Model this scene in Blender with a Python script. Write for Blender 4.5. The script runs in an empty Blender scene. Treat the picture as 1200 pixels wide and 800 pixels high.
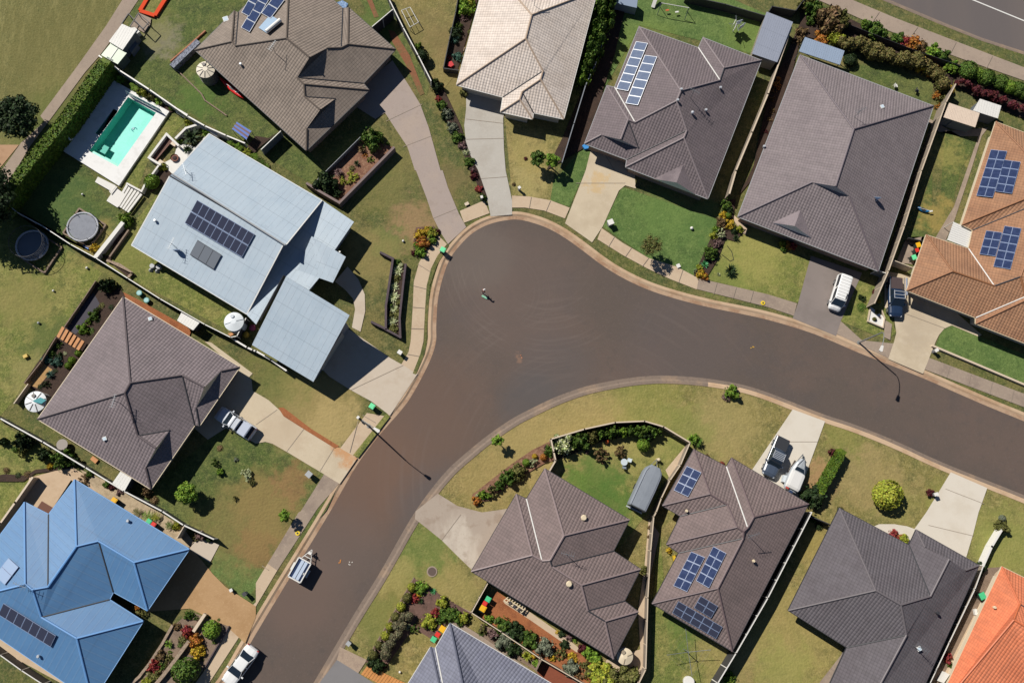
import bpy, bmesh, math, random, re
from mathutils import Vector, Matrix
from mathutils.geometry import tessellate_polygon
random.seed(7)
C = bpy.context.scene
COL = C.collection
R = math.radians
# ------------------------------------------------------------ camera (a drone 100 m up, looking almost straight down)
H = 100.0; FPX = 950.0; NAD = (545.0, 600.0)
dz = Vector((-(NAD[0]-600), (NAD[1]-400), FPX)).normalized()
dx = (Vector((1, 0, 0)) - dz*dz.x).normalized(); dy = dz.cross(dx)
ROT = Matrix((dx, dy, dz))
cam_d = bpy.data.cameras.new("camera"); cam = bpy.data.objects.new("camera", cam_d); COL.objects.link(cam)
cam_d.sensor_width = 36; cam_d.sensor_fit = 'HORIZONTAL'; cam_d.lens = FPX/1200*36; cam_d.clip_end = 6000; cam_d.clip_start = 1
cam.matrix_world = Matrix.Translation((0, 0, H)) @ ROT.to_4x4()
C.camera = cam
# ------------------------------------------------------------ light
SUN_EL, SUN_DIR = 45.0, 42.0           # elevation; shadows fall 42 deg below the picture's right
w = bpy.data.worlds.new("World"); C.world = w; w.use_nodes = True
nt = w.node_tree; nt.nodes.clear()
sky = nt.nodes.new('ShaderNodeTexSky'); sky.sky_type = 'NISHITA'; sky.sun_disc = False
sky.sun_elevation = R(SUN_EL); sky.sun_rotation = R(-(90-SUN_DIR)); sky.dust_density = 0.0; sky.ozone_density = 2.5; sky.air_density = 0.6
bg = nt.nodes.new('ShaderNodeBackground'); bg.inputs[1].default_value = 0.058
ou = nt.nodes.new('ShaderNodeOutputWorld'); nt.links.new(sky.outputs[0], bg.inputs[0]); nt.links.new(bg.outputs[0], ou.inputs[0])
sd = bpy.data.lights.new("sun", 'SUN'); sd.energy = 5.0; sd.angle = R(0.5); sd.color = (1.0, 0.955, 0.88)
sun = bpy.data.objects.new("sun", sd); COL.objects.link(sun)
sdir = Vector((math.cos(R(SUN_DIR)), -math.sin(R(SUN_DIR)), -math.tan(R(SUN_EL)))).normalized()
sun.rotation_euler = sdir.to_track_quat('-Z', 'Y').to_euler(); sun.location = (-60, 60, 90)
C.view_settings.view_transform = 'Standard'; C.view_settings.look = 'None'; C.view_settings.gamma = 1
C.view_settings.exposure = 0.3
# ------------------------------------------------------------ tracing: photo pixel -> point in the place
def ray(px, py): return ROT @ Vector((px-600, -(py-400), -FPX))
def at(p, z=0.0):
    d = ray(*p); t = (z-H)/d.z
    return Vector((d.x*t, d.y*t, z))
def on_plane(p, o, n):
    d = ray(*p); c = Vector((0, 0, H)); t = (o-c).dot(n)/d.dot(n)
    return c+d*t
def px(s, fr=None):
    out = []; f = fr
    for tok in s.split():
        if tok[0] == '@':
            q = tok[1:]
            if q[0] == 't': f = (300*int(q[1]), 200*int(q[2]), 4.0)
            elif q == 'p': f = (0, 0, 1.0)
            else: f = tuple(float(a) for a in q.split(','))
        else:
            x, y = (float(a) for a in tok.split(','))
            out.append((f[0]+x/f[2], f[1]+y/f[2]))
    return out
def W(s, z=0.0, fr=None): return [at(p, z) for p in px(s, fr)]
# ------------------------------------------------------------ materials
MATS = {}
def rgb(h):      # '#rrggbb' -> linear
    h = h.lstrip('#'); o = []
    for i in (0, 2, 4):
        c = int(h[i:i+2], 16)/255; o.append(c/12.92 if c <= .04045 else ((c+.055)/1.055)**2.4)
    return (*[c*.8 for c in o], 1)      # photo colours are sunlit ones: divide by the light's gain
def mat(name, col, rough=.8, layers=(), bump=None, coord='world', metal=0, spec=None, island=0, objvar=0, uvtile=None, blobs=(), rings=()):
    """layers: (scale, colour, low, high, amount[, stretch]) noise-mixed over the base colour"""
    if name in MATS: return MATS[name]
    m = bpy.data.materials.new(name); m.use_nodes = True; t = m.node_tree; N = t.nodes; L = t.links
    b = N['Principled BSDF']; b.inputs['Roughness'].default_value = rough; b.inputs['Metallic'].default_value = metal
    if spec is not None: b.inputs['Specular IOR Level'].default_value = spec
    if coord == 'world': src = N.new('ShaderNodeNewGeometry').outputs['Position']
    elif coord == 'uv': src = N.new('ShaderNodeUVMap').outputs[0]
    else: src = N.new('ShaderNodeTexCoord').outputs['Object']
    def C4(c): return rgb(c) if isinstance(c, str) else (*c[:3], 1)
    cur = N.new('ShaderNodeRGB'); cur.outputs[0].default_value = C4(col); cur = cur.outputs[0]
    def mix(a, fac, c2, mode='MIX'):
        mx = N.new('ShaderNodeMix'); mx.data_type = 'RGBA'; mx.blend_type = mode
        L.new(a, mx.inputs[6])
        if isinstance(fac, (int, float)): mx.inputs[0].default_value = fac
        else: L.new(fac, mx.inputs[0])
        if hasattr(c2, 'is_linked') or not isinstance(c2, (tuple, list, str)): L.new(c2, mx.inputs[7])
        else: mx.inputs[7].default_value = C4(c2)
        return mx.outputs[2]
    for i, l in enumerate(layers):
        sc, c2, lo, hi, am = l[:5]
        mp = N.new('ShaderNodeMapping'); L.new(src, mp.inputs[0]); mp.inputs['Location'].default_value = (i*13.7, i*5.1, i*3.3)
        if len(l) > 5: mp.inputs['Scale'].default_value = l[5]
        if len(l) > 6: mp.inputs['Rotation'].default_value = (0, 0, R(l[6]))
        n = N.new('ShaderNodeTexNoise'); n.inputs['Scale'].default_value = sc; n.inputs['Detail'].default_value = 5; n.inputs['Roughness'].default_value = .6
        L.new(mp.outputs[0], n.inputs[0])
        mr = N.new('ShaderNodeMapRange'); mr.inputs[1].default_value = lo; mr.inputs[2].default_value = hi; mr.inputs[4].default_value = am
        mr.interpolation_type = 'SMOOTHSTEP'
        L.new(n.outputs[0], mr.inputs[0]); cur = mix(cur, mr.outputs[0], c2)
    if blobs or rings:
        wn_ = N.new('ShaderNodeTexNoise'); wn_.inputs['Scale'].default_value = .55; wn_.inputs['Detail'].default_value = 6; wn_.inputs['Roughness'].default_value = .65; L.new(src, wn_.inputs[0])
        off_ = N.new('ShaderNodeVectorMath'); off_.operation = 'SUBTRACT'; L.new(wn_.outputs['Color'], off_.inputs[0]); off_.inputs[1].default_value = (.5, .5, .5)
        sc_ = N.new('ShaderNodeVectorMath'); sc_.operation = 'SCALE'; L.new(off_.outputs[0], sc_.inputs[0]); sc_.inputs['Scale'].default_value = 9.0 if blobs and not rings else 3.0
        wp = N.new('ShaderNodeVectorMath'); wp.operation = 'ADD'; L.new(src, wp.inputs[0]); L.new(sc_.outputs[0], wp.inputs[1])
    for bx, by, br, bc, ba in blobs:
        c = at((bx, by), 0); d = N.new('ShaderNodeVectorMath'); d.operation = 'DISTANCE'; L.new(wp.outputs[0], d.inputs[0]); d.inputs[1].default_value = c
        mr = N.new('ShaderNodeMapRange'); mr.interpolation_type = 'SMOOTHSTEP'; mr.inputs[1].default_value = br/9.4*1.25; mr.inputs[2].default_value = br/9.4*.45; mr.inputs[4].default_value = ba
        L.new(d.outputs['Value'], mr.inputs[0]); cur = mix(cur, mr.outputs[0], bc)
    for bx, by, r0, r1, fq, bc, ba in rings:       # tyre scrubbing: faint arcs where cars swing round
        c = at((bx, by), 0); d = N.new('ShaderNodeVectorMath'); d.operation = 'DISTANCE'; L.new(src, d.inputs[0]); d.inputs[1].default_value = c
        def M2(op, a, bb):
            q = N.new('ShaderNodeMath'); q.operation = op
            for k, vv in enumerate((a, bb)):
                if isinstance(vv, (int, float)): q.inputs[k].default_value = vv
                elif vv is not None: L.new(vv, q.inputs[k])
            return q.outputs[0]
        nd = N.new('ShaderNodeTexNoise'); nd.noise_dimensions = '1D'; nd.inputs['Scale'].default_value = fq; nd.inputs['Detail'].default_value = 3; L.new(d.outputs['Value'], nd.inputs['W'])
        t1 = N.new('ShaderNodeMapRange'); t1.inputs[1].default_value = .52; t1.inputs[2].default_value = .66; L.new(nd.outputs[0], t1.inputs[0])
        m1 = N.new('ShaderNodeMapRange'); m1.interpolation_type = 'SMOOTHSTEP'; m1.inputs[1].default_value = r1/9.4; m1.inputs[2].default_value = (r0+r1)/2/9.4; L.new(d.outputs['Value'], m1.inputs[0])
        m0 = N.new('ShaderNodeMapRange'); m0.interpolation_type = 'SMOOTHSTEP'; m0.inputs[1].default_value = r0*.7/9.4; m0.inputs[2].default_value = r0/9.4; L.new(d.outputs['Value'], m0.inputs[0])
        n2 = N.new('ShaderNodeTexNoise'); n2.inputs['Scale'].default_value = .13; L.new(src, n2.inputs[0]); t2 = N.new('ShaderNodeMapRange'); t2.inputs[1].default_value = .42; t2.inputs[2].default_value = .6; L.new(n2.outputs[0], t2.inputs[0])
        cur = mix(cur, M2('MULTIPLY', M2('MULTIPLY', M2('MULTIPLY', t1.outputs[0], m1.outputs[0]), M2('MULTIPLY', m0.outputs[0], t2.outputs[0])), ba), bc)
    if island:
        g = N.new('ShaderNodeNewGeometry'); hs = N.new('ShaderNodeHueSaturation')
        mr = N.new('ShaderNodeMapRange'); mr.inputs[3].default_value = 1-island; mr.inputs[4].default_value = 1+island
        L.new(g.outputs['Random Per Island'], mr.inputs[0]); L.new(mr.outputs[0], hs.inputs['Value'])
        m2 = N.new('ShaderNodeMath'); m2.operation = 'MULTIPLY'; m2.inputs[1].default_value = 7.31; L.new(g.outputs['Random Per Island'], m2.inputs[0])
        fr = N.new('ShaderNodeMath'); fr.operation = 'FRACT'; L.new(m2.outputs[0], fr.inputs[0])
        mh = N.new('ShaderNodeMapRange'); mh.inputs[3].default_value = .475; mh.inputs[4].default_value = .525
        L.new(fr.outputs[0], mh.inputs[0]); L.new(mh.outputs[0], hs.inputs['Hue'])
        L.new(cur, hs.inputs['Color']); cur = hs.outputs[0]
    if objvar:
        oi = N.new('ShaderNodeObjectInfo'); hs = N.new('ShaderNodeHueSaturation')
        mr = N.new('ShaderNodeMapRange'); mr.inputs[3].default_value = 1-objvar; mr.inputs[4].default_value = 1+objvar
        L.new(oi.outputs['Random'], mr.inputs[0]); L.new(mr.outputs[0], hs.inputs['Value']); L.new(cur, hs.inputs['Color']); cur = hs.outputs[0]
    if uvtile:      # (kind, across, along, depth, joint colour factor)
        kind, pu, pv, dep, jf = uvtile
        uv = N.new('ShaderNodeUVMap').outputs[0]; sp = N.new('ShaderNodeSeparateXYZ'); L.new(uv, sp.inputs[0])
        def M(op, a, bb=None):
            q = N.new('ShaderNodeMath'); q.operation = op
            for k, vv in enumerate((a, bb)):
                if vv is None: continue
                if isinstance(vv, (int, float)): q.inputs[k].default_value = vv
                else: L.new(vv, q.inputs[k])
            return q.outputs[0]
        fu = M('DIVIDE', sp.outputs[0], pu); fv = M('DIVIDE', sp.outputs[1], pv)
        if kind == 'tile':
            su = M('ABSOLUTE', M('SINE', M('MULTIPLY', fu, math.pi)))
            sv = M('FRACT', fv)                                   # each course is thicker at its lower edge
            hgt = M('ADD', M('MULTIPLY', su, .95), M('MULTIPLY', M('SUBTRACT', 1.0, sv), .45))
            joint = M('LESS_THAN', sv, .2)
            wn = N.new('ShaderNodeTexWhiteNoise'); wn.noise_dimensions = '2D'
            cb = N.new('ShaderNodeCombineXYZ'); L.new(M('FLOOR', fu), cb.inputs[0]); L.new(M('FLOOR', fv), cb.inputs[1]); L.new(cb.outputs[0], wn.inputs[0])
            hs = N.new('ShaderNodeHueSaturation'); mr = N.new('ShaderNodeMapRange'); mr.inputs[3].default_value = .93; mr.inputs[4].default_value = 1.07
            L.new(wn.outputs[0], mr.inputs[0]); L.new(mr.outputs[0], hs.inputs['Value']); L.new(cur, hs.inputs['Color']); cur = hs.outputs[0]
            cur = mix(cur, M('MULTIPLY', joint, jf), (0.01, 0.009, 0.008))
            gap = M('LESS_THAN', su, .22); cur = mix(cur, M('MULTIPLY', gap, jf*.7), (0.01, 0.009, 0.008))
        else:                                                     # sheet metal: standing ribs down the slope, lap joints across
            fr = M('FRACT', fu); rib = M('LESS_THAN', M('ABSOLUTE', M('SUBTRACT', fr, .5)), .1)
            hgt = rib; lap = M('LESS_THAN', M('FRACT', fv), .035)
            cur = mix(cur, M('MULTIPLY', lap, jf), (0.05, 0.06, 0.08)); cur = mix(cur, M('MULTIPLY', rib, jf*.35), (.5, .55, .6))
        mpn = N.new('ShaderNodeMapping'); L.new(uv, mpn.inputs[0]); mpn.inputs['Scale'].default_value = (1.3, .14, 1)      # rain streaks and lichen run down the slope
        sn = N.new('ShaderNodeTexNoise'); sn.inputs['Scale'].default_value = 1.0; sn.inputs['Detail'].default_value = 5; sn.inputs['Roughness'].default_value = .7; L.new(mpn.outputs[0], sn.inputs[0])
        sm = N.new('ShaderNodeMapRange'); sm.inputs[1].default_value = .42; sm.inputs[2].default_value = .72; sm.inputs[3].default_value = 0; sm.inputs[4].default_value = .2 if kind == 'tile' else .07; L.new(sn.outputs[0], sm.inputs[0])
        cur = mix(cur, sm.outputs[0], (.06, .055, .05))
        bp = N.new('ShaderNodeBump'); bp.inputs['Strength'].default_value = 1; bp.inputs['Distance'].default_value = dep
        L.new(hgt, bp.inputs['Height']); L.new(bp.outputs[0], b.inputs['Normal'])
    elif bump:
        n = N.new('ShaderNodeTexNoise'); n.inputs['Scale'].default_value = bump[0]; n.inputs['Detail'].default_value = 4; L.new(src, n.inputs[0])
        bp = N.new('ShaderNodeBump'); bp.inputs['Strength'].default_value = bump[1]; bp.inputs['Distance'].default_value = bump[2]
        L.new(n.outputs[0], bp.inputs['Height']); L.new(bp.outputs[0], b.inputs['Normal'])
    L.new(cur, b.inputs['Base Color']); MATS[name] = m
    return m
def flat(name, col, rough=.6, metal=0, **k): return mat(name, col, rough, metal=metal, coord='obj', **k)
# ------------------------------------------------------------ objects
def tag(o, label=None, cat=None, group=None, kind=None):
    for k, v in (('label', label), ('category', cat), ('group', group), ('kind', kind)):
        if v: o[k] = v
    return o
def thing(name, label, cat, loc, group=None, rz=0):
    o = bpy.data.objects.new(name, None); COL.objects.link(o); o.location = loc; o.rotation_euler = (0, 0, rz); o.empty_display_size = .3
    return tag(o, label, cat, group)
class MB:
    def __init__(s): s.v = []; s.f = []; s.m = []; s.uv = {}
    def face(s, pts, m=0, uv=None):
        b = len(s.v); s.v += [tuple(p) for p in pts]; s.f.append(tuple(range(b, b+len(pts)))); s.m.append(m)
        if uv: s.uv[len(s.f)-1] = uv
    def poly(s, pts, m=0, uvf=None):
        pts = [Vector(p) for p in pts]
        for tri in tessellate_polygon([[p for p in pts]]):
            q = [pts[i] for i in tri]
            if (q[1]-q[0]).cross(q[2]-q[0]).z < 0: q.reverse()
            s.face(q, m, [uvf(p) for p in q] if uvf else None)
    def prism(s, pts, z0, z1, m=0, mside=None):
        P = [Vector((p[0], p[1], 0)) for p in pts]
        a = sum(P[i].x*P[(i+1) % len(P)].y-P[(i+1) % len(P)].x*P[i].y for i in range(len(P)))
        if a < 0: P.reverse()
        zt = z1 if isinstance(z1, (list, tuple)) else None
        s.poly([(p.x, p.y, z1) for p in P], m)
        for i in range(len(P)):
            p, q = P[i], P[(i+1) % len(P)]
            s.face([(p.x, p.y, z0), (q.x, q.y, z0), (q.x, q.y, z1), (p.x, p.y, z1)], m if mside is None else mside)
    def box(s, c, sz, rz=0, m=0, M=None):
        c = Vector(c); hx, hy, hz = sz[0]/2, sz[1]/2, sz[2]/2
        Rm = M if M else Matrix.Rotation(rz, 3, 'Z')
        P = [c+Rm @ Vector((x*hx, y*hy, z*hz)) for z in (-1, 1) for x, y in ((-1, -1), (1, -1), (1, 1), (-1, 1))]
        b = len(s.v); s.v += [tuple(p) for p in P]
        for f in ((3, 2, 1, 0), (4, 5, 6, 7), (0, 1, 5, 4), (1, 2, 6, 5), (2, 3, 7, 6), (3, 0, 4, 7)):
            s.f.append(tuple(b+i for i in f)); s.m.append(m)
    def bar(s, p, q, wd, ht, m=0):           # box beam from p to q
        p = Vector(p); q = Vector(q); d = q-p; L_ = d.length
        if L_ < 1e-4: return
        x = d/L_; y = Vector((0, 0, 1)).cross(x); y = y.normalized() if y.length > 1e-3 else Vector((0, 1, 0)); z = x.cross(y)
        s.box((p+q)/2, (L_, wd, ht), 0, m, Matrix((x, y, z)).transposed())
    def cyl(s, p, q, r0, r1=None, n=8, m=0, caps=True):
        p = Vector(p); q = Vector(q); r1 = r0 if r1 is None else r1; d = (q-p).normalized()
        a = d.orthogonal().normalized(); c = d.cross(a); b = len(s.v)
        for k in range(n):
            t = 2*math.pi*k/n; u = a*math.cos(t)+c*math.sin(t)
            s.v.append(tuple(p+u*r0)); s.v.append(tuple(q+u*r1))
        for k in range(n):
            i, j = b+2*k, b+2*((k+1) % n); s.f.append((i, j, j+1, i+1)); s.m.append(m)
        if caps:
            s.f.append(tuple(b+2*k+1 for k in range(n))); s.m.append(m)
            s.f.append(tuple(b+2*k for k in reversed(range(n)))); s.m.append(m)
    def tube(s, pts, r, n=8, m=0):
        for i in range(len(pts)-1):
            a = r[i] if isinstance(r, (list, tuple)) else r; b = r[i+1] if isinstance(r, (list, tuple)) else r
            s.cyl(pts[i], pts[i+1], a, b, n, m)
    def ball(s, c, r, n=8, m=0, lump=0, rnd=random, zmin=None):
        c = Vector(c); r = (r, r, r) if isinstance(r, (int, float)) else r; b = len(s.v); rows = max(3, n//2)
        for i in range(rows+1):
            ph = math.pi*i/rows
            for k in range(n):
                t = 2*math.pi*k/n; q = 1+lump*(rnd.random()-.5)
                s.v.append((c.x+r[0]*q*math.sin(ph)*math.cos(t), c.y+r[1]*q*math.sin(ph)*math.sin(t), c.z+r[2]*q*math.cos(ph)))
        for i in range(rows):
            for k in range(n):
                k2 = (k+1) % n; s.f.append((b+i*n+k, b+(i+1)*n+k, b+(i+1)*n+k2, b+i*n+k2)); s.m.append(m)
    def mesh(s, name, mats, off=Vector((0, 0, 0)), smooth=False):
        me = bpy.data.meshes.new(name)
        me.from_pydata([(x-off.x, y-off.y, z-off.z) for x, y, z in s.v], [], s.f)
        for mt in (mats if isinstance(mats, (list, tuple)) else [mats]): me.materials.append(mt)
        me.polygons.foreach_set('material_index', s.m)
        if s.uv:
            ul = me.uv_layers.new(name='uv')
            for p in me.polygons:
                if p.index in s.uv:
                    for li, u in zip(p.loop_indices, s.uv[p.index]): ul.data[li].uv = u
        if smooth: me.polygons.foreach_set('use_smooth', [True]*len(s.f))
        me.update(); return me
    def build(s, name, mats, parent=None, local=False, off=None, smooth=False):
        """world-coordinate geometry; the object's origin goes to its parent's place or to its own base centre"""
        if local: off = Vector((0, 0, 0))
        elif parent is not None:
            off = Vector((0, 0, 0)); q = parent
            while q is not None: off += Vector(q.location); q = q.parent
        elif off is None:
            xs = [v[0] for v in s.v]; ys = [v[1] for v in s.v]; zs = [v[2] for v in s.v]
            off = Vector(((min(xs)+max(xs))/2, (min(ys)+max(ys))/2, min(zs)))
        o = bpy.data.objects.new(name, s.mesh(name, mats, off, smooth)); COL.objects.link(o)
        if parent is not None: o.parent = parent
        elif not local: o.location = off
        return o
def copy_tree(o, parent=None):
    c = o.copy(); COL.objects.link(c)
    if parent is not None: c.parent = parent
    for ch in list(o.children): copy_tree(ch, c)
    return c
def sheet(name, pts, z, m, thick=None):
    b = MB()
    if thick: b.prism(pts, z-thick, z, 0)
    else: b.poly([(p[0], p[1], z) for p in pts])
    o = b.build(name, m); return tag(o, kind='structure')
# ============================================================ GROUND
GB = [(300, 640, 26, '#8a5a3c', .75), (285, 620, 60, '#857544', .6), (315, 590, 45, '#8d7545', .55), (345, 565, 25, '#946c48', .5), (370, 478, 60, '#a08c58', .7), (392, 500, 35, '#b09a66', .6), (330, 440, 40, '#6a7034', .5),
      (485, 262, 34, '#9a7c58', .75), (448, 205, 50, '#7c7440', .6), (455, 282, 22, '#4f6a2a', .7), (415, 190, 40, '#56662c', .6), (440, 300, 40, '#8e7f4c', .6), (520, 215, 30, '#7a6a42', .6), (540, 60, 45, '#7f6a42', .65), (535, 105, 40, '#8a7a48', .6), (500, 30, 40, '#7a6c40', .5), (460, 105, 30, '#8c7448', .6), (440, 30, 30, '#5c7030', .6),
      (197, 203, 16, '#a08a58', .8), (190, 45, 26, '#8c8270', .6), (180, 30, 30, '#7c7a40', .5), (230, 115, 30, '#4f6e28', .6), (60, 400, 34, '#4f5c2a', .6), (25, 350, 40, '#8a8048', .6), (110, 285, 30, '#94824c', .7), (150, 300, 40, '#7c7c3c', .5), (40, 440, 30, '#8c8450', .6), (70, 60, 90, '#6e6836', .5), (60, 150, 60, '#5a6428', .6), (60, 250, 60, '#42602a', .6),
      (700, 500, 60, '#a8935c', .6), (620, 520, 50, '#a5905a', .7), (570, 560, 40, '#a08a55', .6), (760, 468, 50, '#87883f', .5), (850, 500, 50, '#a0905a', .6), (800, 510, 40, '#7f8440', .5), (1020, 560, 45, '#a08c5c', .6), (955, 565, 26, '#a5805a', .7), (1050, 590, 30, '#8f8a48', .5), (990, 510, 30, '#7c8038', .5), (700, 562, 34, '#4d6c26', .75), (722, 592, 30, '#4d6c26', .7), (672, 570, 24, '#5f7a2e', .6), (760, 520, 30, '#9a9052', .6),
      (810, 728, 34, '#57702e', .6), (850, 770, 40, '#a08c58', .5), (930, 740, 60, '#a39256', .55), (965, 650, 30, '#9c8a4c', .6), (920, 790, 40, '#8f9048', .5), (470, 700, 45, '#857c40', .6), (500, 640, 40, '#5f7630', .6), (530, 690, 34, '#9a8c52', .6), (440, 730, 30, '#6f7436', .6), (460, 670, 24, '#a09458', .5),
      (880, 300, 50, '#9c9650', .6), (850, 330, 30, '#6d7a34', .6), (1110, 180, 24, '#a09450', .5), (1095, 250, 26, '#a08a4a', .7), (760, 60, 50, '#6d8038', .6), (880, 40, 40, '#6a7c34', .5), (780, 250, 40, '#617c3a', .5), (830, 260, 30, '#4c6a2e', .6), (620, 180, 30, '#a5955a', .6), (620, 215, 24, '#ab9c64', .6), (1120, 590, 40, '#8a8c42', .5), (1180, 640, 50, '#8c9046', .6)]
def grass(name, c, d1, d2, light, dark):
    return mat(name, c, .95, [(.11, d1, .42, .6, .8), (.4, d2, .45, .62, .7), (.75, dark, .48, .64, .65), (1.6, light, .5, .66, .6), (5, dark, .46, .62, .55), (9, light, .5, .64, .6)], (3.2, .6, .12), blobs=GB)
g_lawn = grass('grass_mixed', '#5a6029', '#776c3e', '#48562a', '#877c4c', '#343e17')
g_green = grass('grass_green', '#4f5f25', '#6a6c36', '#40541f', '#7a7e44', '#2d3b17')
g_lush = grass('grass_lush', '#566e32', '#667a3c', '#48642a', '#75884a', '#3a5220')
g_dry = grass('grass_dry', '#7f743d', '#696a35', '#948050', '#a5965f', '#55542a')
g_yel = grass('grass_yellow_green', '#6e7531', '#5f6b2b', '#8a8048', '#9a9554', '#47521f')
g_park = mat('grass_park', '#65622f', .95, [(.12, '#827a44', .45, .65, .7, (1, .35, 1), -55), (.8, '#575c28', .5, .7, .6), (1.6, '#8c8450', .46, .66, .6, (1, .18, 1), -55), (5, '#454c1e', .46, .64, .55, (1, .4, 1), -55), (9, '#a09a66', .5, .66, .6)], (3.2, .6, .12), blobs=GB)
g_soil = mat('bare_soil', '#85563a', .95, [(.5, '#6d6138', .45, .62, .8), (3, '#9a6a47', .5, .7, .5), (12, '#5a3c28', .5, .75, .4)], (10, .6, .08))
asph = mat('asphalt', '#594d45', .88, [(.05, '#64534a', .42, .6, .7), (.16, '#534a46', .5, .68, .6), (1.2, '#4d4541', .5, .75, .4), (4, '#6e615b', .5, .75, .35), (11, '#4d4542', .5, .7, .35), (16, '#80736b', .56, .72, .4)], (40, .4, .03),
  blobs=[(470, 500, 110, '#6c5446', .6), (420, 560, 80, '#6e5444', .6), (350, 690, 60, '#6a574d', .7), (600, 340, 90, '#665750', .5), (650, 430, 50, '#5a5250', .5), (520, 600, 60, '#565150', .6), (620, 470, 40, '#535050', .5), (800, 400, 80, '#5c5250', .4), (560, 300, 50, '#6a6058', .5), (400, 640, 50, '#685850', .5), (608, 418, 5, '#8a6a56', .6)],
  rings=[(640, 300, 70, 175, 2.2, '#857870', .13), (585, 340, 20, 90, 3.0, '#7d7068', .1), (690, 560, 120, 290, 1.2, '#75675f', .16)])
asph2 = mat('main_road_asphalt', '#625a58', .88, [(.1, '#6d625c', .45, .65, .6, (1, .1, 1), -22), (20, '#544e4c', .5, .8, .4)], (60, .35, .02))
gutter_n = mat('gutter_concrete', '#b0947a', .9, [(.4, '#96745a', .45, .62, .85), (3, '#c9ab88', .5, .75, .5)], (20, .3, .01))
kerb_n = mat('kerb_concrete', '#c2a688', .9, [(.3, '#a98766', .45, .65, .7), (4, '#d4b896', .5, .8, .5)], (20, .3, .01))
kerb_s = mat('kerb_weathered', '#7f6f62', .92, [(.35, '#97806a', .5, .65, .7), (3, '#5c5048', .5, .75, .6), (14, '#a39382', .55, .8, .4)], (20, .4, .02))
path_t = mat('path_tan', '#c2ac91', .9, [(.5, '#b39a80', .45, .7, .6), (3, '#cebba2', .5, .75, .5), (10, '#a8937c', .52, .75, .45)], (25, .3, .01))
path_g = mat('path_old', '#9b8a7a', .92, [(.4, '#86766a', .45, .65, .7), (3, '#b3a08c', .5, .75, .6), (16, '#6e6056', .55, .8, .5)], (20, .4, .02))
path_park = mat('path_park', '#9a897a', .92, [(.2, '#a89584', .45, .65, .6), (2, '#877669', .5, .72, .5), (9, '#b0a08e', .5, .7, .5)], (20, .4, .02))
conc_l = mat('driveway_light', '#c2b4a2', .9, [(.25, '#b3a18c', .45, .65, .6), (2, '#cdc0ae', .5, .8, .5), (18, '#a99a88', .55, .8, .3)], (25, .3, .01))
conc_w = mat('driveway_white', '#d3cabb', .9, [(.3, '#c4b8a5', .45, .7, .5), (8, '#dcd5c8', .5, .8, .4)], (25, .3, .01))
conc_g = mat('driveway_grey', '#b5afa5', .9, [(.3, '#a59c90', .45, .7, .6), (1.5, '#c0bab0', .5, .75, .5), (6, '#a69e94', .5, .75, .4), (12, '#979086', .55, .75, .4)], (25, .3, .01))
conc_m = mat('driveway_mauve', '#a3948b', .9, [(.2, '#ad9b8c', .45, .65, .6), (1.3, '#948479', .5, .75, .5), (6, '#b5a699', .52, .75, .4), (12, '#8c7e74', .55, .75, .4)], (30, .3, .01))
STN = [(415, 522, 24, '#c08a58', .8), (404, 500, 16, '#c49260', .7), (330, 510, 30, '#b8a48a', .5), (700, 215, 14, '#c8a468', .5), (1080, 385, 30, '#b0a08a', .5)]
conc_t = mat('driveway_tan', '#c6b69c', .9, [(.2, '#b3a288', .45, .65, .6), (1.1, '#cfc0a8', .5, .75, .5), (5, '#b5a58c', .5, .75, .4), (12, '#a59680', .55, .75, .4)], (30, .3, .01), blobs=STN)
conc_o = mat('driveway_orange', '#b08d64', .9, [(.3, '#a07c52', .45, .65, .6), (3, '#c09d74', .5, .72, .5), (10, '#8c6c48', .52, .72, .5)], (30, .4, .01))
conc_old = mat('driveway_worn', '#a8998a', .9, [(.18, '#c4b8a8', .47, .62, .9, (1, .4, 1), 25), (.6, '#8e7a68', .5, .7, .6), (4, '#978878', .5, .8, .4)], (25, .3, .01))
drive_a = mat('driveway_asphalt', '#857a74', .9, [(.3, '#786e68', .45, .65, .6), (25, '#948880', .55, .8, .4)], (40, .3, .01))
white_p = mat('white_paving', '#e2dfd8', .75, [(1, '#d3cfc6', .45, .7, .5), (9, '#c7c3ba', .55, .8, .3)], (20, .2, .01))
mulch_b = mat('mulch_brown', '#6b5046', .95, [(1, '#4c382e', .45, .65, .7), (6, '#8b6f60', .5, .75, .6), (20, '#a78d7c', .58, .8, .5)], (12, .8, .06))
mulch_d = mat('soil_dark', '#3d2c22', .95, [(1, '#281c16', .45, .65, .6), (6, '#5d4535', .5, .75, .6), (22, '#7d6450', .6, .8, .5)], (12, .8, .06))
mulch_o = mat('mulch_orange', '#9c5f38', .95, [(.6, '#7c4628', .45, .65, .7), (6, '#b4784c', .5, .75, .6), (20, '#5c3420', .55, .8, .4)], (12, .8, .06))
mulch_g = mat('mulch_grey', '#84705f', .95, [(1, '#6a5849', .45, .65, .6), (7, '#a08a76', .5, .75, .6), (24, '#54463a', .55, .8, .5)], (12, .8, .06))
straw = mat('straw', '#b08a58', .95, [(2, '#92704a', .45, .7, .6), (14, '#c9a878', .5, .75, .6)], (14, .8, .05))

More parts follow.
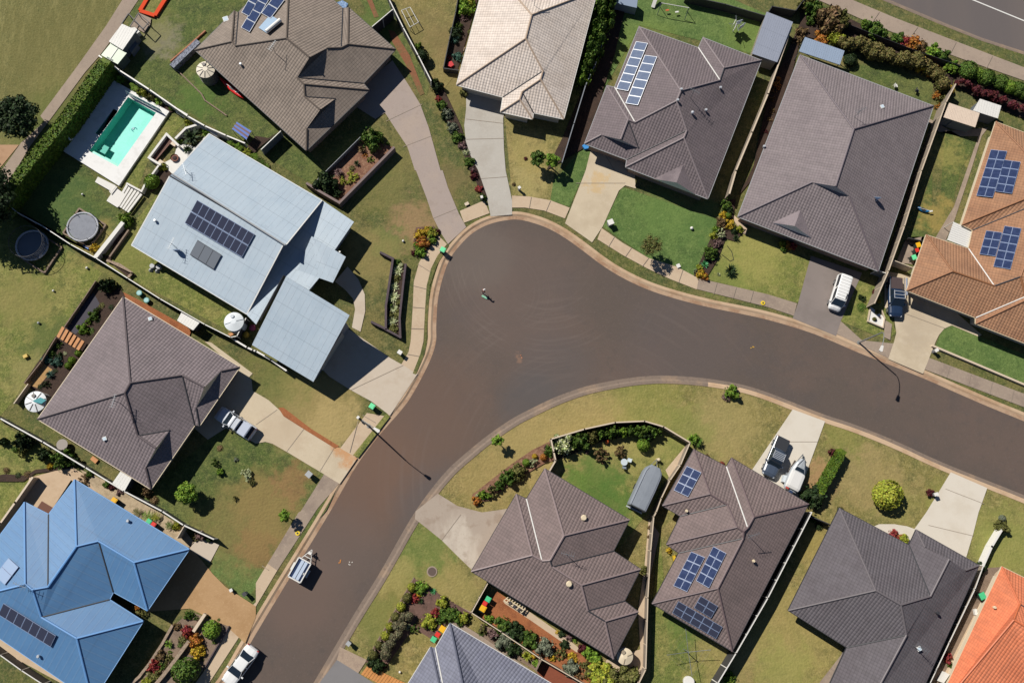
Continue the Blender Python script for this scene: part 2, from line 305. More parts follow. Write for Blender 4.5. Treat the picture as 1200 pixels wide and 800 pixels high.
N_EDGE = px("@t13 -30,1100 -80,900 -40,700 0,560 @t12 345,800 400,700 480,560 590,420 700,300 760,200 820,80 845,0 @t11 843,740 845,690 850,600 870,510 905,410 960,340 1020,283 1100,243 1200,225 @t21 40,228 80,236 160,262 240,305 330,370 420,440 520,502 640,558 780,602 930,640 1060,665 1200,695 @t31 180,748 300,795 @t32 400,40 500,80 720,165 900,245 1050,310 1200,370 1400,455 1800,630 2400,900")
N_EDGE[0:3] = [(100, 1090), (180, 900), (262, 808)]
S_EDGE = px("@t32 2400,1240 1800,970 1200,718 1000,640 800,560 600,465 400,385 270,345 130,290 0,238 @t22 1080,200 930,175 830,165 740,160 670,160 600,165 520,175 450,188 390,200 330,215 265,237 200,262 140,290 90,315 40,340 0,362 @t12 1150,395 1100,430 1050,468 1000,510 950,552 900,598 830,680 750,790 @t13 690,90 640,180 560,320 470,460 370,630 270,800 180,950 @p 300,900 180,1110")
def smooth(pts, n=2):
    for _ in range(n):
        o = [pts[0]]
        for i in range(len(pts)-1):
            a, b = pts[i], pts[i+1]
            o += [(a[0]*.75+b[0]*.25, a[1]*.75+b[1]*.25), (a[0]*.25+b[0]*.75, a[1]*.25+b[1]*.75)]
        o.append(pts[-1]); pts = o
    return pts
NE_ = [at(p, 0) for p in smooth(N_EDGE)]; SE_ = [at(p, 0) for p in smooth(S_EDGE)]
def offs(P, d):      # offset an open polyline to its left (+) / right (-)
    out = []
    for i, p in enumerate(P):
        a = P[max(0, i-1)]; b = P[min(len(P)-1, i+1)]; t = (b-a); t.z = 0; t.normalize(); out.append(p+Vector((-t.y, t.x, 0))*d)
    return out
# wide ground far beyond the houses
b = MB(); b.face([(-3000, -3000, -1.5), (3000, -3000, -1.5), (3000, 3000, -1.5), (-3000, 3000, -1.5)]); tag(b.build('ground', g_dry), kind='structure')
KW = 1.02
nk = offs(NE_, KW); sk = offs(SE_, KW)
# road sheet
b = MB(); b.poly([(p.x, p.y, -.12) for p in offs(NE_, .25)+offs(SE_, .25)]); tag(b.build('road', asph), kind='structure')
def kerb(P, name, m1, m2):
    prof = [(-.03, -.118, 0), (.42, -.105, 1), (.56, -.02, 1), (.66, .04, 1), (KW+.0, .05, 1), (KW+.0, -.2, 1)]
    rows = [[Vector((q.x, q.y, z)) for q in offs(P, d)] for d, z, _ in prof]
    b = MB()
    for j in range(len(prof)-1):
        for i in range(len(P)-1):
            b.face([rows[j][i], rows[j][i+1], rows[j+1][i+1], rows[j+1][i]], 0 if j == 0 else 1)
    return tag(b.build(name, [m1, m2]), kind='structure')
kerb(NE_, 'kerb', gutter_n, kerb_n)
i0 = 0
for i, p in enumerate(SE_):
    if i and abs(p.x-at((832, 443)).x) < abs(SE_[i0].x-at((832, 443)).x): i0 = i
kerb(SE_[:i0+1], 'kerb', kerb_s, kerb_n); kerb(SE_[i0:], 'kerb', kerb_s, kerb_s)
# lots north and south of the street (one lawn sheet each, kerbs cut out of them)
RD = px("@t30 -400,-420 100,-190 550,0 800,105 1000,185 1200,250 1800,480 2400,720")
rd = [at(p, 0) for p in RD]
far = 260
north = nk+[Vector((nk[-1].x, rd[-1].y, 0))]+list(reversed([p+Vector((0, 0, 0)) for p in rd]))+[Vector((-far, rd[0].y, 0)), Vector((-far, nk[0].y, 0))]
hole = W("@60,80,4.444 335,90 590,230 350,580 90,425", 0)       # the pool terrace is set into the lot
b = MB(); allp = north+hole
for t in tessellate_polygon([[Vector((p.x, p.y, 0)) for p in north], [Vector((p.x, p.y, 0)) for p in hole]]):
    q = [Vector((allp[i].x, allp[i].y, 0)) for i in t]
    if (q[1]-q[0]).cross(q[2]-q[0]).z < 0: q.reverse()
    b.face(q)
tag(b.build('lawn', g_lawn), kind='structure')
south = sk+[Vector((sk[-1].x, -far, 0)), Vector((sk[0].x+10, -far, 0))]
sheet('lawn', south, 0, g_dry)
# main road at the top right
r2 = [p+Vector((0, 0, -.1)) for p in rd]
up = [Vector((p.x+14, p.y+30, -.1)) for p in rd]
b = MB(); b.poly([(p.x, p.y, -.10) for p in offs(rd, -.2)+list(reversed(up))]); tag(b.build('main_road', asph2), kind='structure')
b = MB()
for j, (d, z) in enumerate([(.3, -.09), (.32, .012), (0, .012)]): pass
for i in range(len(rd)-1):
    A = offs(rd, .35); Bq = offs(rd, 0)
    b.face([(Bq[i].x, Bq[i].y, .012), (Bq[i+1].x, Bq[i+1].y, .012), (A[i+1].x, A[i+1].y, -.095), (A[i].x, A[i].y, -.095)])
    D = offs(rd, -.25); b.face([(D[i].x, D[i].y, .012), (D[i+1].x, D[i+1].y, .012), (Bq[i+1].x, Bq[i+1].y, .012), (Bq[i].x, Bq[i].y, .012)])
tag(b.build('kerb', kerb_s), kind='structure')
lp = W("@t30 500,-200 960,0 1200,98 1800,330", -.094); l1 = offs(lp, .09); l2 = offs(lp, -.09)
b = MB()
for i in range(len(lp)-1): b.face([(l2[i].x, l2[i].y, -.094), (l2[i+1].x, l2[i+1].y, -.094), (l1[i+1].x, l1[i+1].y, -.094), (l1[i].x, l1[i].y, -.094)])
tag(b.build('road_marking', flat('road_paint', '#dedcd6', .7)), kind='structure')

# ---- lawn patches (z .004)
LAY = [0, 0]
def lawn(s, m, z=.004):
    LAY[0] += 1; return sheet('lawn', W(s, 0), .004+LAY[0]*.0015+(.052 if z > .015 else 0), m)
lawn("@p -80,-80 @t00 600,-60 575,0 500,120 350,330 190,545 100,670 0,800 @p -80,300", g_park)
lawn("@t00 640,-60 1260,-60 1300,300 1300,690 1180,700 700,420 590,360 470,262 600,120", g_green)
lawn("@t00 610,770 780,540 880,560 820,620 760,700 700,740 @t01 640,100 590,60", g_yel)
lawn("@t01 0,190 100,40 @t00 150,800 290,720 @t01 420,0 450,50 520,150 600,220 470,400 0,140", g_green)
lawn("@t01 600,280 800,30 1150,690 1110,770 620,510 480,400", g_yel)
lawn("@t01 0,140 60,190 480,480 300,730 250,790 @t02 60,280 0,350", g_yel)
lawn("@t02 0,380 200,500 330,590 160,630 60,800 @t03 0,60 @t02 -200,800 -200,300", g_yel)
lawn("@t02 700,690 975,460 1060,410 1200,480 @t12 45,470 300,610 390,665 330,790 @t13 100,270 50,360 0,440 @t03 1200,440 1000,300 1010,170 1030,150 740,0 @t02 640,760", g_green)
lawn("@t12 0,20 140,135 280,190 445,228 540,280 395,500 250,420 120,330 60,275 0,240 @t02 1080,60 1000,-20", g_lawn)
#lawn("@t12 80,600 200,640 300,690 200,790 @t13 60,240 0,300 @t03 1000,140 1150,-20", g_soil, .008)
lawn("@t03 1010,170 1120,215 1200,255 @t13 50,275 0,350 @t03 1150,410 1080,350 985,290", g_lush, .012)
lawn("@t10 130,640 240,700 330,800 @t11 270,60 200,30 60,-60 @t10 60,740", g_green)
lawn("@t10 440,-60 620,-60 690,130 820,378 800,450 640,290 655,235", g_green)
lawn("@t10 625,0 1050,-80 950,330 880,420 820,378", g_dry)
lawn("@t10 600,590 650,600 710,690 750,800 @t11 800,130 855,290 800,370 730,500 500,350 390,160 590,0 @t10 560,780", g_lawn, .006)
lawn("@t20 470,0 900,-60 1200,70 1150,260 600,120 420,440 400,0", g_lush)
lawn("@t20 240,800 330,690 380,720 340,800 @t21 345,0 270,170 180,140 150,90", g_lush, .008)
lawn("@t20 0,560 240,640 200,800 @t21 180,140 60,118 0,118 @t10 1165,540", g_dry, .006)
lawn("@t21 425,262 515,75 960,230 955,440 875,505 640,410 520,330", g_lush)
lawn("@t21 1000,290 1200,320 @t31 200,430 140,620 0,585 @t21 880,500 900,400", g_yel)
lawn("@t31 410,510 520,550 600,760 560,795 340,705", g_yel)
lawn("@t30 380,290 780,380 740,590 340,330", g_green)
lawn("@t30 830,610 985,660 900,800 @t31 830,310 670,310 770,0 760,800", g_green)
lawn("@t31 820,740 860,725 1200,860 @t32 1200,200 785,20 800,-20", g_lush)
lawn("@t22 205,560 180,455 480,385 620,372 830,465 735,640 690,730 @t23 640,0 480,190 500,-40", g_yel, .006)
#lawn("@t33 1100,60 1300,60 1300,260 1120,210 1020,90 1000,0", g_yel, .006)
#lawn("@t33 1090,90 1010,250 870,400 800,800 760,800 980,330 1060,120", g_green, .008)
lawn("@t23 690,40 720,420 1050,680 980,800 650,800 660,400", g_yel, .006)
#lawn("@t33 240,20 300,0 100,460 370,640 250,800 -40,800 -80,700", g_dry, .006)
#lawn("@t13 770,60 930,190 1010,270 1080,340 1010,470 740,310 420,620 640,200", g_yel, .006)
# ---- footpaths, driveways
def path(s, m, z=.010, name='footpath'):
    LAY[1] += 1; return sheet(name, W(s, 0), .058+LAY[1]*.001, m)
path("@t00 575,0 650,0 590,90 515,200 470,260 400,340 215,590 140,690 75,800 -60,1020 -160,1040 100,670 210,570 190,545 350,330 500,120", path_park)
path("@t00 0,680 90,680 0,790 -200,900 -200,650", mat('paved_corner', '#b08c6c', .9, [(1, '#9c7858', .4, .7, .6)], (20, .3, .01)))
path("@t11 850,300 895,345 850,400 820,460 800,540 793,640 785,800 @t12 770,60 735,150 680,110 715,50 725,0 @t11 735,640 740,520 765,430 800,370", path_t)
path("@t12 520,335 620,352 455,535 395,500", path_t)
path("@t12 320,620 392,662 290,780 @t13 100,272 55,240 200,0 @t12 210,795", path_g)
path("@t13 55,240 100,272 0,440 @t03 1130,570 980,800 850,1000 800,960 960,740 1075,540 1200,420 1200,330", path_t)
path("@t11 955,190 1070,140 1095,200 975,245", path_t)
path("@t21 0,118 80,122 180,140 270,175 248,225 150,188 60,174 0,174", path_t)
path("@t21 420,270 520,340 640,410 770,450 875,505 865,557 740,508 640,462 520,397 400,322", path_t)
path("@t21 875,505 1200,580 @t31 135,622 120,680 0,640 @t21 865,555", path_g)
path("@t31 340,705 @t32 440,-5 590,10 565,80 @t31 320,765", path_g)
path("@t32 750,75 1200,245 1500,370 1500,435 1200,308 735,132", path_g)
path("@t30 230,0 500,120 700,200 900,275 1200,380 1600,560 1600,480 1200,318 800,165 600,88 390,0 100,-130 0,-130", path_park)
path("@t30 690,520 800,620 1030,600 1000,640 950,800 @t31 870,240 830,330 780,320 870,170 @t30 985,640 900,640", path_g, .014)
path("@t31 640,330 720,310 680,440 600,430", path_g)
def drive(s, m, z=.016):
    LAY[1] += 1; return sheet('driveway', W(s, 0), .058+LAY[1]*.001, m)
drive("@t10 420,470 640,285 715,400 770,490 810,600 865,800 @t11 875,0 900,80 950,200 985,265 900,345 865,290 830,220 800,130 750,0 @t10 745,800 710,690 650,600 605,530 560,560", conc_m)
drive("@t10 985,380 1180,430 1158,560 1162,700 @t11 1170,0 1200,140 1200,207 1100,215 1085,140 1030,0 @t10 1025,800 985,680 976,590 985,510", conc_g)
drive("@t20 385,640 600,760 @t21 575,30 580,85 530,70 500,95 425,262 375,337 248,248 345,0", conc_t)
drive("@t31 200,400 440,480 340,705 318,775 115,692 140,620", drive_a)
drive("@t31 545,470 700,500 830,620 1000,770 985,778 860,725 825,740 800,770 785,800 @t32 725,152 562,82 590,0 @t31 600,760 590,690 545,640", conc_t)
drive("@t12 240,60 400,-80 520,0 630,78 690,112 757,153 628,347 540,280 445,228 345,165", conc_l)
path("@t11 370,520 430,450 480,510 510,580 512,660 490,755 450,735 465,650 455,600 420,560", conc_l, .014)
drive("@t02 880,380 975,460 1060,405 1200,478 @t12 45,470 80,480 150,520 300,610 393,667 475,547 395,500 250,420 120,330 60,275 0,240 @t02 1185,232 1180,180 1110,110 1000,200", conc_t)
path("@t02 960,0 990,5 1185,150 1168,168 1100,120", conc_t, .02)
drive("@t03 690,465 800,300 885,150 1000,290 1060,350 1200,440 @t13 0,490 @t03 1150,612 1070,540 905,455 890,450", conc_o)
path("@t03 905,140 960,130 1030,150 985,235 890,175", conc_l, .014)
drive("@t12 852,712 945,770 1060,800 @t13 1200,-20 1010,268 930,190 870,130 745,30 @t12 748,795", conc_old)
drive("@t13 395,630 520,690 480,752 380,690", mat('paver_bricks', '#a5907c', .9, [(2, '#8a7668', .4, .7, .6), (9, '#c2ad96', .5, .75, .7)], (9, .5, .04)), .018)
drive("@t13 380,690 480,752 600,830 540,960 220,900", mat('driveway_slate', '#7d7a7a', .9, [(.4, '#6f6c6c', .4, .7, .6), (20, '#8d8a88', .5, .8, .4)], (30, .3, .01)), .016)
drive("@t32 115,318 266,374 195,570 130,760 -40,740 -10,640 @t22 1125,600", conc_w)
drive("@t32 855,612 1026,686 @t33 985,0 960,100 900,300 640,140 740,0", conc_w)
path("@t33 470,75 520,55 590,55 650,65 720,90 680,150 560,130", conc_w, .014)
# strips of verge grass kept between path and kerb
for s, m in (("@t11 895,345 905,352 850,440 815,540 808,650 800,800 793,800 @t11 787,800 793,640 800,540 820,460 850,400", g_lawn),
             ("@t12 612,335 628,352 480,545 455,532", g_yel), ("@t12 787,0 803,0 790,60 750,155 735,150 770,60", g_lawn)):
    lawn(s, m, .018)
# wheel ruts and worn edges
sheet('bare_soil', W("@t10 620,140 650,150 720,260 790,440 770,450 700,300 640,200", 0), .056, g_soil)
sheet('bare_soil', W("@t10 540,-10 575,80 555,85 520,0", 0), .056, g_soil)
sheet('bare_soil', W("@t12 105,310 130,310 260,410 390,490 370,500 240,420 130,350", 0), .125, mulch_o)

def joint(s, wdt=.06, m=None):
    P = W(s, 0); b = MB(); LAY[1] += 1; z = .062+LAY[1]*.001
    for i in range(0, len(P)-1, 2):
        d = (P[i+1]-P[i]).normalized()*wdt/2; e = Vector((-d.y, d.x, 0)); q = [P[i]-e, P[i+1]-e, P[i+1]+e, P[i]+e]
        b.face([(v.x, v.y, z) for v in q])
    tag(b.build('concrete_joint', m or flat('joint_dark', '#97897a', .9)), kind='structure')
joint("@t10 690,690 820,640"); joint("@t11 830,225 940,180"); joint("@t10 610,570 780,490"); joint("@t10 985,655 1165,650"); joint("@t11 1040,40 1175,30"); joint("@t10 985,560 1158,580")
joint("@t21 300,60 530,60"); joint("@t20 420,700 480,800"); joint("@t12 0,390 100,320"); joint("@t12 145,515 225,410"); joint("@t12 300,608 372,490"); joint("@t12 445,228 690,112")
joint("@t31 560,640 830,740"); joint("@t32 50,470 230,470"); joint("@t32 830,690 1010,760"); joint("@t33 750,60 960,110"); joint("@t13 870,130 960,10")
for s_ in ("@t11 760,440 818,475", "@t11 738,540 797,555", "@t11 735,640 790,645", "@t11 727,740 787,742", "@t12 710,60 765,70", "@t12 560,380 500,345", "@t12 440,520 480,370", "@t11 830,335 870,375", "@t21 90,125 80,180", "@t21 180,142 160,190", "@t21 480,310 450,360", "@t21 560,362 530,405", "@t21 640,410 610,450", "@t21 720,435 690,485", "@t21 800,465 780,525", "@t21 960,525 945,580", "@t21 1050,548 1035,600", "@t21 1130,565 1115,618", "@t32 850,115 835,170", "@t32 950,152 935,210", "@t32 1050,190 1035,250", "@t32 1150,228 1135,288", "@t13 60,270 30,250" , "@t30 350,60 300,110", "@t30 520,60 480,118", "@t30 700,130 660,185", "@t30 880,200 850,260", "@t30 1050,265 1020,325"):
    joint(s_, .06)
# ============================================================ HOUSES
def roof_mat(name, c, c2, kind='tile', joint=.2, dep=.042, pu=.38, pv=.36, rough=.85):
    return mat(name, c, rough, [(.35, c2, .42, .68, .7), (1.6, c2, .45, .8, .6), (.9, tuple(x*.72 for x in rgb(c)[:3]), .6, .8, .45)], coord='world', uvtile=(kind, pu, pv, dep, joint))
r_tan = roof_mat('tiles_taupe', '#8f8175', '#7f7267'); r_cream = roof_mat('tiles_cream', '#dfd1c5', '#d2c2b4', joint=.22)
r_char = roof_mat('tiles_charcoal', '#75696b', '#6b6063'); r_mauve = roof_mat('tiles_mauve_grey', '#857a7b', '#7b7072')
r_gbr = roof_mat('tiles_grey_brown', '#807476', '#74696b'); r_brown = roof_mat('tiles_brown', '#a87c5c', '#93694d')
r_brown_st = None
r_dark = roof_mat('tiles_dark', '#666064', '#5c5559'); r_rbr = roof_mat('tiles_red_brown', '#806f6c', '#746562')
r_orange = roof_mat('tiles_terracotta', '#dc8058', '#d0754e', joint=.15); r_slate = roof_mat('tiles_slate_blue', '#7d7f8e', '#737484')
m_white = roof_mat('sheet_metal_pale', '#b3c1cc', '#a9b9c6', 'metal', .22, .04, .76, 2.4, .45)
m_blue = roof_mat('sheet_metal_blue', '#5a84ae', '#547da8', 'metal', .12, .04, .76, 6.0, .45)
w_cream = flat('render_cream', '#cdbfa8', .85); w_brick = mat('brick_wall', '#9a8272', .9, [(9, '#7c6555', .45, .6, .6)], (12, .4, .02)); w_dark = flat('render_dark', '#4c4c52', .8); w_grey = flat('render_grey', '#8e8f92', .85)
trim_w = flat('trim_white', '#dcdad4', .5); trim_c = flat('trim_cream', '#d8c7a8', .5); trim_d = flat('trim_dark', '#3a3a3e', .5); trim_g = flat('trim_grey', '#a5a7a8', .5)
glass = flat('window_glass', '#2b3a48', .12, spec=.6); gdoor = flat('garage_door_paint', '#b9b2a4', .6)
pv_cell = mat('solar_cells_blue', '#303b5a', .1, [(2, '#424e72', .4, .7, .5)], spec=.4); pv_dark = flat('solar_cells_dark', '#3c3f50', .1, spec=.6); pv_grey = mat('solar_cells_grey', '#66728a', .12, [(3, '#7a8496', .4, .7, .5)], spec=.6)
pvf = flat('panel_frame', '#8c9cba', .4); alu = flat('aluminium', '#cfd2d6', .35, metal=.3); steel = flat('galvanised', '#9da1a4', .4, metal=.6)
def inset(P, d):
    n = len(P); a = sum(P[i].x*P[(i+1) % n].y-P[(i+1) % n].x*P[i].y for i in range(n)); sg = 1 if a > 0 else -1; out = []
    for i in range(n):
        p, q, r = P[i-1], P[i], P[(i+1) % n]
        e1 = (q-p); e1.z = 0; e1.normalize(); e2 = (r-q); e2.z = 0; e2.normalize()
        n1 = Vector((-e1.y, e1.x, 0))*sg; n2 = Vector((-e2.y, e2.x, 0))*sg; m = n1+n2
        k = max(.45, m.dot(n1)); out.append(q+m*(d/k) if m.length > .1 else q+n1*d)
    return out
def planar_dist(p, a, b_):
    d = Vector((b_.x-a.x, b_.y-a.y)); n = Vector((-d.y, d.x)).normalized(); return abs((p.x-a.x)*n.x+(p.y-a.y)*n.y)
class House: pass
def house(label, fr, verts, faces, mroof, wall=w_brick, trim=trim_w, cap=None, valley=None, eave=2.55, pitch=22, group='houses around the cul-de-sac', fixed=None, over=.62, white=()):
    """verts: 'x,y' traced points (e first = on the eave line unless prefixed r); faces: 's 0 1 4 ..' slope whose first two corners are its eave, 'n' slope without say in the heights, 'v' upright gablet"""
    P = []; typ = []
    for tok in verts.split():
        ty = 'e'
        if tok[0] == 'r': ty = 'r'; tok = tok[1:]
        x, y = (float(a) for a in tok.split(',')); P.append((fr[0]+x/fr[2], fr[1]+y/fr[2])); typ.append(ty)
    F = []
    for f in faces.split(';'):
        q = f.split(); 
        if q: F.append((q[0], [int(a) for a in q[1:]]))
    h = [eave if t == 'e' else eave+1.8 for t in typ]
    fixed = fixed or {}
    for k, v in fixed.items(): h[k] = v
    T = math.tan(R(pitch))
    for it in range(8):
        V = [at(P[i], h[i]) for i in range(len(P))]
        for i in range(len(P)):
            if typ[i] == 'r' and i not in fixed:
                c = [eave+T*planar_dist(V[i], V[f[0]], V[f[1]]) for k, f in F if k == 's' and i in f[2:]]
                if c: h[i] = .5*h[i]+.5*sum(c)/len(c)
    V = [at(P[i], h[i]) for i in range(len(P))]
    ev = [V[i] for i in range(len(P)) if typ[i] == 'e' or h[i] < eave+.01] or V
    # ordered outline = edges used once
    cnt = {}
    for k, f in F:
        for i in range(len(f)):
            e = (f[i], f[(i+1) % len(f)]); cnt.setdefault(frozenset(e), []).append(e)
    once = [v[0] for v in cnt.values() if len(v) == 1]
    nxt = {}
    for a, b_ in once: nxt.setdefault(a, []).append(b_); nxt.setdefault(b_, []).append(a)
    loop = [once[0][0]]; prev = None
    while True:
        c = [q for q in nxt[loop[-1]] if q != prev]
        if not c or c[0] == loop[0] or len(loop) > 60: break
        if len(c) > 1: c = [q for q in c if q not in loop] or c
        if c[0] in loop: break
        prev = loop[-1]; loop.append(c[0])
    OL = [V[i] for i in loop]
    o = Vector((sum(p.x for p in OL)/len(OL), sum(p.y for p in OL)/len(OL), 0))
    root = thing('house', label, 'house', o, group)
    # walls
    WL = inset([Vector((p.x, p.y, 0)) for p in OL], over)
    b = MB(); zt = min(V[i].z for i in loop)-.12; b.prism(WL, -.05, zt, 0); b.build('wall', wall, root)
    # roof skin
    b = MB(); nrm = {}
    for fi, (k, f) in enumerate(F):
        pts = [V[i] for i in f]; n = Vector((0, 0, 0))
        for i in range(len(pts)): n += pts[i].cross(pts[(i+1) % len(pts)])
        n.normalize()
        if n.z < 0 and k != 'v': n = -n
        nrm[fi] = n
        if k == 'v': b.face(pts, 1); continue
        g = Vector((n.x, n.y, 0))
        g = -g.normalized() if g.length > 1e-3 else Vector((0, 1, 0)); a = Vector((-g.y, g.x, 0)); cs = max(.5, n.z)
        b.poly(pts, 0, lambda p: (p.dot(a), p.dot(g)/cs))
    low = [Vector((p.x, p.y, p.z-.16)) for p in OL]
    for i in range(len(OL)): b.face([OL[i], OL[(i+1) % len(OL)], low[(i+1) % len(OL)], low[i]], 1)
    for t in tessellate_polygon([[Vector((p.x, p.y, 0)) for p in low]]): b.face([low[i] for i in t], 1)
    roof = b.build('roof', [mroof, trim], root)
    # ridge caps and valleys
    own = {}
    for fi, (k, f) in enumerate(F):
        if k == 'v': continue
        for i in range(len(f)): own.setdefault(frozenset((f[i], f[(i+1) % len(f)])), []).append(fi)
    up2 = Vector((0, 0, .02))
    for e, fs in own.items():
        if len(fs) != 2: continue
        a, c = (V[i] for i in e); f1, f2 = fs
        if nrm[f1].angle(nrm[f2]) < R(6): continue
        cen = sum((V[i] for i in F[f2][1]), Vector())/len(F[f2][1]); s = (cen-a).dot(nrm[f1])
        cb = MB(); cb.cyl(a+up2, c+up2, .12 if s < 0 else .08, n=6, caps=False)
        if s < 0: cb.build('ridge_cap', cap or mroof, roof)
        else: cb.build('valley', (valley or trim_w) if tuple(sorted(e)) in white else trim_d, roof)
    gb = MB()
    for i in range(len(OL)):
        a, c = OL[i], OL[(i+1) % len(OL)]
        if (a-c).length > .6: gb.bar(a-Vector((0, 0, .06)), c-Vector((0, 0, .06)), .13, .12)
    if gb.v: gb.build('gutter', trim, root)
    Hs = House(); Hs.root = root; Hs.V = V; Hs.F = F; Hs.n = nrm; Hs.P = P; Hs.o = o; Hs.WL = WL; Hs.roof = roof; Hs.fr = fr; Hs.zt = zt
    return Hs
def fplane(Hs, fi):
    f = Hs.F[fi][1]; return sum((Hs.V[i] for i in f), Vector())/len(f), Hs.n[fi]
def solar(Hs, fi, corners, nx, ny, cell=None, frame=None, skip=(), gap=.02, lift=.2, par=None):
    """array of panels on one roof slope; corners traced in order A B C D, nx panels along AB, ny along AD"""
    o, n = fplane(Hs, fi); q = px(corners, Hs.fr) if '@' not in corners else px(corners)
    A, B_, C_, D = (on_plane(p, o, n)+n*lift for p in q)
    B_ = A+(B_-A+C_-D)*.5; D = A+(D-A+C_-B_)*.5
    u = (B_-A)/nx; v = (D-A)/ny
    for i in range(nx):
        for j in range(ny):
            if (i, j) in skip: continue
            a = A+u*(i+gap/2)+v*(j+gap/2); uu = u*(1-gap); vv = v*(1-gap); b = MB()
            P4 = [a, a+uu, a+uu+vv, a+vv]; cc = [a+uu*.03+vv*.04, a+uu*.97+vv*.04, a+uu*.97+vv*.96, a+uu*.03+vv*.96]
            def out(L_):
                if (L_[1]-L_[0]).cross(L_[2]-L_[0]).dot(n) < 0: return list(reversed(L_))
                return L_
            for k in range(4):
                k2 = (k+1) % 4; b.face(out([P4[k], P4[k2], cc[k2], cc[k]]), 1); b.face([P4[k], P4[k2], P4[k2]-n*.04, P4[k]-n*.04], 1)
            b.face(out(cc), 0); b.build('solar_panel', [cell or pv_cell, frame or pvf], par or Hs.root)
def roof_pt(Hs, fi, s):
    o, n = fplane(Hs, fi); return on_plane(px(s, Hs.fr)[0], o, n), n
def vent(Hs, fi, s, m=None, r=.16):
    p, n = roof_pt(Hs, fi, s); b = MB(); b.cyl(p-Vector((0, 0, .1)), p+Vector((0, 0, .28)), r*.7, n=8); b.cyl(p+Vector((0, 0, .28)), p+Vector((0, 0, .42)), r*1.25, r*.9, n=8)
    b.build('roof_vent', m or alu, Hs.root)
def aerial(Hs, fi, s, ang=20, ht=1.9):
    p, n = roof_pt(Hs, fi, s); b = MB(); top = p+Vector((0, 0, ht)); b.cyl(p, top, .035, n=6)
    d = Vector((math.cos(R(ang)), math.sin(R(ang)), 0)); e = Vector((-d.y, d.x, 0))
    b.bar(top-d*.75, top+d*.75, .04, .04)
    for k in range(6): c = top+d*(-.7+.28*k); b.bar(c-e*(.42-.04*k), c+e*(.38-.04*k), .02, .02)
    b.build('aerial', steel, Hs.root)
def dish(Hs, fi, s, m):
    p, n = roof_pt(Hs, fi, s); b = MB(); b.cyl(p, p+Vector((0, 0, .5)), .04, n=6)
    b.cyl(p+Vector((0, 0, .5)), p+Vector((0, .25, .62)), .1, .45, 14); b.build('satellite_dish', m, Hs.root)
def whirly(Hs, fi, s):
    p, n = roof_pt(Hs, fi, s); b = MB(); b.cyl(p, p+Vector((0, 0, .25)), .14, n=10); b.ball(p+Vector((0, 0, .38)), (.22, .22, .18), 10); b.build('roof_vent', alu, Hs.root)
def skylight(Hs, fi, s, L_=.6):
    p, n = roof_pt(Hs, fi, s); b = MB(); b.box(p+n*.08, (L_, L_, .14), .4, 0); b.box(p+n*.16, (L_*.8, L_*.8, .02), .4, 1); b.build('skylight', [trim_w, flat('skylight_dome', '#c7d6e0', .2)], Hs.root)
def garage(Hs, s, m=None, z1=2.2, d=.04):
    """garage door on the wall: two traced ground points"""
    a, c = [at(p, 0) for p in px(s, Hs.fr)]
    b = MB(); n = Vector((-(c-a).y, (c-a).x, 0)).normalized()
    for k in range(5): b.bar(a+Vector((0, 0, .22+k*.43)), c+Vector((0, 0, .22+k*.43)), .1, .41)
    b.build('garage_door', m or gdoor, Hs.root)
def wall_doors(Hs, i, width=4.8, at_=.5, m=None, z=2.15):
    a = Hs.WL[i]; c = Hs.WL[(i+1) % len(Hs.WL)]; d = (c-a); d.z = 0; L_ = d.length; d.normalize(); n = Vector((d.y, -d.x, 0))
    cen = sum(Hs.WL, Vector())/len(Hs.WL)
    mid = a+d*L_*at_
    b = MB()
    for k in range(5): b.bar(mid-d*width/2+Vector((0, 0, .2+k*.43)), mid+d*width/2+Vector((0, 0, .2+k*.43)), .12, .41)
    return b.build('garage_door', m or gdoor, Hs.root)

# 1 taupe tiled house, top left
H1 = house('taupe tiled house with two dark gablets beside the long curved driveway', (220, 0, 4.446),
 "38,262 243,58 265,65 r230,218 r250,240 r515,200 533,-205 808,45 838,40 1083,258 r835,232 r800,250 r725,252 r635,300 r570,405 915,435 945,470 r605,440 r610,505 r770,515 r690,572 r620,670 618,785",
 "s 0 1 3; n 1 2 4 3; s 2 6 5 4; s 6 7 11 12 13 5; n 7 8 10 11; s 8 9 10; s 9 15 14 12 11 10; n 15 16 17 14; s 16 22 21 19 18 17; n 18 19 20; s 22 0 3 4 5 13 14 17 18 20 21; v 12 14 13; v 19 21 20",
 r_tan, trim=trim_d, cap=flat('cap_taupe', '#62564c'), wall=w_brick)
solar(H1, 2, "281,150 395,-40 440,-15 327,174", 4, 1, pv_cell, alu)
solar(H1, 2, "283,72 350,-45 395,-35 322,97", 2, 1, pv_cell, alu)
solar(H1, 2, "385,75 440,-30 520,10 425,100", 2, 1, pv_cell, alu)
def heater(Hs, fi, s):
    q = px(s, Hs.fr); o, n = fplane(Hs, fi); A, B_, C_, D = (on_plane(p, o, n)+n*.15 for p in q); b = MB()
    b.face([A, B_, C_, D], 0); g = (A+B_+C_+D)/4
    if (B_-A).cross(C_-A).dot(n) < 0: b.f[-1] = tuple(reversed(b.f[-1]))
    b.cyl(C_+n*.3, D+n*.3, .27, n=12, m=1); b.build('solar_water_heater', [flat('collector_glass', '#9fb4c8', .2), trim_w], Hs.root)
heater(H1, 2, "432,83 372,150 418,180 492,118")
vent(H1, 10, "278,340"); aerial(H1, 10, "458,280", 60)
skylight(H1, 0, "200,103", .7)
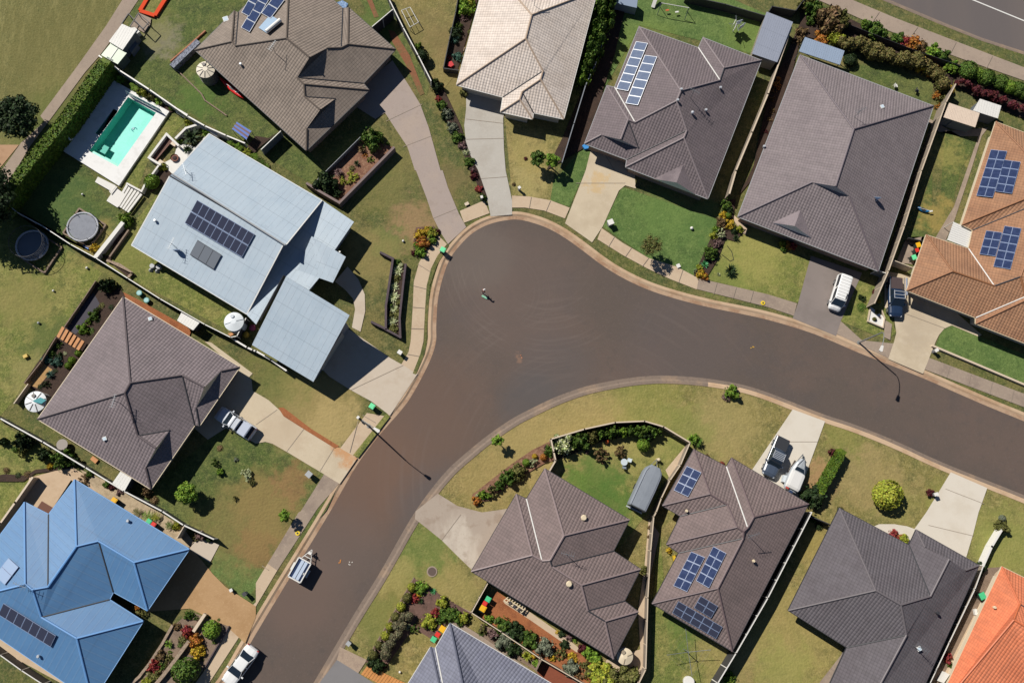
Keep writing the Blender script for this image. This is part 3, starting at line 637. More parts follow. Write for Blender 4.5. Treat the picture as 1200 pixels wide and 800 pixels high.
# 2 cream tiled house, top centre
H2 = house('cream tiled house at the top edge between the climbing hedge and the garden bed', (520, 0, 5.335),
 "80,532 370,608 r620,445 r512,242 355,700 r605,497 555,745 r475,622 r490,575 560,705 750,745 962,-62 r550,95 283,-218",
 "s 0 1 2 3; s 1 4 7 8 5 2; s 4 6 7; n 6 9 8 7; s 9 10 5 8; s 10 11 12 3 2 5; s 11 13 12; s 13 0 3 12", r_cream, trim=trim_w, cap=flat('cap_cream', '#b39d88'), wall=w_cream)
aerial(H2, 6, "565,35", 40)
# 3 charcoal tiled house with twin panel rows
H3 = house('charcoal tiled house with two staggered columns of white-framed solar panels above a tan driveway', (670, 20, 3.6375),
 "287,42 540,132 560,88 808,185 580,775 230,640 235,608 55,540 150,293 183,300 r240,438 r270,450 r447,358 r465,315 r632,270 r650,218 r490,485 r478,515 r125,503 r285,560 r208,522",
 "s 0 1 14 13; n 1 2 15 14; s 2 3 15; s 3 4 17 16 12 13 14 15; s 5 4 17; n 6 5 17 16; s 7 6 16 12 11 10 19 18; s 7 8 10 20 18; n 8 9 11 10; s 9 0 13 12 11; n 10 20 19; v 18 19 20",
 r_char, trim=trim_g, cap=flat('cap_char', '#85797a'), white=((1, 14), (9, 11)), wall=w_brick)
solar(H3, 9, "275,108 328,115 241,320 192,310", 1, 6, pv_grey, alu)
solar(H3, 9, "312,166 367,174 283,380 230,372", 1, 6, pv_grey, alu)
aerial(H3, 3, "505,345", 150); whirly(H3, 3, "512,412"); vent(H3, 3, "570,400"); vent(H3, 3, "632,305")
vent(H3, 0, "465,312"); vent(H3, 6, "450,358")
def dormer(Hs, fi, a, c, back, front, dh, m):
    o, n = fplane(Hs, fi); A = on_plane(px(a, Hs.fr)[0], o, n)+n*.02; B_ = on_plane(px(c, Hs.fr)[0], o, n)+n*.02; K = on_plane(px(back, Hs.fr)[0], o, n)+n*.02
    F_ = at(px(front, Hs.fr)[0], K.z+dh); b = MB(); b.poly([A, K, F_]); b.poly([K, B_, F_]); b.face([A, B_, F_], 1)
    def uvs(): pass
    b.build('dormer', [m, trim_w], Hs.root)
def plain(name, c, c2): return mat(name, c, .85, [(.5, c2, .45, .65, .6), (9, c2, .45, .7, .6)], (7, .5, .05))
dormer(H3, 4, "348,690", "527,757", "475,630", "447,705", 0, plain('tiles_charcoal_plain', '#7c7072', '#5a5054'))
# 4 mauve-grey big house
H4 = house('large mauve-grey tiled house with one small dormer facing the street beside the white van', (850, 50, 2.8577),
 "250,42 697,212 512,765 42,583 r430,290 r369,481 r290,468 r415,515", "s 3 0 4 5 6; s 1 2 7 5 4; s 0 1 4; s 2 3 6 7; v 6 7 5",
 r_mauve, trim=trim_g, cap=flat('cap_mauve', '#6f6468'), wall=w_brick)
dormer(H4, 3, "157,603", "290,655", "252,560", "232,614", 0, plain('tiles_mauve_plain', '#8a7e80', '#6d6266'))
aerial(H4, 2, "432,250", 30); skylight(H4, 2, "524,216", .5); dish(H4, 1, "503,530", flat('dish_blue', '#9fc3e6', .3)); vent(H4, 0, "128,350")
# 5 brown house at the right
H5 = house('sprawling brown tiled house at the right edge with two blocks of blue solar panels', (1040, 130, 2.757),
 "350,35 240,368 275,385 262,445 125,400 62,580 285,668 285,687 600,812 600,130 r475,165 r520,253 r520,285 r345,565 r430,535 r210,518 r445,600 r470,600 r560,520",
 "s 0 1 11 10; n 1 2 12 11; s 2 3 13 14 12; s 3 4 15 13; s 4 5 15; s 5 6 16 14 13 15; n 6 7 17 16; s 7 8 18 17; s 9 0 10; n 8 9 10 11 12 14 16 17 18",
 r_brown, trim=trim_c, cap=flat('cap_brown', '#93633f'), white=((3, 13), (6, 16)), wall=w_cream, over=.85)
solar(H5, 0, "333,127 386,131 339,283 286,275", 2, 5, pv_cell)
solar(H5, 0, "375,160 432,167 400,270 348,262", 2, 4, pv_cell)
solar(H5, 2, "318,388 371,392 347,473 297,463", 2, 3, pv_cell)
solar(H5, 2, "377,373 432,381 396,514 341,504", 2, 5, pv_cell)
# 6 pale metal-roofed house (explicit heights)
fr6 = (140, 140, 2.5)
H6 = house('pale sheet-metal roofed house with split roofs and two dark panel blocks', fr6,
 "262,42 593,237 487,368 155,160 r147,165 r482,362 373,570 35,368", "n 0 1 2 3; n 3 2 5 4; n 4 5 6 7", m_white, trim=trim_w, cap=trim_g, wall=w_grey, over=.6,
 fixed={0: 3.0, 1: 3.0, 2: 5.3, 3: 5.3, 4: 5.05, 5: 5.05, 6: 2.7, 7: 2.7})
solar(H6, 2, "230,236 396,335 361,405 192,304", 9, 2, pv_dark)
solar(H6, 2, "231,353 300,397 278,440 207,397", 3, 1, flat('collector_grey', '#70767e', .3), flat('collector_frame', '#4a4e54', .4))
aerial(H6, 2, "165,375", 70, 1.6); dish(H6, 2, "172,392", flat('dish_dark', '#3c5c86', .4)); aerial(H6, 0, "198,155", 110, 1.0); vent(H6, 2, "106,298")
def slab_roof(Hs, s, hs, name='roof', th=.18, m=None):
    q = px(s, Hs.fr); V = [at(p, h) for p, h in zip(q, hs)]; n = Vector()
    for i in range(len(V)): n += V[i].cross(V[(i+1) % len(V)])
    n.normalize(); n = -n if n.z < 0 else n
    g = -Vector((n.x, n.y, 0)); g = g.normalized() if g.length > .02 else Vector((.5, .85, 0)).normalized(); a = Vector((-g.y, g.x, 0)); b = MB()
    b.poly(V, 0, lambda p: (p.dot(a), p.dot(g)))
    for i in range(len(V)):
        p, r = V[i], V[(i+1) % len(V)]; b.face([p, r, r-Vector((0, 0, th)), p-Vector((0, 0, th))], 1)
    for t in tessellate_polygon([[Vector((v.x, v.y, 0)) for v in V]]): b.face([V[i]-Vector((0, 0, th)) for i in t], 1)
    b.build(name, [m or m_white, trim_w], Hs.root); return V
def block(Hs, V, over=.5, m=None):
    P = inset([Vector((v.x, v.y, 0)) for v in V], over); b = MB(); n = len(P)
    for i in range(n):
        p, q = P[i], P[(i+1) % n]; hp, hq = V[i].z-.2, V[(i+1) % n].z-.2
        b.face([(p.x, p.y, 0), (q.x, q.y, 0), (q.x, q.y, hq), (p.x, p.y, hp)])
    b.build('wall', m or w_grey, Hs.root)
V = slab_roof(H6, "470,385 560,215 593,236 687,300 632,380 555,500 480,455 400,600 373,572", [2.75]*9); block(H6, V, .6)
V = slab_roof(H6, "563,342 663,402 625,478 585,464", [3.5, 3.3, 2.95, 2.85]); V2 = slab_roof(H6, "563,342 585,464 555,500 520,440", [3.5, 2.85, 2.8, 2.8])
b = MB()
for q in px("655,408 622,470 600,385", fr6): p = at(q, 0); b.cyl(p, p+Vector((0, 0, 2.9)), .12, n=8)
b.build('porch_post', trim_w, H6.root)
V = slab_roof(H6, "488,460 674,573 568,768 388,660", [5.8, 5.8, 2.9, 2.9]); block(H6, V, .6)
b = MB(); P = inset([Vector((v.x, v.y, 0)) for v in V], .58); d = (P[2]-P[1]).normalized(); mid = (P[1]+P[2])/2; n = Vector((d.y, -d.x, 0)); n = n if n.x > 0 else -n
for k in range(5): b.bar(mid-d*2.5+n*.08+Vector((0, 0, .22+.44*k)), mid+d*2.5+n*.08+Vector((0, 0, .22+.44*k)), .06, .42)
b.build('garage_door', gdoor, H6.root)
# 7 grey-brown house left
H7 = house('grey-brown tiled house with two dark gablets, a silver pickup parked on its driveway', (30, 330, 3.0778),
 "352,55 772,308 627,520 610,517 452,748 43,495 r705,322 r615,455 r645,380 r565,337 r378,365 r358,400 r405,555 r520,535 r433,670 r470,600",
 "s 0 1 6 8 9 10; s 1 2 7 6; n 2 3 9 8 7; s 3 4 14 13 12 11 10 9; s 4 5 11 12 15 14; s 5 0 10 11; n 12 13 15; v 6 7 8; v 13 14 15",
 r_gbr, trim=trim_c, cap=flat('cap_gbr', '#5c5052'), wall=w_brick)
aerial(H7, 4, "342,437", 80); skylight(H7, 4, "287,565", .45); skylight(H7, 0, "450,135", .45)
# 8 blue metal-roofed house
H8 = house('bright blue sheet-metal roofed house in the bottom left corner with a row of dark panels', (0, 550, 3.2),
 "280,38 710,298 553,528 425,458 410,487 537,568 346,868 -192,502 92,122 182,168 r95,430 r122,450 r155,553 r288,632 r180,440 r287,288 r370,268 r503,348",
 "s 9 0 15 14; s 0 1 17 16 15; s 1 2 17; s 2 3 16 17; n 3 4 12 11 14 15 16; s 4 5 13 12; s 5 6 13; s 6 7 10 11 12 13; s 7 8 10; s 8 9 14 11 10",
 m_blue, trim=flat('trim_blue', '#7fa9d6', .5), cap=flat('cap_blue', '#6a9bd0', .5), wall=w_dark, pitch=20)
solar(H8, 7, "18,497 215,617 193,663 -2,540", 7, 1, pv_dark)
solar(H8, 8, "37,331 75,363 23,434 -15,396", 1, 2, flat('collector_pale', '#98acc8', .25))
aerial(H8, 8, "95,430", 160, 1.2); vent(H8, 1, "483,192"); vent(H8, 7, "148,698")
# 9 red-brown house bottom centre
H9 = house('red-brown tiled house with three stepped wings, behind the curved white fence', (540, 530, 3.078),
 "303,58 608,242 550,355 648,420 590,535 640,573 550,743 38,428 200,150 237,167 r372,300 r322,388 r330,412 r435,478 r458,570 r520,608 r258,370 r293,390",
 "s 0 1 10; s 1 2 12 11 10; s 2 3 13 12; s 3 4 14 13; s 4 5 15 14; s 5 6 15; s 6 7 16 17 11 12 13 14 15; s 7 8 16; n 8 9 17 16; s 9 0 10 11 17",
 r_rbr, trim=trim_d, cap=flat('cap_rbr', '#8b7a78'), white=((9, 17),), wall=w_brick)
vent(H9, 0, "443,235", trim_c, .3); vent(H9, 6, "390,473", trim_c, .3); aerial(H9, 1, "378,365", 165)
# 10 brown-mauve house with many panels
H10 = house('brown-mauve tiled house carrying four separate blocks of solar panels, beside the parked dark ute', (750, 510, 2.963),
 "187,48 300,108 318,78 585,238 320,748 42,583 135,408 92,378 140,280 78,243 r243,203 r303,240 r337,318 r358,357 r395,283 r374,320 r270,530 r360,333",
 "s 9 0 10; s 0 1 15 17 12 11 10; n 1 2 14 15; s 2 3 14; s 3 4 16 13 17 15 14; s 9 8 11 10; s 8 7 12 11; s 7 6 13 12; s 6 5 16 13; s 5 4 16; n 12 13 17",
 r_rbr, trim=trim_d, cap=flat('cap_rbr2', '#6d5c5c'), white=((1, 15), (7, 11), (5, 16)), wall=w_brick, over=.8)
solar(H10, 0, "163,107 213,128 168,215 117,190", 2, 3, pv_cell)
solar(H10, 8, "178,403 223,420 165,545 115,520", 2, 4, pv_cell)
solar(H10, 8, "255,385 300,410 240,530 195,505", 2, 4, pv_cell)
solar(H10, 9, "133,572 287,660 263,703 112,612", 5, 2, pv_dark)
solar(H10, 9, "210,554 270,590 246,631 187,595", 2, 2, pv_dark)
aerial(H10, 4, "375,345", 20); vent(H10, 4, "392,435", trim_c); vent(H10, 5, "160,262", trim_c)
# 11 dark house
H11 = house('near-black tiled house without panels, beside the wide white driveway', (910, 580, 3.636),
 "268,55 565,213 595,147 863,298 560,965 150,975 300,648 50,490 r422,405 r530,467 r655,430 r735,272 r632,222 r803,320 r553,595 r400,880",
 "s 7 0 8; s 0 1 10 9 8; s 1 2 12 11 10; s 2 3 13 12; s 3 4 15 14 9 10 11 13; s 7 6 14 9 8; s 6 5 15 14; s 5 4 15; v 12 13 11",
 r_dark, trim=trim_d, cap=flat('cap_dark', '#6b6466'), wall=w_dark, over=.95)
aerial(H11, 4, "585,640", 140); skylight(H11, 4, "605,652", .5); vent(H11, 4, "682,500", trim_d)
# 12 terracotta house
H12 = house('bright terracotta tiled house cut by the right edge below the white driveway', (1080, 640, 5),
 "60,1000 470,118 1100,430 700,1250 r575,338 r540,428 r800,470 r760,560", "s 0 1 4 5; s 1 2 6 4; s 2 3 7 6; s 3 0 5 7; n 4 6 7 5",
 r_orange, trim=trim_c, cap=flat('cap_orange', '#c96d44'), wall=w_cream, over=.95)
vent(H12, 0, "420,355", trim_c)
# 13 slate-blue house at the bottom
H13 = house('slate-blue tiled house cut by the bottom edge, three wheelie bins at its corner', (470, 710, 7.06),
 "405,140 285,345 245,335 -140,960 100,1500 1550,820 r560,880 r345,640 r315,640 r900,1150", "s 1 0 6 7; s 0 5 9 6; n 2 1 7 8; s 3 2 8; n 3 8 7 6 9 4; s 4 5 9",
 r_slate, trim=trim_w, cap=flat('cap_slate', '#5f6170'), white=((1, 7),), wall=w_cream)
# ============================================================ FENCES AND WALLS
f_white = flat('fence_cap_white', '#dcd9d2', .5); f_cream = flat('fence_cream', '#cdbba3', .6); f_grey = flat('fence_sheet_grey', '#7e8288', .5)
f_tan = mat('fence_tan', '#8d8072', .8, [(3, '#7a6e61', .4, .7, .5)]); f_dark = flat('fence_sheet_dark', '#3b3b3e', .6); f_timber = mat('timber_old', '#8a7766', .9, [(4, '#6e5d4f', .4, .7, .6)], (20, .3, .01))
w_white = flat('wall_white', '#dfdcd5', .8); w_block = mat('block_dark', '#4f4347', .9, [(3, '#62545a', .4, .7, .5)], (10, .3, .01)); stone = mat('stone', '#a08c78', .9, [(4, '#7e6c5c', .4, .65, .7)], (6, .8, .05))
def fence(label, s, h=1.8, panel=None, cap=None, t=.05, capw=.10, post=2.4, cat='fence', name='fence', group='boundary fences', base=0, pts=None):
    q = pts or [at(p, h) for p in px(s)]
    o = Vector((sum(p.x for p in q)/len(q), sum(p.y for p in q)/len(q), 0)); r = thing(name, label, cat, o, group)
    pb = MB(); cb = MB()
    for i in range(len(q)-1):
        a, c = Vector((q[i].x, q[i].y, 0)), Vector((q[i+1].x, q[i+1].y, 0)); L_ = (c-a).length
        n = max(1, int(L_/2.4+.5))
        pb.bar(a+Vector((0, 0, (h-.03+base)/2-.02)), c+Vector((0, 0, (h-.03+base)/2-.02)), t, h-base-.03)
        d = (c-a).normalized()*capw*.5; cb.bar(a-d+Vector((0, 0, h-.02)), c+d+Vector((0, 0, h-.02)), capw, .06)
        if post:
            for k in range(n+(i == len(q)-2)):
                p = a+(c-a)*k/n; m = MB(); m.box((p.x, p.y, h/2-.03), (t+.05, t+.05, h-.0), math.atan2(c.y-a.y, c.x-a.x)); m.build('post', cap or f_white, r)
    pb.build('panel', panel or f_grey, r); cb.build('rail', cap or f_white, r); return r
def wall(label, s, h=.8, m=None, t=.22, closed=False, name='garden_wall', group='garden walls', top=None):
    q = [at(p, h) for p in px(s)]
    if closed: q.append(q[0])
    b = MB()
    for i in range(len(q)-1):
        a, c = Vector((q[i].x, q[i].y, h/2-.03)), Vector((q[i+1].x, q[i+1].y, h/2-.03)); d = (c-a).normalized()*t*.5
        b.bar(a-d*(.98-.02*i), c+d*.97, t, h+.06+.004*(i % 2))
    o = b.build(name, m or w_white); return tag(o, label, 'wall', group)
fence('white capped fence running above the swimming pool past the blue swing', "@t00 465,262 560,330 700,420 880,545 960,590 1060,635 1145,670", cap=f_white, panel=f_grey, h=1.7, capw=.16, t=.14)
fence('long white fence between the trampolines and the pale-roofed house', "@t01 0,130 80,195 200,260 330,345 450,410 600,505 750,600 960,720 1080,780 1110,775 @240,350,13.33 640,305", h=1.7, panel=f_dark)
fence('short white topped fence below the water tank at the garage wall', "@240,350,13.33 470,645 660,760 750,800 @t12 0,45 70,85 140,135", h=1.2, panel=f_grey, capw=.2)
fence('long white fence along the patio of the blue-roofed house', "@t02 -60,330 0,360 200,470 400,590 580,700 760,795 @t03 860,60 1000,125", h=1.7, panel=f_dark, capw=.14)
fence('short cream gate panel beside the blue house driveway', "@t03 862,65 830,120", h=1.6, panel=f_cream, cap=f_cream)
fence('pale timber fence left of the blue house patio', "@0,480,5.714 215,455 100,620 0,760 -60,850", h=1.5, panel=f_cream, cap=f_cream, t=.12, capw=.22)
fence('cream timber rail beside the small round tank', "@t02 130,200 65,290", h=.9, panel=f_cream, cap=f_cream, post=0)
fence('white fence from the top edge down beside the goal frame', "@t10 600,-60 625,0 690,130 760,260 820,378", h=1.8, panel=f_dark, capw=.13)
fence('white topped side gate at the right of the taupe house', "@t10 545,125 640,45", h=2.2, panel=f_dark, cap=f_white)
fence('grey side fence panel at the bottom corner of the taupe house', "@t10 25,700 115,615", h=1.7, panel=f_grey, cap=f_white)
fence('low grey screen crossing the shaded lawn behind the taupe house garden', "@360,110,5.714 355,290 30,612", h=1.0, panel=f_grey, cap=flat('cap_steel', '#8d9298', .5), post=0, capw=.06)
fence('thin fence along the garden bed left of the cream house', "@t10 950,-30 935,60 905,190 878,320 950,330", h=1.0, panel=f_dark, cap=f_dark, post=0)
fence('grey fence between the cream house and the charcoal house', "@t20 480,-40 455,100 400,280 345,400 290,580 235,760", h=1.8, panel=f_grey, cap=f_grey, capw=.12)
fence('cream fence between the charcoal house and the large mauve-grey house', "@t30 110,130 0,440 @t20 1125,620 1050,800 @t21 1020,105", h=2.0, panel=f_tan, cap=f_cream, capw=.2)
fence('dark fence behind the two sheds at the top', "@t20 820,-20 1000,20 1190,75 @t30 20,30 130,50 160,10 200,-30", h=1.6, panel=f_dark, cap=f_dark)
fence('dark thin fence between the hedges and the main road path', "@t30 330,95 520,170 700,240 880,300 1200,430 1300,475", h=1.2, panel=f_dark, cap=f_dark, t=.03, capw=.04)
fence('cream fence between the large mauve-grey house and the brown house', "@t30 880,395 835,480 720,800 @t31 640,260 565,470 500,620", h=2.2, panel=f_tan, cap=f_cream, capw=.13)
fence('dark pool-style fence at the foot of the brown house lawn', "@t31 660,315 730,330", h=1.2, panel=f_dark, cap=f_dark, t=.03)
fence('cream side gate beside the dark four-wheel drive', "@t31 590,420 680,455", h=1.7, panel=f_cream, cap=f_cream)
fence('pale side gate at the corner of the mauve-grey house', "@t31 510,465 565,485", h=1.7, panel=f_grey, cap=f_white)
wall('low cream kerb wall edging the lawn below the brown house', "@t32 775,20 850,52 1000,115 1200,200 1400,290", h=.4, m=f_cream, t=.25)
fence('curved white fence enclosing the caravan garden', "@640,480,6.667 25,480 75,395 60,330 38,228 300,150 540,98 770,88 920,132 1125,255", h=1.7, panel=f_tan, cap=f_cream, capw=.16)
fence('cream fence between the grey caravan and the brown-mauve house', "@640,480,6.667 1125,255 1050,430 968,550 900,690 860,800 @t23 665,20 650,180 637,400 627,735 595,800 570,870", h=1.7, panel=f_tan, cap=f_cream, capw=.12)
fence('white fence between the brown-mauve house and the near-black house', "@t33 205,0 0,400 @t23 1050,660 965,800 930,870", h=2.3, panel=f_dark, cap=f_white, capw=.12)
fence('broad white fence ending at the potted palm by the white driveway', "@t33 1095,85 1050,160 1010,250", h=1.2, panel=w_white, cap=w_white, t=.2, capw=.24, post=0)
fence('thin white fence between the near-black house and the terracotta house', "@t33 1010,250 970,360 850,610 760,800 730,870", h=1.7, panel=f_tan, cap=f_white, capw=.1)
fence('dark side gate above the near-black house corner', "@t33 205,20 300,60", h=1.5, panel=f_dark, cap=f_dark)
fence('cream fence corner beside the three bins of the red-brown house', "@t13 1085,335 1010,470 1150,560", h=1.6, panel=f_dark, cap=f_cream)
fence('cream fence between the slate-blue house garden and the orange mulch bed', "@t13 1150,560 @560,690,5.714 160,290 420,465 720,640 900,750", h=1.6, panel=f_tan, cap=f_cream)
fence('short brown fence crossing the slate-blue house garden', "@560,690,5.714 430,465 390,545", h=1.5, panel=f_timber, cap=f_timber)
fence('white fence cut by the bottom left corner', "@t03 -60,620 0,668 100,740 200,805", h=1.7, panel=f_dark, cap=f_white)
fence('timber edge fence of the sloping vegetable garden', "@20,330,5.333 490,-5 400,130 295,282", h=.8, panel=f_timber, cap=f_timber, post=0)
fence('timber edge fence below the garden steps', "@20,330,5.333 240,350 150,500 45,632", h=.8, panel=f_timber, cap=f_timber, post=0)
# garden walls
wall('white retaining wall beside the square trampoline', "@t01 570,248 510,325 450,400", h=.9, t=.5)
wall('weathered sleeper wall beside the white retaining wall', "@t01 600,280 515,400", h=.5, m=f_timber, t=.2)
wall('white U-shaped seat wall around the brown bench', "@60,80,4.444 660,400 600,342 508,465 565,500", h=.9, t=.28)
wall('white zigzag planter wall beside the fire pit', "@60,80,4.444 650,362 700,312 770,290 860,345", h=.9, t=.28)
wall('white stepped planter wall at the foot of the patio', "@60,80,4.444 556,510 490,600 470,640 395,600", h=.8, t=.22)
wall('dark block retaining wall around the shrub bed, lit top edge', "@360,110,5.714 578,360 215,728 80,650 0,600", h=1.3, m=flat('wall_brown_grey', '#7c6a66', .8), t=.3)
wall('dark block garden wall left of the silver agave bed', "@400,260,5.714 265,205 345,245 325,380 298,560 297,715 205,670", h=.8, m=w_block, t=.28)
wall('dark block garden wall right of the silver agave bed', "@400,260,5.714 430,285 412,430 390,640 395,770 300,720", h=.8, m=w_block, t=.25)
wall('cream sandstone garden wall beside the yellow-green ball shrub', "@160,690,7.269 575,222 490,350", h=.7, m=f_cream, t=.35)
wall('tan retaining wall running down between the flower shrubs', "@160,690,7.269 435,455 330,600 225,735 170,800", h=.7, m=stone, t=.4)
wall('curved stone edging between the shaded lawn and the flower bed', "@160,690,7.269 300,315 220,460 110,630 20,745 -40,800", h=.4, m=stone, t=.3)
wall('dark timber edge between flower bed and footpath', "@160,690,7.269 785,318 570,683", h=.35, m=w_block, t=.12)
wall('gabion stone wall left of the taupe house', "@200,50,13.33 45,340 400,0", h=.9, m=mat('gabion', '#8f93a0', .9, [(5, '#4c4f5c', .45, .6, .8)], (8, 1, .1)), t=.75)
wall('low timber sleeper edge below the white-lidded water tank', "@200,50,13.33 60,395 210,535 480,800 @t00 960,470 1060,540", h=.2, m=f_timber, t=.15)
wall('terracotta brick edge along the gabion wall', "@t00 800,285 870,225 960,145", h=.25, m=mat('brick_edge', '#b0785a', .9, [(5, '#8c5a40', .4, .6, .6)]), t=.18)
wall('thin white edging of the square garden by the pump-free bed', "@t13 740,310 865,400 1010,470", h=.12, m=stone, t=.12)
wall('sawn timber edging along the street side of the clipped shrub row', "@400,660,5.7125 485,95 320,380 165,650", h=.15, m=f_timber, t=.12)
wall('grey slab retaining edge beside the slate-blue house', "@470,710,7.06 430,125 660,265 900,430 1150,600", h=.3, m=path_g, t=.5)
wall('tan paved ledge along the bottom wall of the blue house', "@t03 0,600 100,675 330,800", h=.15, m=path_t, t=.9)
# ============================================================ BEDS
mulch_r = mat('mulch_red_brown', '#86604a', .95, [(.8, '#6a4636', .42, .62, .7), (3, '#a58468', .48, .66, .6), (8, '#4c3428', .5, .66, .5)], (9, .8, .06))
def bed(s, m):
    LAY[1] += 1; return sheet('garden_bed', W(s, 0), .058+LAY[1]*.001, m)
bed("@160,690,7.269 470,190 790,315 570,690 430,860 -60,840 20,750 110,635 225,465 300,320 390,250", mulch_g)
bed("@400,660,5.7125 485,95 700,230 865,328 830,430 720,390 600,500 500,440 460,460 290,700 180,680 165,650", mulch_b)
bed("@560,690,5.714 130,15 350,165 540,310 680,400 800,470 900,540 1060,600 1020,660 700,640 420,470 160,290 0,190 60,100", mulch_o)
bed("@560,690,5.714 20,230 160,290 420,465 720,640 720,760 500,690 380,540 0,310", mulch_g)
bed("@560,690,5.714 430,480 720,660 600,760 395,555", mat('red_deck', '#84452c', .8, [(3, '#6c3622', .4, .7, .6, (1, 6, 1), 35)], (20, .3, .01)))
bed("@560,690,5.714 165,75 310,125 560,300 700,410 660,420 350,205 180,95", path_t)
bed("@545,490,7.269 725,195 570,270 380,400 60,650 70,720 200,700 470,500 700,370 765,360", mulch_r)
bed("@640,480,6.667 38,228 300,150 540,98 770,88 900,130 850,210 650,200 400,260 250,330 75,395", mulch_d)
bed("@640,480,6.667 1080,290 1125,255 968,550 930,470", path_t)
bed("@t23 640,30 690,100 640,330 620,750 560,800 430,740 440,690 600,640 590,460 620,250", path_t)
bed("@360,110,5.714 350,300 580,360 215,730 80,650 30,612", mulch_r)
bed("@t10 815,375 850,370 890,440 960,590 1000,720 1040,800 @t11 1085,130 1060,140 1020,20 @t10 1010,800 940,660 860,500", mulch_d)
bed("@t10 955,-20 1045,-20 945,330 880,315 905,190", mulch_d)
bed("@20,330,5.333 490,0 640,40 680,90 170,795 130,700 45,632 240,350 295,282 400,130", mulch_d)
bed("@20,330,5.333 480,70 520,140 370,330 300,285", flat('weed_mat', '#3c3842', .8))
bed("@20,330,5.333 150,500 225,550 130,665 55,635", straw)
bed("@t01 580,570 640,600 900,745 890,775 800,740 610,640", mulch_o)
bed("@0,480,5.714 200,455 480,380 620,460 760,510 857,640 857,760 480,470 330,700 160,640", mat('patio_pavers', '#c4aa8c', .9, [(1, '#b4987a', .4, .7, .6), (6, '#d2bca0', .5, .8, .5)], (9, .4, .03)))
bed("@t02 380,600 560,680 770,812 @t03 860,70 910,140 880,170 700,60 560,-30 @t02 480,740", mat('side_gravel', '#b5a184', .9, [(2, '#8e7c62', .4, .7, .7), (14, '#d0bfa2', .5, .8, .6)], (12, .6, .04)))
bed("@0,480,5.714 285,610 360,655 330,700 250,660", mat('doormat_brown', '#6e4a3c', .9))
bed("@0,480,5.714 -20,440 40,430 180,440 240,400 480,375 480,395 240,425 160,480 -20,480", mulch_d)
bed("@400,260,5.714 345,245 430,285 395,770 297,715 325,380", mulch_d)
bed("@400,260,5.714 500,40 620,30 650,110 560,210 500,240 480,150", mulch_b)
bed("@790,220,6.667 400,100 480,90 450,300 560,330 470,420 400,400 340,560 260,690 150,690 190,600 300,360", mulch_d)
bed("@t30 140,130 180,60 60,560 0,640 -40,800 @t21 1060,120 1130,-20 @t30 0,440", mulch_d)
bed("@t30 150,30 380,90 540,170 700,230 880,310 860,400 790,470 760,360 540,290 330,210 150,170", mulch_d)
bed("@t30 880,300 1200,430 1200,560 1000,480 870,400", mulch_d)
bed("@t20 345,420 480,0 540,0 480,260 420,440", mulch_d)
bed("@t20 160,800 240,640 330,420 440,440 330,700", mulch_d)
bed("@t13 1155,570 1200,590 1195,640 1060,560", mulch_d)
bed("@t33 1020,260 1095,255 1000,450 830,800 740,800 870,560", mulch_g)
bed("@t33 1060,285 1095,255 840,800 800,800", path_t)
bed("@t33 560,110 640,100 665,150 600,140", mulch_o)
bed("@t33 235,800 360,640 375,650 300,800", path_g)
bed("@t31 480,640 545,690 540,735 470,705", white_p)
bed("@t31 545,700 578,720 570,795 540,780", path_g)
bed("@60,80,4.444 580,500 620,560 690,530 780,430 720,400 660,400 640,470", white_p)
bed("@60,80,4.444 690,480 820,340 900,400 900,500 760,600", white_p)
bed("@60,80,4.444 520,560 580,500 640,560 610,590 520,650", mulch_d)
bed("@60,80,4.444 330,40 400,110 560,190 660,220 620,235 390,130 310,70", mulch_d)
bed("@t10 0,640 60,650 110,620 10,700 -60,800 @t00 1060,640 1160,690", mulch_d)
bed("@t01 520,400 540,320 590,280 600,290 520,420 640,490 600,500 480,400", mulch_d)
# ============================================================ POOL TERRACE
PZ = .34
def rz(a, c): return math.atan2(c.y-a.y, c.x-a.x)
pool = thing('swimming_pool', 'turquoise rectangular swimming pool with white coping beside the tall hedge', 'swimming pool', at((129, 155), 0))
fp = "@60,80,4.444 "
deck = W(fp+"322,62 615,225 352,612 58,428", PZ); water = W(fp+"400,150 546,232 347,512 198,432", PZ)
spa = W(fp+"325,212 348,225 250,352 230,338", PZ)
def ring(outer, holes, z, m, name, parent, z0=0):
    b = MB(); loops = [outer]+holes
    for t in tessellate_polygon([[Vector((p.x, p.y, 0)) for p in L_] for L_ in loops]):
        allp = [p for L_ in loops for p in L_]; q = [Vector((allp[i].x, allp[i].y, z)) for i in t]
        if (q[1]-q[0]).cross(q[2]-q[0]).z < 0: q.reverse()
        b.face(q)
    for i in range(len(outer)):
        p, q = outer[i], outer[(i+1) % len(outer)]; b.face([(p.x, p.y, z0), (q.x, q.y, z0), (q.x, q.y, z), (p.x, p.y, z)])
    return b.build(name, m, parent)
ring(deck, [water, spa], PZ, mat('pool_deck_white', '#e4e3e0', .7, [(1.2, '#cbc9c4', .45, .7, .5), (8, '#bdbab4', .55, .8, .4)], (10, .2, .01)), 'deck', pool)
def basin(P, depth, zw, mw, mwater):
    b = MB()
    for i in range(len(P)):
        p, q = P[i], P[(i+1) % len(P)]; b.face([(p.x, p.y, PZ-depth), (q.x, q.y, PZ-depth), (q.x, q.y, PZ), (p.x, p.y, PZ)])
    b.poly([(p.x, p.y, PZ-depth) for p in P]); b.build('basin', mw, pool)
    b = MB(); b.poly([(p.x, p.y, PZ-zw) for p in P]); b.build('water', mwater, pool)
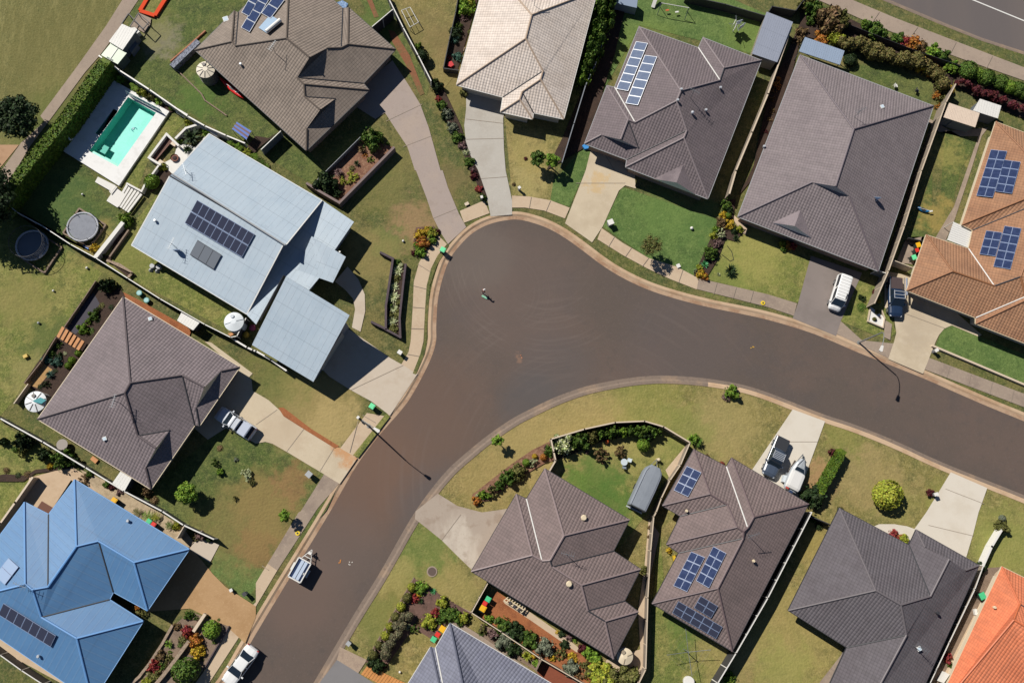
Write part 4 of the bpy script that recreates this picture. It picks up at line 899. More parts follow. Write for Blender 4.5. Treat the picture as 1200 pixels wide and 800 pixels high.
def water_mat(name, tint, rip):
    m = bpy.data.materials.new(name); m.use_nodes = True; n = m.node_tree.nodes; l = m.node_tree.links; n.clear()
    o = n.new('ShaderNodeOutputMaterial'); t_ = n.new('ShaderNodeBsdfTransparent'); t_.inputs[0].default_value = (*tint, 1); g_ = n.new('ShaderNodeBsdfGlossy'); g_.inputs['Roughness'].default_value = .03
    fr = n.new('ShaderNodeFresnel'); fr.inputs[0].default_value = 1.33; x = n.new('ShaderNodeMixShader'); nz = n.new('ShaderNodeTexNoise'); nz.inputs['Scale'].default_value = 2.4; nz.inputs['Detail'].default_value = 4
    ge = n.new('ShaderNodeNewGeometry'); l.new(ge.outputs['Position'], nz.inputs[0]); bp = n.new('ShaderNodeBump'); bp.inputs['Strength'].default_value = rip; bp.inputs['Distance'].default_value = .06; l.new(nz.outputs[0], bp.inputs['Height'])
    l.new(bp.outputs[0], g_.inputs['Normal']); l.new(bp.outputs[0], fr.inputs['Normal']); l.new(fr.outputs[0], x.inputs[0]); l.new(t_.outputs[0], x.inputs[1]); l.new(g_.outputs[0], x.inputs[2]); l.new(x.outputs[0], o.inputs[0]); return m
m_pool = water_mat('pool_water', (.82, .97, .955), .25); m_spa = water_mat('spa_water', (.4, .8, .75), .4)
m_tile = mat('pool_tile', '#7fd6c8', .4, [(.6, '#8ee0d2', .42, .62, .6), (3, '#98e6d8', .5, .66, .35), (3, '#74cec0', .5, .66, .3)])
basin(water, 1.35, .12, m_tile, m_pool); basin(spa, .8, .12, m_tile, m_spa)
b = MB(); b.poly([(p.x, p.y, PZ-.25) for p in W(fp+"218,428 350,500 345,512 198,432", PZ)]); b.build('ledge', flat('pool_ledge', '#9fdcc4', .3), pool)
b = MB(); b.poly([(p.x, p.y, PZ-.7) for p in W(fp+"262,385 290,400 268,436 238,420", PZ)]); b.build('ledge', flat('pool_step', '#49b8a6', .2), pool)
p = at(px(fp+"432,318")[0], PZ); b = MB(); b.tube([p+Vector((.35*math.cos(a), .28*math.sin(a), -.06)) for a in (0, 1, 2, 3, 4, 4.6)], .05); b.cyl(p+Vector((-.1, .1, -.1)), p+Vector((-.1, .1, .06)), .16, n=10)
tag(b.build('pool_cleaner', flat('cleaner_blue', '#2c8d99', .4), off=p), 'small dark pool cleaner floating in the turquoise water', 'pool cleaner')
b = MB(); g = W(fp+"385,118 565,212", PZ+1.1); g2 = W(fp+"60,420 20,400", PZ+1.1)
gl = flat('glass_panel', '#a9c4c9', .05)
gf = thing('glass_fence', 'frameless glass fence along the planted side of the pool', 'fence', (g[0].x, g[0].y, PZ), 'boundary fences')
b = MB(); n = 7
for k in range(n):
    a = g[0].lerp(g[1], (k+.04)/n); c = g[0].lerp(g[1], (k+.96)/n); b = MB(); b.bar(Vector((a.x, a.y, PZ+.62)), Vector((c.x, c.y, PZ+.62)), .02, 1.05); b.build('panel', gl, gf)
# white statue-like shape on the deck
p = at(px(fp+"100,370")[0], PZ); b = MB(); b.cyl(p, p+Vector((0, 0, .25)), .3, .28, 12); b.cyl(p+Vector((0, 0, .25)), p+Vector((0, 0, .9)), .2, .26, 12); b.ball(p+Vector((0, 0, 1.15)), (.26, .2, .3), 12); b.ball(p+Vector((0, 0, 1.55)), .16, 10)
b.bar(p+Vector((-.4, .4, .9)), p+Vector((.4, -.45, .75)), .2, .2)
tag(b.build('statue', w_white), 'white garden statue standing on the shaded pool deck', 'statue')
# steps
def steps(label, s, n, m, h0, h1, name='steps', under=None):
    A, B_, C_, D = W(s, (h0+h1)/2); o = (A+C_)/2; r = thing(name, label, 'steps', (o.x, o.y, 0))
    for k in range(n):
        a = A.lerp(D, (k+.06)/n); b_ = B_.lerp(C_, (k+.06)/n); c = B_.lerp(C_, (k+.72)/n); d = A.lerp(D, (k+.72)/n); z = h0+(h1-h0)*(k+1)/n
        q = MB(); q.prism([a, b_, c, d], z-.12, z); q.build('tread', m, r)
    return r
steps('white outdoor steps climbing from the lawn to the patio', fp+"480,668 415,760 327,705 385,598", 6, w_white, .05, .6) if False else None
A, B_, C_, D = W(fp+"330,705 410,758 482,665 392,595", .35); st = thing('steps', 'wide white steps with dark gaps between pool terrace and trampoline', 'steps', (A.x, A.y, 0))
for k in range(6):
    t0, t1 = (k+.02)/6, (k+.66)/6; q = MB(); z = .25+.06*k
    q.prism([A.lerp(B_, t0), A.lerp(B_, t1), D.lerp(C_, t1), D.lerp(C_, t0)], z-.16, z); q.build('tread', w_white, st)
A, B_, C_, D = W(fp+"300,640 325,605 350,622 318,662", .3)
st = thing('steps', 'narrow white steps at the corner of the pool terrace', 'steps', (A.x, A.y, 0))
for k in range(3):
    q = MB(); q.prism([A.lerp(D, k/3), A.lerp(D, (k+.6)/3), B_.lerp(C_, (k+.6)/3), B_.lerp(C_, k/3)], .1+.1*k, .22+.1*k); q.build('tread', w_white, st)
b = MB(); b.prism(W(fp+"335,620 390,660 345,725 288,690", .3), 0, .3); tag(b.build('landing_slab', w_white), 'white square landing slab beside the wide white steps', 'slab')
b = MB(); b.prism(W(fp+"243,565 335,610 312,640 228,592", .3), 0, .3); tag(b.build('landing_slab', w_white), 'long white slab along the lower edge of the pool deck', 'slab')
A, B_, C_, D = W("@20,330,5.333 275,275 440,385 405,440 240,340", .4); st = thing('steps', 'timber garden steps climbing through the vegetable garden', 'steps', (A.x, A.y, 0))
wood = mat('timber_fresh', '#c98f5e', .8, [(4, '#b57b4c', .4, .7, .6)], (20, .3, .01))
for k in range(6):
    t0, t1 = (k+.02)/6, (k+.6)/6; q = MB(); z = .18+.12*k
    q.prism([A.lerp(B_, t0), A.lerp(B_, t1), D.lerp(C_, t1), D.lerp(C_, t0)], z-.14, z); q.build('tread', wood, st)
# orange timber boards near the slate-blue house
A, B_, C_, D = W("@400,660,5.7125 175,680 430,800 380,870 130,740", .15); st = thing('boardwalk', 'orange timber boardwalk at the bottom edge beside the brick paving', 'boardwalk', (A.x, A.y, 0))
ow = mat('timber_orange', '#c88a4c', .8, [(5, '#b0743a', .4, .7, .6)], (20, .3, .01))
for k in range(14):
    t0, t1 = (k+.04)/14, (k+.93)/14
    q = MB(); q.prism([A.lerp(B_, t0), A.lerp(B_, t1), D.lerp(C_, t1), D.lerp(C_, t0)], .05, .16-.05*(k in (3, 9))); q.build('board', ow, st)
# bench and fire pit
b = MB(); A, B_, C_, D = W(fp+"597,352 650,400 560,492 520,465", .45)
bn = thing('bench', 'brown slatted corner bench inside the white seat wall', 'bench', (A.x, A.y, 0)); dk = flat('timber_red_brown', '#6b4232', .7)
for k in range(5):
    q = MB(); q.prism([A.lerp(B_, k/8), A.lerp(B_, (k+.85)/8), D.lerp(C_, (k+.85)/8), D.lerp(C_, k/8)], .38, .45); q.build('slat', dk, bn)
q = MB(); q.prism(inset([A, A.lerp(B_, .6), D.lerp(C_, .6), D], .12), 0, .37); q.build('base', w_dark, bn)
p = at(px(fp+"642,466")[0], .4); fpit = thing('fire_pit', 'round rusty fire pit on the white paving by the bench', 'fire pit', (p.x, p.y, 0)); rust = flat('rust', '#7a4a38', .8)
q = MB(); q.cyl((p.x, p.y, .05), (p.x, p.y, .42), .38, .52, 20, caps=False); q.cyl((p.x, p.y, .3), (p.x, p.y, .32), .46, n=20); q.build('bowl', rust, fpit)
q = MB(); q.cyl((p.x, p.y, .36), (p.x, p.y, .42), .3, .12, 9); q.build('ashes', flat('ash', '#3a2a26', .9), fpit)
for s_, nm in (("636,392", 'cream cube stool at the end of the brown bench'), ("572,490", 'cream cube stool at the lower corner of the seat wall')):
    p = at(px(fp+s_)[0], .45); q = MB(); q.box((p.x, p.y, .22), (.75, .5, .44), -.6); tag(q.build('stool', f_cream), nm, 'stool', 'cube stools')
# ============================================================ SHEDS, TANKS, PLAY EQUIPMENT
def shed(label, s, h, mroof, mwall, slope=.0, name='garden_shed', group='sheds', ribs=0, over=.08, door=True, open_=False):
    q = px(s); hs = [h+slope*(1 if i in (0, 1) else 0) for i in range(len(q))]; V = [at(p, z) for p, z in zip(q, hs)]
    o = sum(V, Vector())/len(V); r = thing(name, label, 'shed' if not open_ else 'carport', (o.x, o.y, 0), group)
    b = MB(); n = (V[1]-V[0]).cross(V[2]-V[0]).normalized(); g = (V[2]-V[1]).normalized(); a = (V[1]-V[0]).normalized()
    b.poly(V, 0, lambda p: (p.dot(a), p.dot(g)))
    for i in range(len(V)): p, c = V[i], V[(i+1) % len(V)]; b.face([p, c, c-Vector((0, 0, .1)), p-Vector((0, 0, .1))])
    b.face([v-Vector((0, 0, .1)) for v in V]); b.build('roof', mroof, r)
    P = inset([Vector((v.x, v.y, 0)) for v in V], over+.05)
    if open_:
        for p in P: m = MB(); m.cyl((p.x, p.y, 0), (p.x, p.y, h-.08), .06, n=6); m.build('post', mwall, r)
    else:
        b = MB()
        for i in range(len(P)):
            p, c = P[i], P[(i+1) % len(P)]; b.face([(p.x, p.y, 0), (c.x, c.y, 0), (c.x, c.y, hs[(i+1) % len(P)]-.09), (p.x, p.y, hs[i]-.09)])
            d = (c-p); nn = int(d.length/.45)
            for k in range(nn): e = p+d*(k+.5)/nn; b.box((e.x, e.y, h/2-.08), (.05, .05, h-.16), math.atan2(d.y, d.x))
        b.build('wall', mwall, r)
        if door:
            p, c = P[2], P[3 % len(P)]; d = (c-p); m = MB(); m.bar(p+d*.3+Vector((0, 0, .95)), p+d*.7+Vector((0, 0, .95)), .16, 1.8); m.build('door', mwall, r)
    return r
s_white = mat('shed_white', '#e0ddd6', .6, uvtile=('metal', .35, 9, .02, .12)); s_cream = mat('shed_cream', '#dcc7b2', .6, uvtile=('metal', .22, 9, .02, .2)); s_grey = mat('shed_grey', '#8f95a4', .6, uvtile=('metal', .3, 2.6, .02, .2)); s_blue = mat('shed_blue', '#8f9fb4', .55, uvtile=('metal', .3, 9, .02, .2))
s_green = mat('greenhouse_pane', '#a3b39a', .4, [(.8, '#8fa286', .4, .7, .5)]); wl_d = flat('shed_wall_grey', '#6b7178', .7); wl_c = flat('shed_wall_cream', '#a39a8c', .7)
shed('white-roofed shed with a skylight panel at the top left path', "@110,15,13.33 440,175 665,275 450,582 232,450", 2.1, s_white, wl_d, .25)
b = MB(); P = W("@110,15,13.33 600,385 682,490 582,628 500,508", 1.0); b.prism(P, 0, 1.0); tag(b.build('tool_locker', wl_d), 'blue-grey locker on the shaded side of the white-roofed shed', 'locker')
b = MB(); P = W("@110,15,13.33 575,235 640,228 718,295 650,345 600,290", .8); b.prism(P, 0, .8); tag(b.build('pump_cover', w_white), 'small white rounded cover at the top corner of the white-roofed shed', 'cover')
q = shed('greenhouse with two pale green roof panels below the white-roofed shed', "@110,15,13.33 265,475 512,632 372,805 112,662", 1.8, s_green, flat('greenhouse_frame', '#5f6c66', .6), .0, name='greenhouse')
b = MB(); P = W("@110,15,13.33 375,550 245,735", 1.84); b.bar(P[0], P[1], .08, .05); b.build('glazing_bar', trim_w, q)
# dark pergola frame above it
fr = "@110,15,13.33 "; r = thing('pergola_frame', 'thin black steel frame beside the white-roofed shed', 'frame', at(px(fr+"650,130")[0], 0))
for s_ in ("540,15 770,255", "690,5 860,150", "430,180 540,15", "560,225 690,20", "770,255 860,150"):
    P = W(fr+s_, 1.5); b = MB(); b.bar(P[0], P[1], .09, .09); b.build('beam', f_dark, r)
for s_ in ("540,15", "770,255", "690,5", "860,150"): P = W(fr+s_, 1.5)[0]; b = MB(); b.cyl((P.x, P.y, 0), (P.x, P.y, 1.47), .05, n=6); b.build('post', f_dark, r)
bed(fr+"560,230 700,10 900,100 890,200 800,330 640,240", path_g)
# orange-rimmed sandpit
r = thing('sandpit', 'orange-rimmed sandpit cut by the top edge', 'sandpit', at(px("@t00 715,35")[0], 0)); P = W("@t00 655,50 725,72 790,-30 720,-60", .35)
org = flat('plastic_orange', '#d8430e', .9); b = MB()
for i in range(4): b.bar(P[i]-Vector((0, 0, .17)), P[(i+1) % 4]-Vector((0, 0, .17)), .5, .34+.004*i)
b.build('rim', org, r); b = MB(); b.poly([(p.x, p.y, .15) for p in P]); b.build('grass_fill', g_yel, r)
shed('cream ribbed shed beside the brown house lawn', "@1090,100,13.33 300,275 775,435 705,658 212,500", 2.0, s_cream, wl_d, 0)
shed('bright white shed in the corner beside the red hedge', "@1090,100,13.33 780,212 1112,320 1058,518 672,395", 2.0, s_white, wl_d, 0)
shed('long grey two-part shed behind the charcoal house', "@870,0,9.19 262,128 545,238 375,672 105,580", 2.3, s_grey, wl_c, 0)
shed('pale blue carport roof at the corner of the large mauve-grey house', "@870,0,9.19 675,400 1100,548 1050,700 610,555", 2.4, s_blue, steel, 0, open_=True, name='carport')
shed('small white shed against the bottom wall of the grey-brown house', "@110,530,13.33 415,295 590,400 478,600 288,475", 1.9, s_white, w_dark, 0)
shed('flat white cabinet roof beside the orange gravel strip', "@t01 850,665 935,712 905,748 830,702", 1.7, s_white, w_dark, 0, name='cabinet', door=False)
b = MB(); P = W("@60,80,4.444 660,210 712,240 700,258 648,228", .5); b.prism(P, .0, .5); tag(b.build('storage_box', w_white), 'white storage box against the fence right of the pool', 'box')
b = MB(); P = W("@t31 870,240 962,280 938,362 840,325", 2.3); r = thing('patio_awning', 'white slatted patio awning between the wings of the brown house', 'awning', (P[0].x, P[0].y, 0))
for k in range(9):
    t0, t1 = k/9, (k+.92)/9; b = MB(); b.prism([P[0].lerp(P[3], t0), P[1].lerp(P[2], t0), P[1].lerp(P[2], t1), P[0].lerp(P[3], t1)], 2.24, 2.3); b.build('slat', trim_w, r)
for p in P: b = MB(); b.cyl((p.x, p.y, 0), (p.x, p.y, 2.24), .05, n=6); b.build('post', trim_w, r)
def tank(label, s, rad, h, mtop, mside, ribs=10):
    p = at(px(s)[0], h); r = thing('water_tank', label, 'water tank', (p.x, p.y, 0), 'round water tanks')
    b = MB(); b.cyl((p.x, p.y, 0), (p.x, p.y, h-.12), rad, n=28)
    for k in range(5): z = .25+k*(h-.4)/5; b.cyl((p.x, p.y, z), (p.x, p.y, z+.08), rad+.025, n=28)
    b.build('body', mside, r, smooth=False)
    b = MB(); b.cyl((p.x, p.y, h-.12), (p.x, p.y, h+.1), rad+.04, rad*.25, 28, m=0)
    for k in range(ribs):
        a = 2*math.pi*k/ribs+.3; b.bar((p.x+math.cos(a)*rad*.28, p.y+math.sin(a)*rad*.28, h+.11), (p.x+math.cos(a)*rad*.98, p.y+math.sin(a)*rad*.98, h-.07), .07, .06, 1)
    b.build('lid', [mtop, mside], r)
    b = MB(); b.cyl((p.x-.2, p.y+rad*.55, h-.1), (p.x-.2, p.y+rad*.55, h+.18), .25, .22, 12); b.build('inlet', mside, r)
    return r
t_c = flat('tank_cream', '#d8cdb8', .6); t_s = flat('tank_grey_plastic', '#77716c', .6); t_w = flat('tank_white', '#d7dde0', .6)
tank('cream-lidded grey water tank beside the red kayak', "@200,50,13.33 540,415", 1.15, 2.2, t_c, t_s, 10)
tank('white water tank against the side of the pale-roofed house', "@240,350,13.33 450,355", 1.15, 2.0, t_w, flat('tank_white2', '#c6cdd2', .6), 2)
tank('white-lidded tank with a teal cover beside the vegetable garden', "@20,330,5.333 112,748", 1.2, 1.9, flat('tank_lid_white', '#dfe2e4', .6), t_s, 8)
tank('cream water tank at the bottom corner of the red-brown house', "@700,740,13.33 435,385", .9, 1.9, flat('tank_lid_cream', '#d9c9ac', .6), flat('tank_beige', '#9b8d78', .6), 3)
p = at(px("@20,330,5.333 140,745")[0], 2.05); b = MB(); b.prism([p+Vector((-.75, .0, 0)), p+Vector((.1, .42, 0)), p+Vector((.8, .1, 0)), p+Vector((.3, -.35, 0)), p+Vector((-.3, -.2, 0))], 2.06, 2.16)
tag(b.build('tarpaulin', flat('teal_plastic', '#1f8b92', .4)), 'teal plastic cover lying on the white-lidded tank', 'tarpaulin')
# kayak
def kayak(label, s, m, L_=None, wd=.72):
    A, B_ = W(s, .35); d = (B_-A); L_ = d.length; d.normalize(); e = Vector((-d.y, d.x, 0)); r = thing('kayak', label, 'kayak', (A.x, A.y, 0)); b = MB(); N_ = 12; rows = []
    for i in range(N_+1):
        t = i/N_; wdt = wd/2*math.sin(math.pi*min(.98, max(.02, t)))**.6; c = A+d*L_*t; k = .12*abs(2*t-1)**2
        rows.append([(c+e*wdt*math.cos(a)+Vector((0, 0, -.12+k+.2*math.sin(a)))) for a in [j*2*math.pi/10 for j in range(10)]])
    for i in range(N_):
        for j in range(10): b.face([rows[i][j], rows[i+1][j], rows[i+1][(j+1) % 10], rows[i][(j+1) % 10]])
    b.face(rows[0]); b.face(rows[-1]); b.build('hull', m, r, smooth=True)
    b = MB(); c = A+d*L_*.5; q = [c+d*.45*math.cos(a)+e*.2*math.sin(a)+Vector((0, 0, .1)) for a in [k*math.pi/6 for k in range(12)]]; b.face(q); b.build('cockpit', f_dark, r)
    c = A+d*L_*.5+Vector((0, 0, .16)); b = MB(); b.bar(c-d*.9-e*.1, c+d*.9+e*.1, .04, .04); b.bar(c+d*.8-e*.05, c+d*1.2+e*.2, .2, .02); b.build('paddle', trim_w, r)
kayak('red kayak leaning along the wall of the taupe house', "@t00 1030,365 1142,462", flat('kayak_red', '#d8201c', .35))
kayak('blue toy boat lying on the lawn by the cream fence', "@t31 700,172 755,192", flat('toy_blue', '#1e86c4', .4), wd=.55)
# swing seat
P = W("@t00 1088,605 1110,572 1178,615 1155,655", 1.5); r = thing('garden_swing', 'blue striped swing seat canopy on the lawn above the pale-roofed house', 'swing seat', (P[0].x, P[0].y, 0))
for k in range(5):
    t0, t1 = k/5, (k+1)/5; b = MB(); b.prism([P[0].lerp(P[1], t0), P[0].lerp(P[1], t1), P[3].lerp(P[2], t1), P[3].lerp(P[2], t0)], 1.45, 1.52); b.build('canopy_stripe', flat('awning_blue', '#3d63b4', .6) if k % 2 == 0 else flat('awning_maroon', '#5a3440', .6), r)
for p in P: b = MB(); b.cyl((p.x, p.y, 0), (p.x, p.y, 1.45), .04, n=6); b.build('post', steel, r)
b = MB(); b.prism([P[0].lerp(P[2], .2), P[1].lerp(P[3], .2), P[2].lerp(P[0], .2), P[3].lerp(P[1], .2)], .42, .5); b.build('seat', f_dark, r)
# trampolines
def tramp(label, s, rad, sq=None, net=False, deck=None, tilt=0):
    p = at(px(s)[0], .8); r = thing('trampoline', label, 'trampoline', (p.x, p.y, 0), 'backyard trampolines')
    b = MB(); b.cyl((p.x, p.y, .78), (p.x, p.y, .8), rad*.86, n=28); b.build('mat', mat('tramp_mat', '#7d818b', .7, [(2, '#6a6e78', .4, .7, .6)]) if not net else flat('tramp_mat_dark', '#6f747c', .7), r)
    b = MB(); pts = [Vector((p.x+math.cos(k*math.pi/14)*rad*.95, p.y+math.sin(k*math.pi/14)*rad*.95, .8)) for k in range(29)]; b.tube(pts, .12, 6); b.build('pad', flat('tramp_pad', '#b4b6bd', .6), r)
    for k in range(6):
        a = k*math.pi/3; b = MB(); b.cyl((p.x+math.cos(a)*rad, p.y+math.sin(a)*rad, 0), (p.x+math.cos(a)*rad, p.y+math.sin(a)*rad, 2.4 if net else 1.5), .035, n=6); b.build('pole', f_dark, r)
    if net:
        b = MB(); t = [Vector((p.x+math.cos(k*math.pi/14)*rad, p.y+math.sin(k*math.pi/14)*rad, 2.4)) for k in range(29)]; b.tube(t, .03, 6)
        for k in range(28):
            for z in (1.0, 1.4, 1.8, 2.1): b.cyl(t[k]-Vector((0, 0, 2.4-z)), t[k+1]-Vector((0, 0, 2.4-z)), .008, n=3, caps=False)
            b.cyl(t[k]-Vector((0, 0, 1.6)), t[k], .012, n=3, caps=False)
        b.build('safety_net', f_dark, r)
    if deck:
        P = W(deck, .15); b = MB()
        for i in range(4): b.bar(P[i], P[(i+1) % 4], .2, .3+.004*i)
        b.build('frame', f_timber, r)
tramp('grey trampoline in a square timber frame on the lawn', "@0,220,5.714 553,262", 1.95, deck="@0,220,5.714 533,140 710,250 600,400 425,305")
tramp('netted trampoline half in the shade at the left edge', "@0,220,5.714 215,385", 2.0, net=True, deck="@0,220,5.714 270,310 415,400 300,572 110,450")
# goal
P = W("@t10 682,50 722,35 762,105 722,128", .9); r = thing('football_goal', 'white pipe goal frame lying on the dry lawn', 'goal', (P[0].x, P[0].y, 0))
for i in range(4): b = MB(); b.cyl(P[i], P[(i+1) % 4], .045, n=6); b.build('bar', trim_w, r)
b = MB(); b.cyl(P[0].lerp(P[1], .5), P[3].lerp(P[2], .5), .03, n=6); b.build('bar', trim_w, r)
for i in (0, 3): b = MB(); b.cyl((P[i].x, P[i].y, 0), P[i], .045, n=6); b.build('leg', trim_w, r)
for i in (1, 2): b = MB(); b.cyl((P[i].x+.3, P[i].y, 0), P[i], .045, n=6); b.build('leg', trim_w, r)
# swings / clotheslines on the lush lawn
def hoist(label, s, rad=1.9, h=1.9, m=None, name='clothesline', clothes=()):
    p = at(px(s)[0], h); r = thing(name, label, 'clothesline', (p.x, p.y, 0)); m = m or steel
    b = MB(); b.cyl((p.x, p.y, 0), (p.x, p.y, h+.1), .05, n=8); b.build('pole', m, r)
    for k in range(4):
        a = k*math.pi/2+.1; b = MB(); b.cyl((p.x, p.y, h-.15), (p.x+math.cos(a)*rad, p.y+math.sin(a)*rad, h+.1), .03, n=6); b.build('arm', m, r)
    b = MB()
    for q in (.4, .7, 1):
        for k in range(4):
            a = k*math.pi/2+.1; c = a+math.pi/2; b.cyl((p.x+math.cos(a)*rad*q, p.y+math.sin(a)*rad*q, h+.1*q), (p.x+math.cos(c)*rad*q, p.y+math.sin(c)*rad*q, h+.1*q), .006, n=3, caps=False)
    b.build('line', m, r)
    for (u, v, a, mm) in clothes: b = MB(); b.box((p.x+u, p.y+v, h-.45), (.9, .05, .9), a); b.build('laundry', mm, r)
hoist('rotary clothesline on the lawn below the brown-mauve house', "@t23 828,655", 2.6, 2.2)
hoist('clothesline with white washing near the grey shed', "@t20 1055,112", 1.2, 1.9, clothes=((-.3, .3, 1.1, w_white), (-.2, -.3, 1.2, w_white), (.8, -.1, .6, flat('cloth_pale', '#c7ccd8', .8)), (.4, .5, .4, flat('cloth_pale', '#c7ccd8', .8))))
def swing(label, s):
    A, B_ = W(s, 1.8); r = thing('swing_set', label, 'swing set', (A.x, A.y, 0)); b = MB(); b.cyl(A, B_, .05, n=6); b.build('beam', f_white, r); e = Vector((.25, .9, 0))
    for q in (A, B_):
        for s_ in (-1, 1): b = MB(); b.cyl(q, Vector((q.x+e.x*s_*.8, q.y+e.y*s_*.8, 0)), .04, n=6); b.build('leg', flat('swing_blue', '#44506a', .5), r)
    for t, mm in ((.3, flat('seat_orange', '#c8643a', .5)), (.65, trim_w)):
        c = A.lerp(B_, t); b = MB(); b.box((c.x, c.y, .5), (.5, .22, .05), .2); b.cyl((c.x-.2, c.y, .5), (c.x-.2, c.y, 1.8), .01, n=3); b.cyl((c.x+.2, c.y, .5), (c.x+.2, c.y, 1.8), .01, n=3); b.build('seat', mm, r)
swing('play swing at the top edge behind the charcoal house', "@t20 700,15 830,38")
b = MB(); A, B_ = W("@t20 662,30 678,-20", .5); b.bar(A+Vector((0, 0, -.3)), B_+Vector((0, 0, .6)), .5, .08); tag(b.build('slide', w_white), 'white plastic slide beside the play swing', 'slide')
P = W("@t20 490,-30 590,-10 585,38 485,15", 1.6); b = MB(); b.prism(P, 0, 1.6); tag(b.build('cubby_house', s_blue), 'pale blue cubby roof at the top edge between two hedges', 'cubby house')
P = W("@t10 372,15 405,2 432,18 415,50 382,35", 1.0); b = MB(); b.prism(P, .1, 1.0); tag(b.build('tarpaulin', mat('tarp_blue', '#6d8fb8', .5, [(3, '#4a6c98', .4, .7, .6)], (4, 1, .1))), 'crumpled blue tarpaulin at the top corner of the taupe house', 'tarpaulin')
# small table and chairs in the caravan garden
def table(label, s, rad, h, m, name='round_table'):
    p = at(px(s)[0], h); r = thing(name, label, 'table', (p.x, p.y, 0)); b = MB(); b.cyl((p.x, p.y, h-.04), (p.x, p.y, h), rad, n=18); b.build('tabletop', m, r)
    b = MB(); b.cyl((p.x, p.y, 0), (p.x, p.y, h-.04), .05, n=8); b.cyl((p.x, p.y, 0), (p.x, p.y, .05), .25, n=10); b.build('leg', m, r)
def chair(label, s, rz_, m, group=None):
    p = at(px(s)[0], .5); r = thing('garden_chair', label, 'chair', (p.x, p.y, 0), group, rz_); 
    b = MB(); b.box((0, 0, .44), (.48, .46, .05)); b.build('seat', m, r, local=True); b = MB(); b.box((-.23, 0, .68), (.05, .46, .46)); b.build('backrest', m, r, local=True)
    for x in (-.2, .2):
        for y in (-.2, .2): b = MB(); b.cyl((x, y, 0), (x, y, .44), .02, n=5); b.build('leg', m, r, local=True)
mwh = flat('cast_white', '#c3cdd2', .5)
table('small round pale table on the lawn left of the caravan', "@640,480,6.667 610,408", .42, .7, mwh)
chair('pale chair right of the small round lawn table', "@640,480,6.667 650,392", 2.8, mwh, 'lawn chairs'); chair('grey chair below the small round lawn table', "@640,480,6.667 612,445", 1.4, flat('chair_grey', '#7d8790', .5), 'lawn chairs')
chair('white chair on the lawn behind the large mauve-grey house', "@t30 600,402", .2, trim_w, 'lawn chairs'); chair('dark chair on the lawn behind the large mauve-grey house', "@t30 700,425", -.4, f_dark, 'lawn chairs')
table('grey patio table beside the fence of the grey-brown house', "@0,480,5.714 415,232", .65, .8, flat('table_stone', '#9c948c', .8), 'patio_table')
def block_(label, s, h, m, name, cat, z0=0, group=None):
    b = MB(); b.prism(W(s, h), z0, h); return tag(b.build(name, m), label, cat, group)
block_('orange timber pallet beside the wall of the grey-brown house', "@0,480,5.714 622,308 658,335 638,360 603,330", .25, wood, 'pallet', 'pallet')
block_('blue folded tarp under the fence-side trampoline', "@0,220,5.714 560,378 600,395 590,412 555,390", .12, flat('tarp_bright_blue', '#2f6fc0', .5), 'tarpaulin', 'tarpaulin')
block_('blue-white paddling tub against the corner of the charcoal house', "@560,130,5.714 698,232 718,218 745,228 742,250 715,255", .4, flat('tub_blue', '#3f8ed0', .4), 'tub', 'tub')
block_('red plastic pot in the bed left of the cream house', "@400,0,5.4545 680,400 705,390 720,415 700,428 676,420", .45, flat('pot_red', '#c4262a', .5), 'plant_pot', 'pot')
for k in range(6):
    a = px("@t10 912,195")[0]; c = px("@t10 975,232")[0]; t = k/5; p0 = (a[0]+(c[0]-a[0])*t, a[1]+(c[1]-a[1])*t); q = at(p0, .08); b = MB(); b.box((q.x, q.y, .1), (.13, .62, .08), -.25); tag(b.build('stepping_board', f_timber), ('topmost', 'second', 'third', 'fourth', 'fifth', 'lowest')[k]+' pale stepping board in the bed left of the cream house', 'board', 'stepping boards in the bed')
block_('orange timber step at the side door of the pale-roofed house', "@240,350,13.33 360,545 440,520 470,545 400,585", .12, wood, 'timber_step', 'step')
for s_, c, lab in (("640,560", '#b5952c', 'round yellow pot in the shade beside the garage'), ("740,450", '#a4446a', 'pink flower pot in the shade beside the garage')):
    p = at(px("@240,350,13.33 "+s_)[0], .5); b = MB(); b.cyl((p.x, p.y, .0), (p.x, p.y, .45), .3, .4, 14); b.ball((p.x, p.y, .5), (.35, .35, .2), 8, lump=.3); tag(b.build('plant_pot', flat('pot'+c[1:], c, .6)), lab, 'pot')
for s_ in ("652,572", "686,606"):
    p = at(px("@t01 "+s_)[0], .5); b = MB(); b.cyl((p.x, p.y, 0), (p.x, p.y, .5), .28, .34, 16); b.cyl((p.x, p.y, .5), (p.x, p.y, .52), .26, n=16, m=1)
    tag(b.build('tub', [flat('tub_teal', '#2a8f8f', .4), flat('tub_pale', '#9ac4c4', .3)]), 'teal round tub by the long white fence, '+('upper of the two' if s_[0:3] == '652' else 'lower of the two'), 'tub', 'teal tubs')
for s_, lab in (("712,445", 'grey pump drum at the wall of the pale-roofed house, left one'), ("742,450", 'grey pump drum at the wall of the pale-roofed house, right one')):
    p = at(px("@t01 "+s_)[0], .6); b = MB(); b.cyl((p.x, p.y, 0), (p.x, p.y, .6), .3, n=14); b.cyl((p.x-.3, p.y-.4, 0), (p.x-.3, p.y-.4, .4), .3, .1, 12); tag(b.build('pump', trim_g), lab, 'pump', 'pumps')
b = MB(); P = W("@t01 500,420 560,440 620,480 600,500", .35)
for k in range(3): b.bar(P[k], P[k+1], .3, .12)
b.bar(P[0], P[2]+Vector((0, 0, .3)), .12, .12); tag(b.build('log_pile', stone), 'pile of sticks and logs at the fence below the planter', 'log pile')
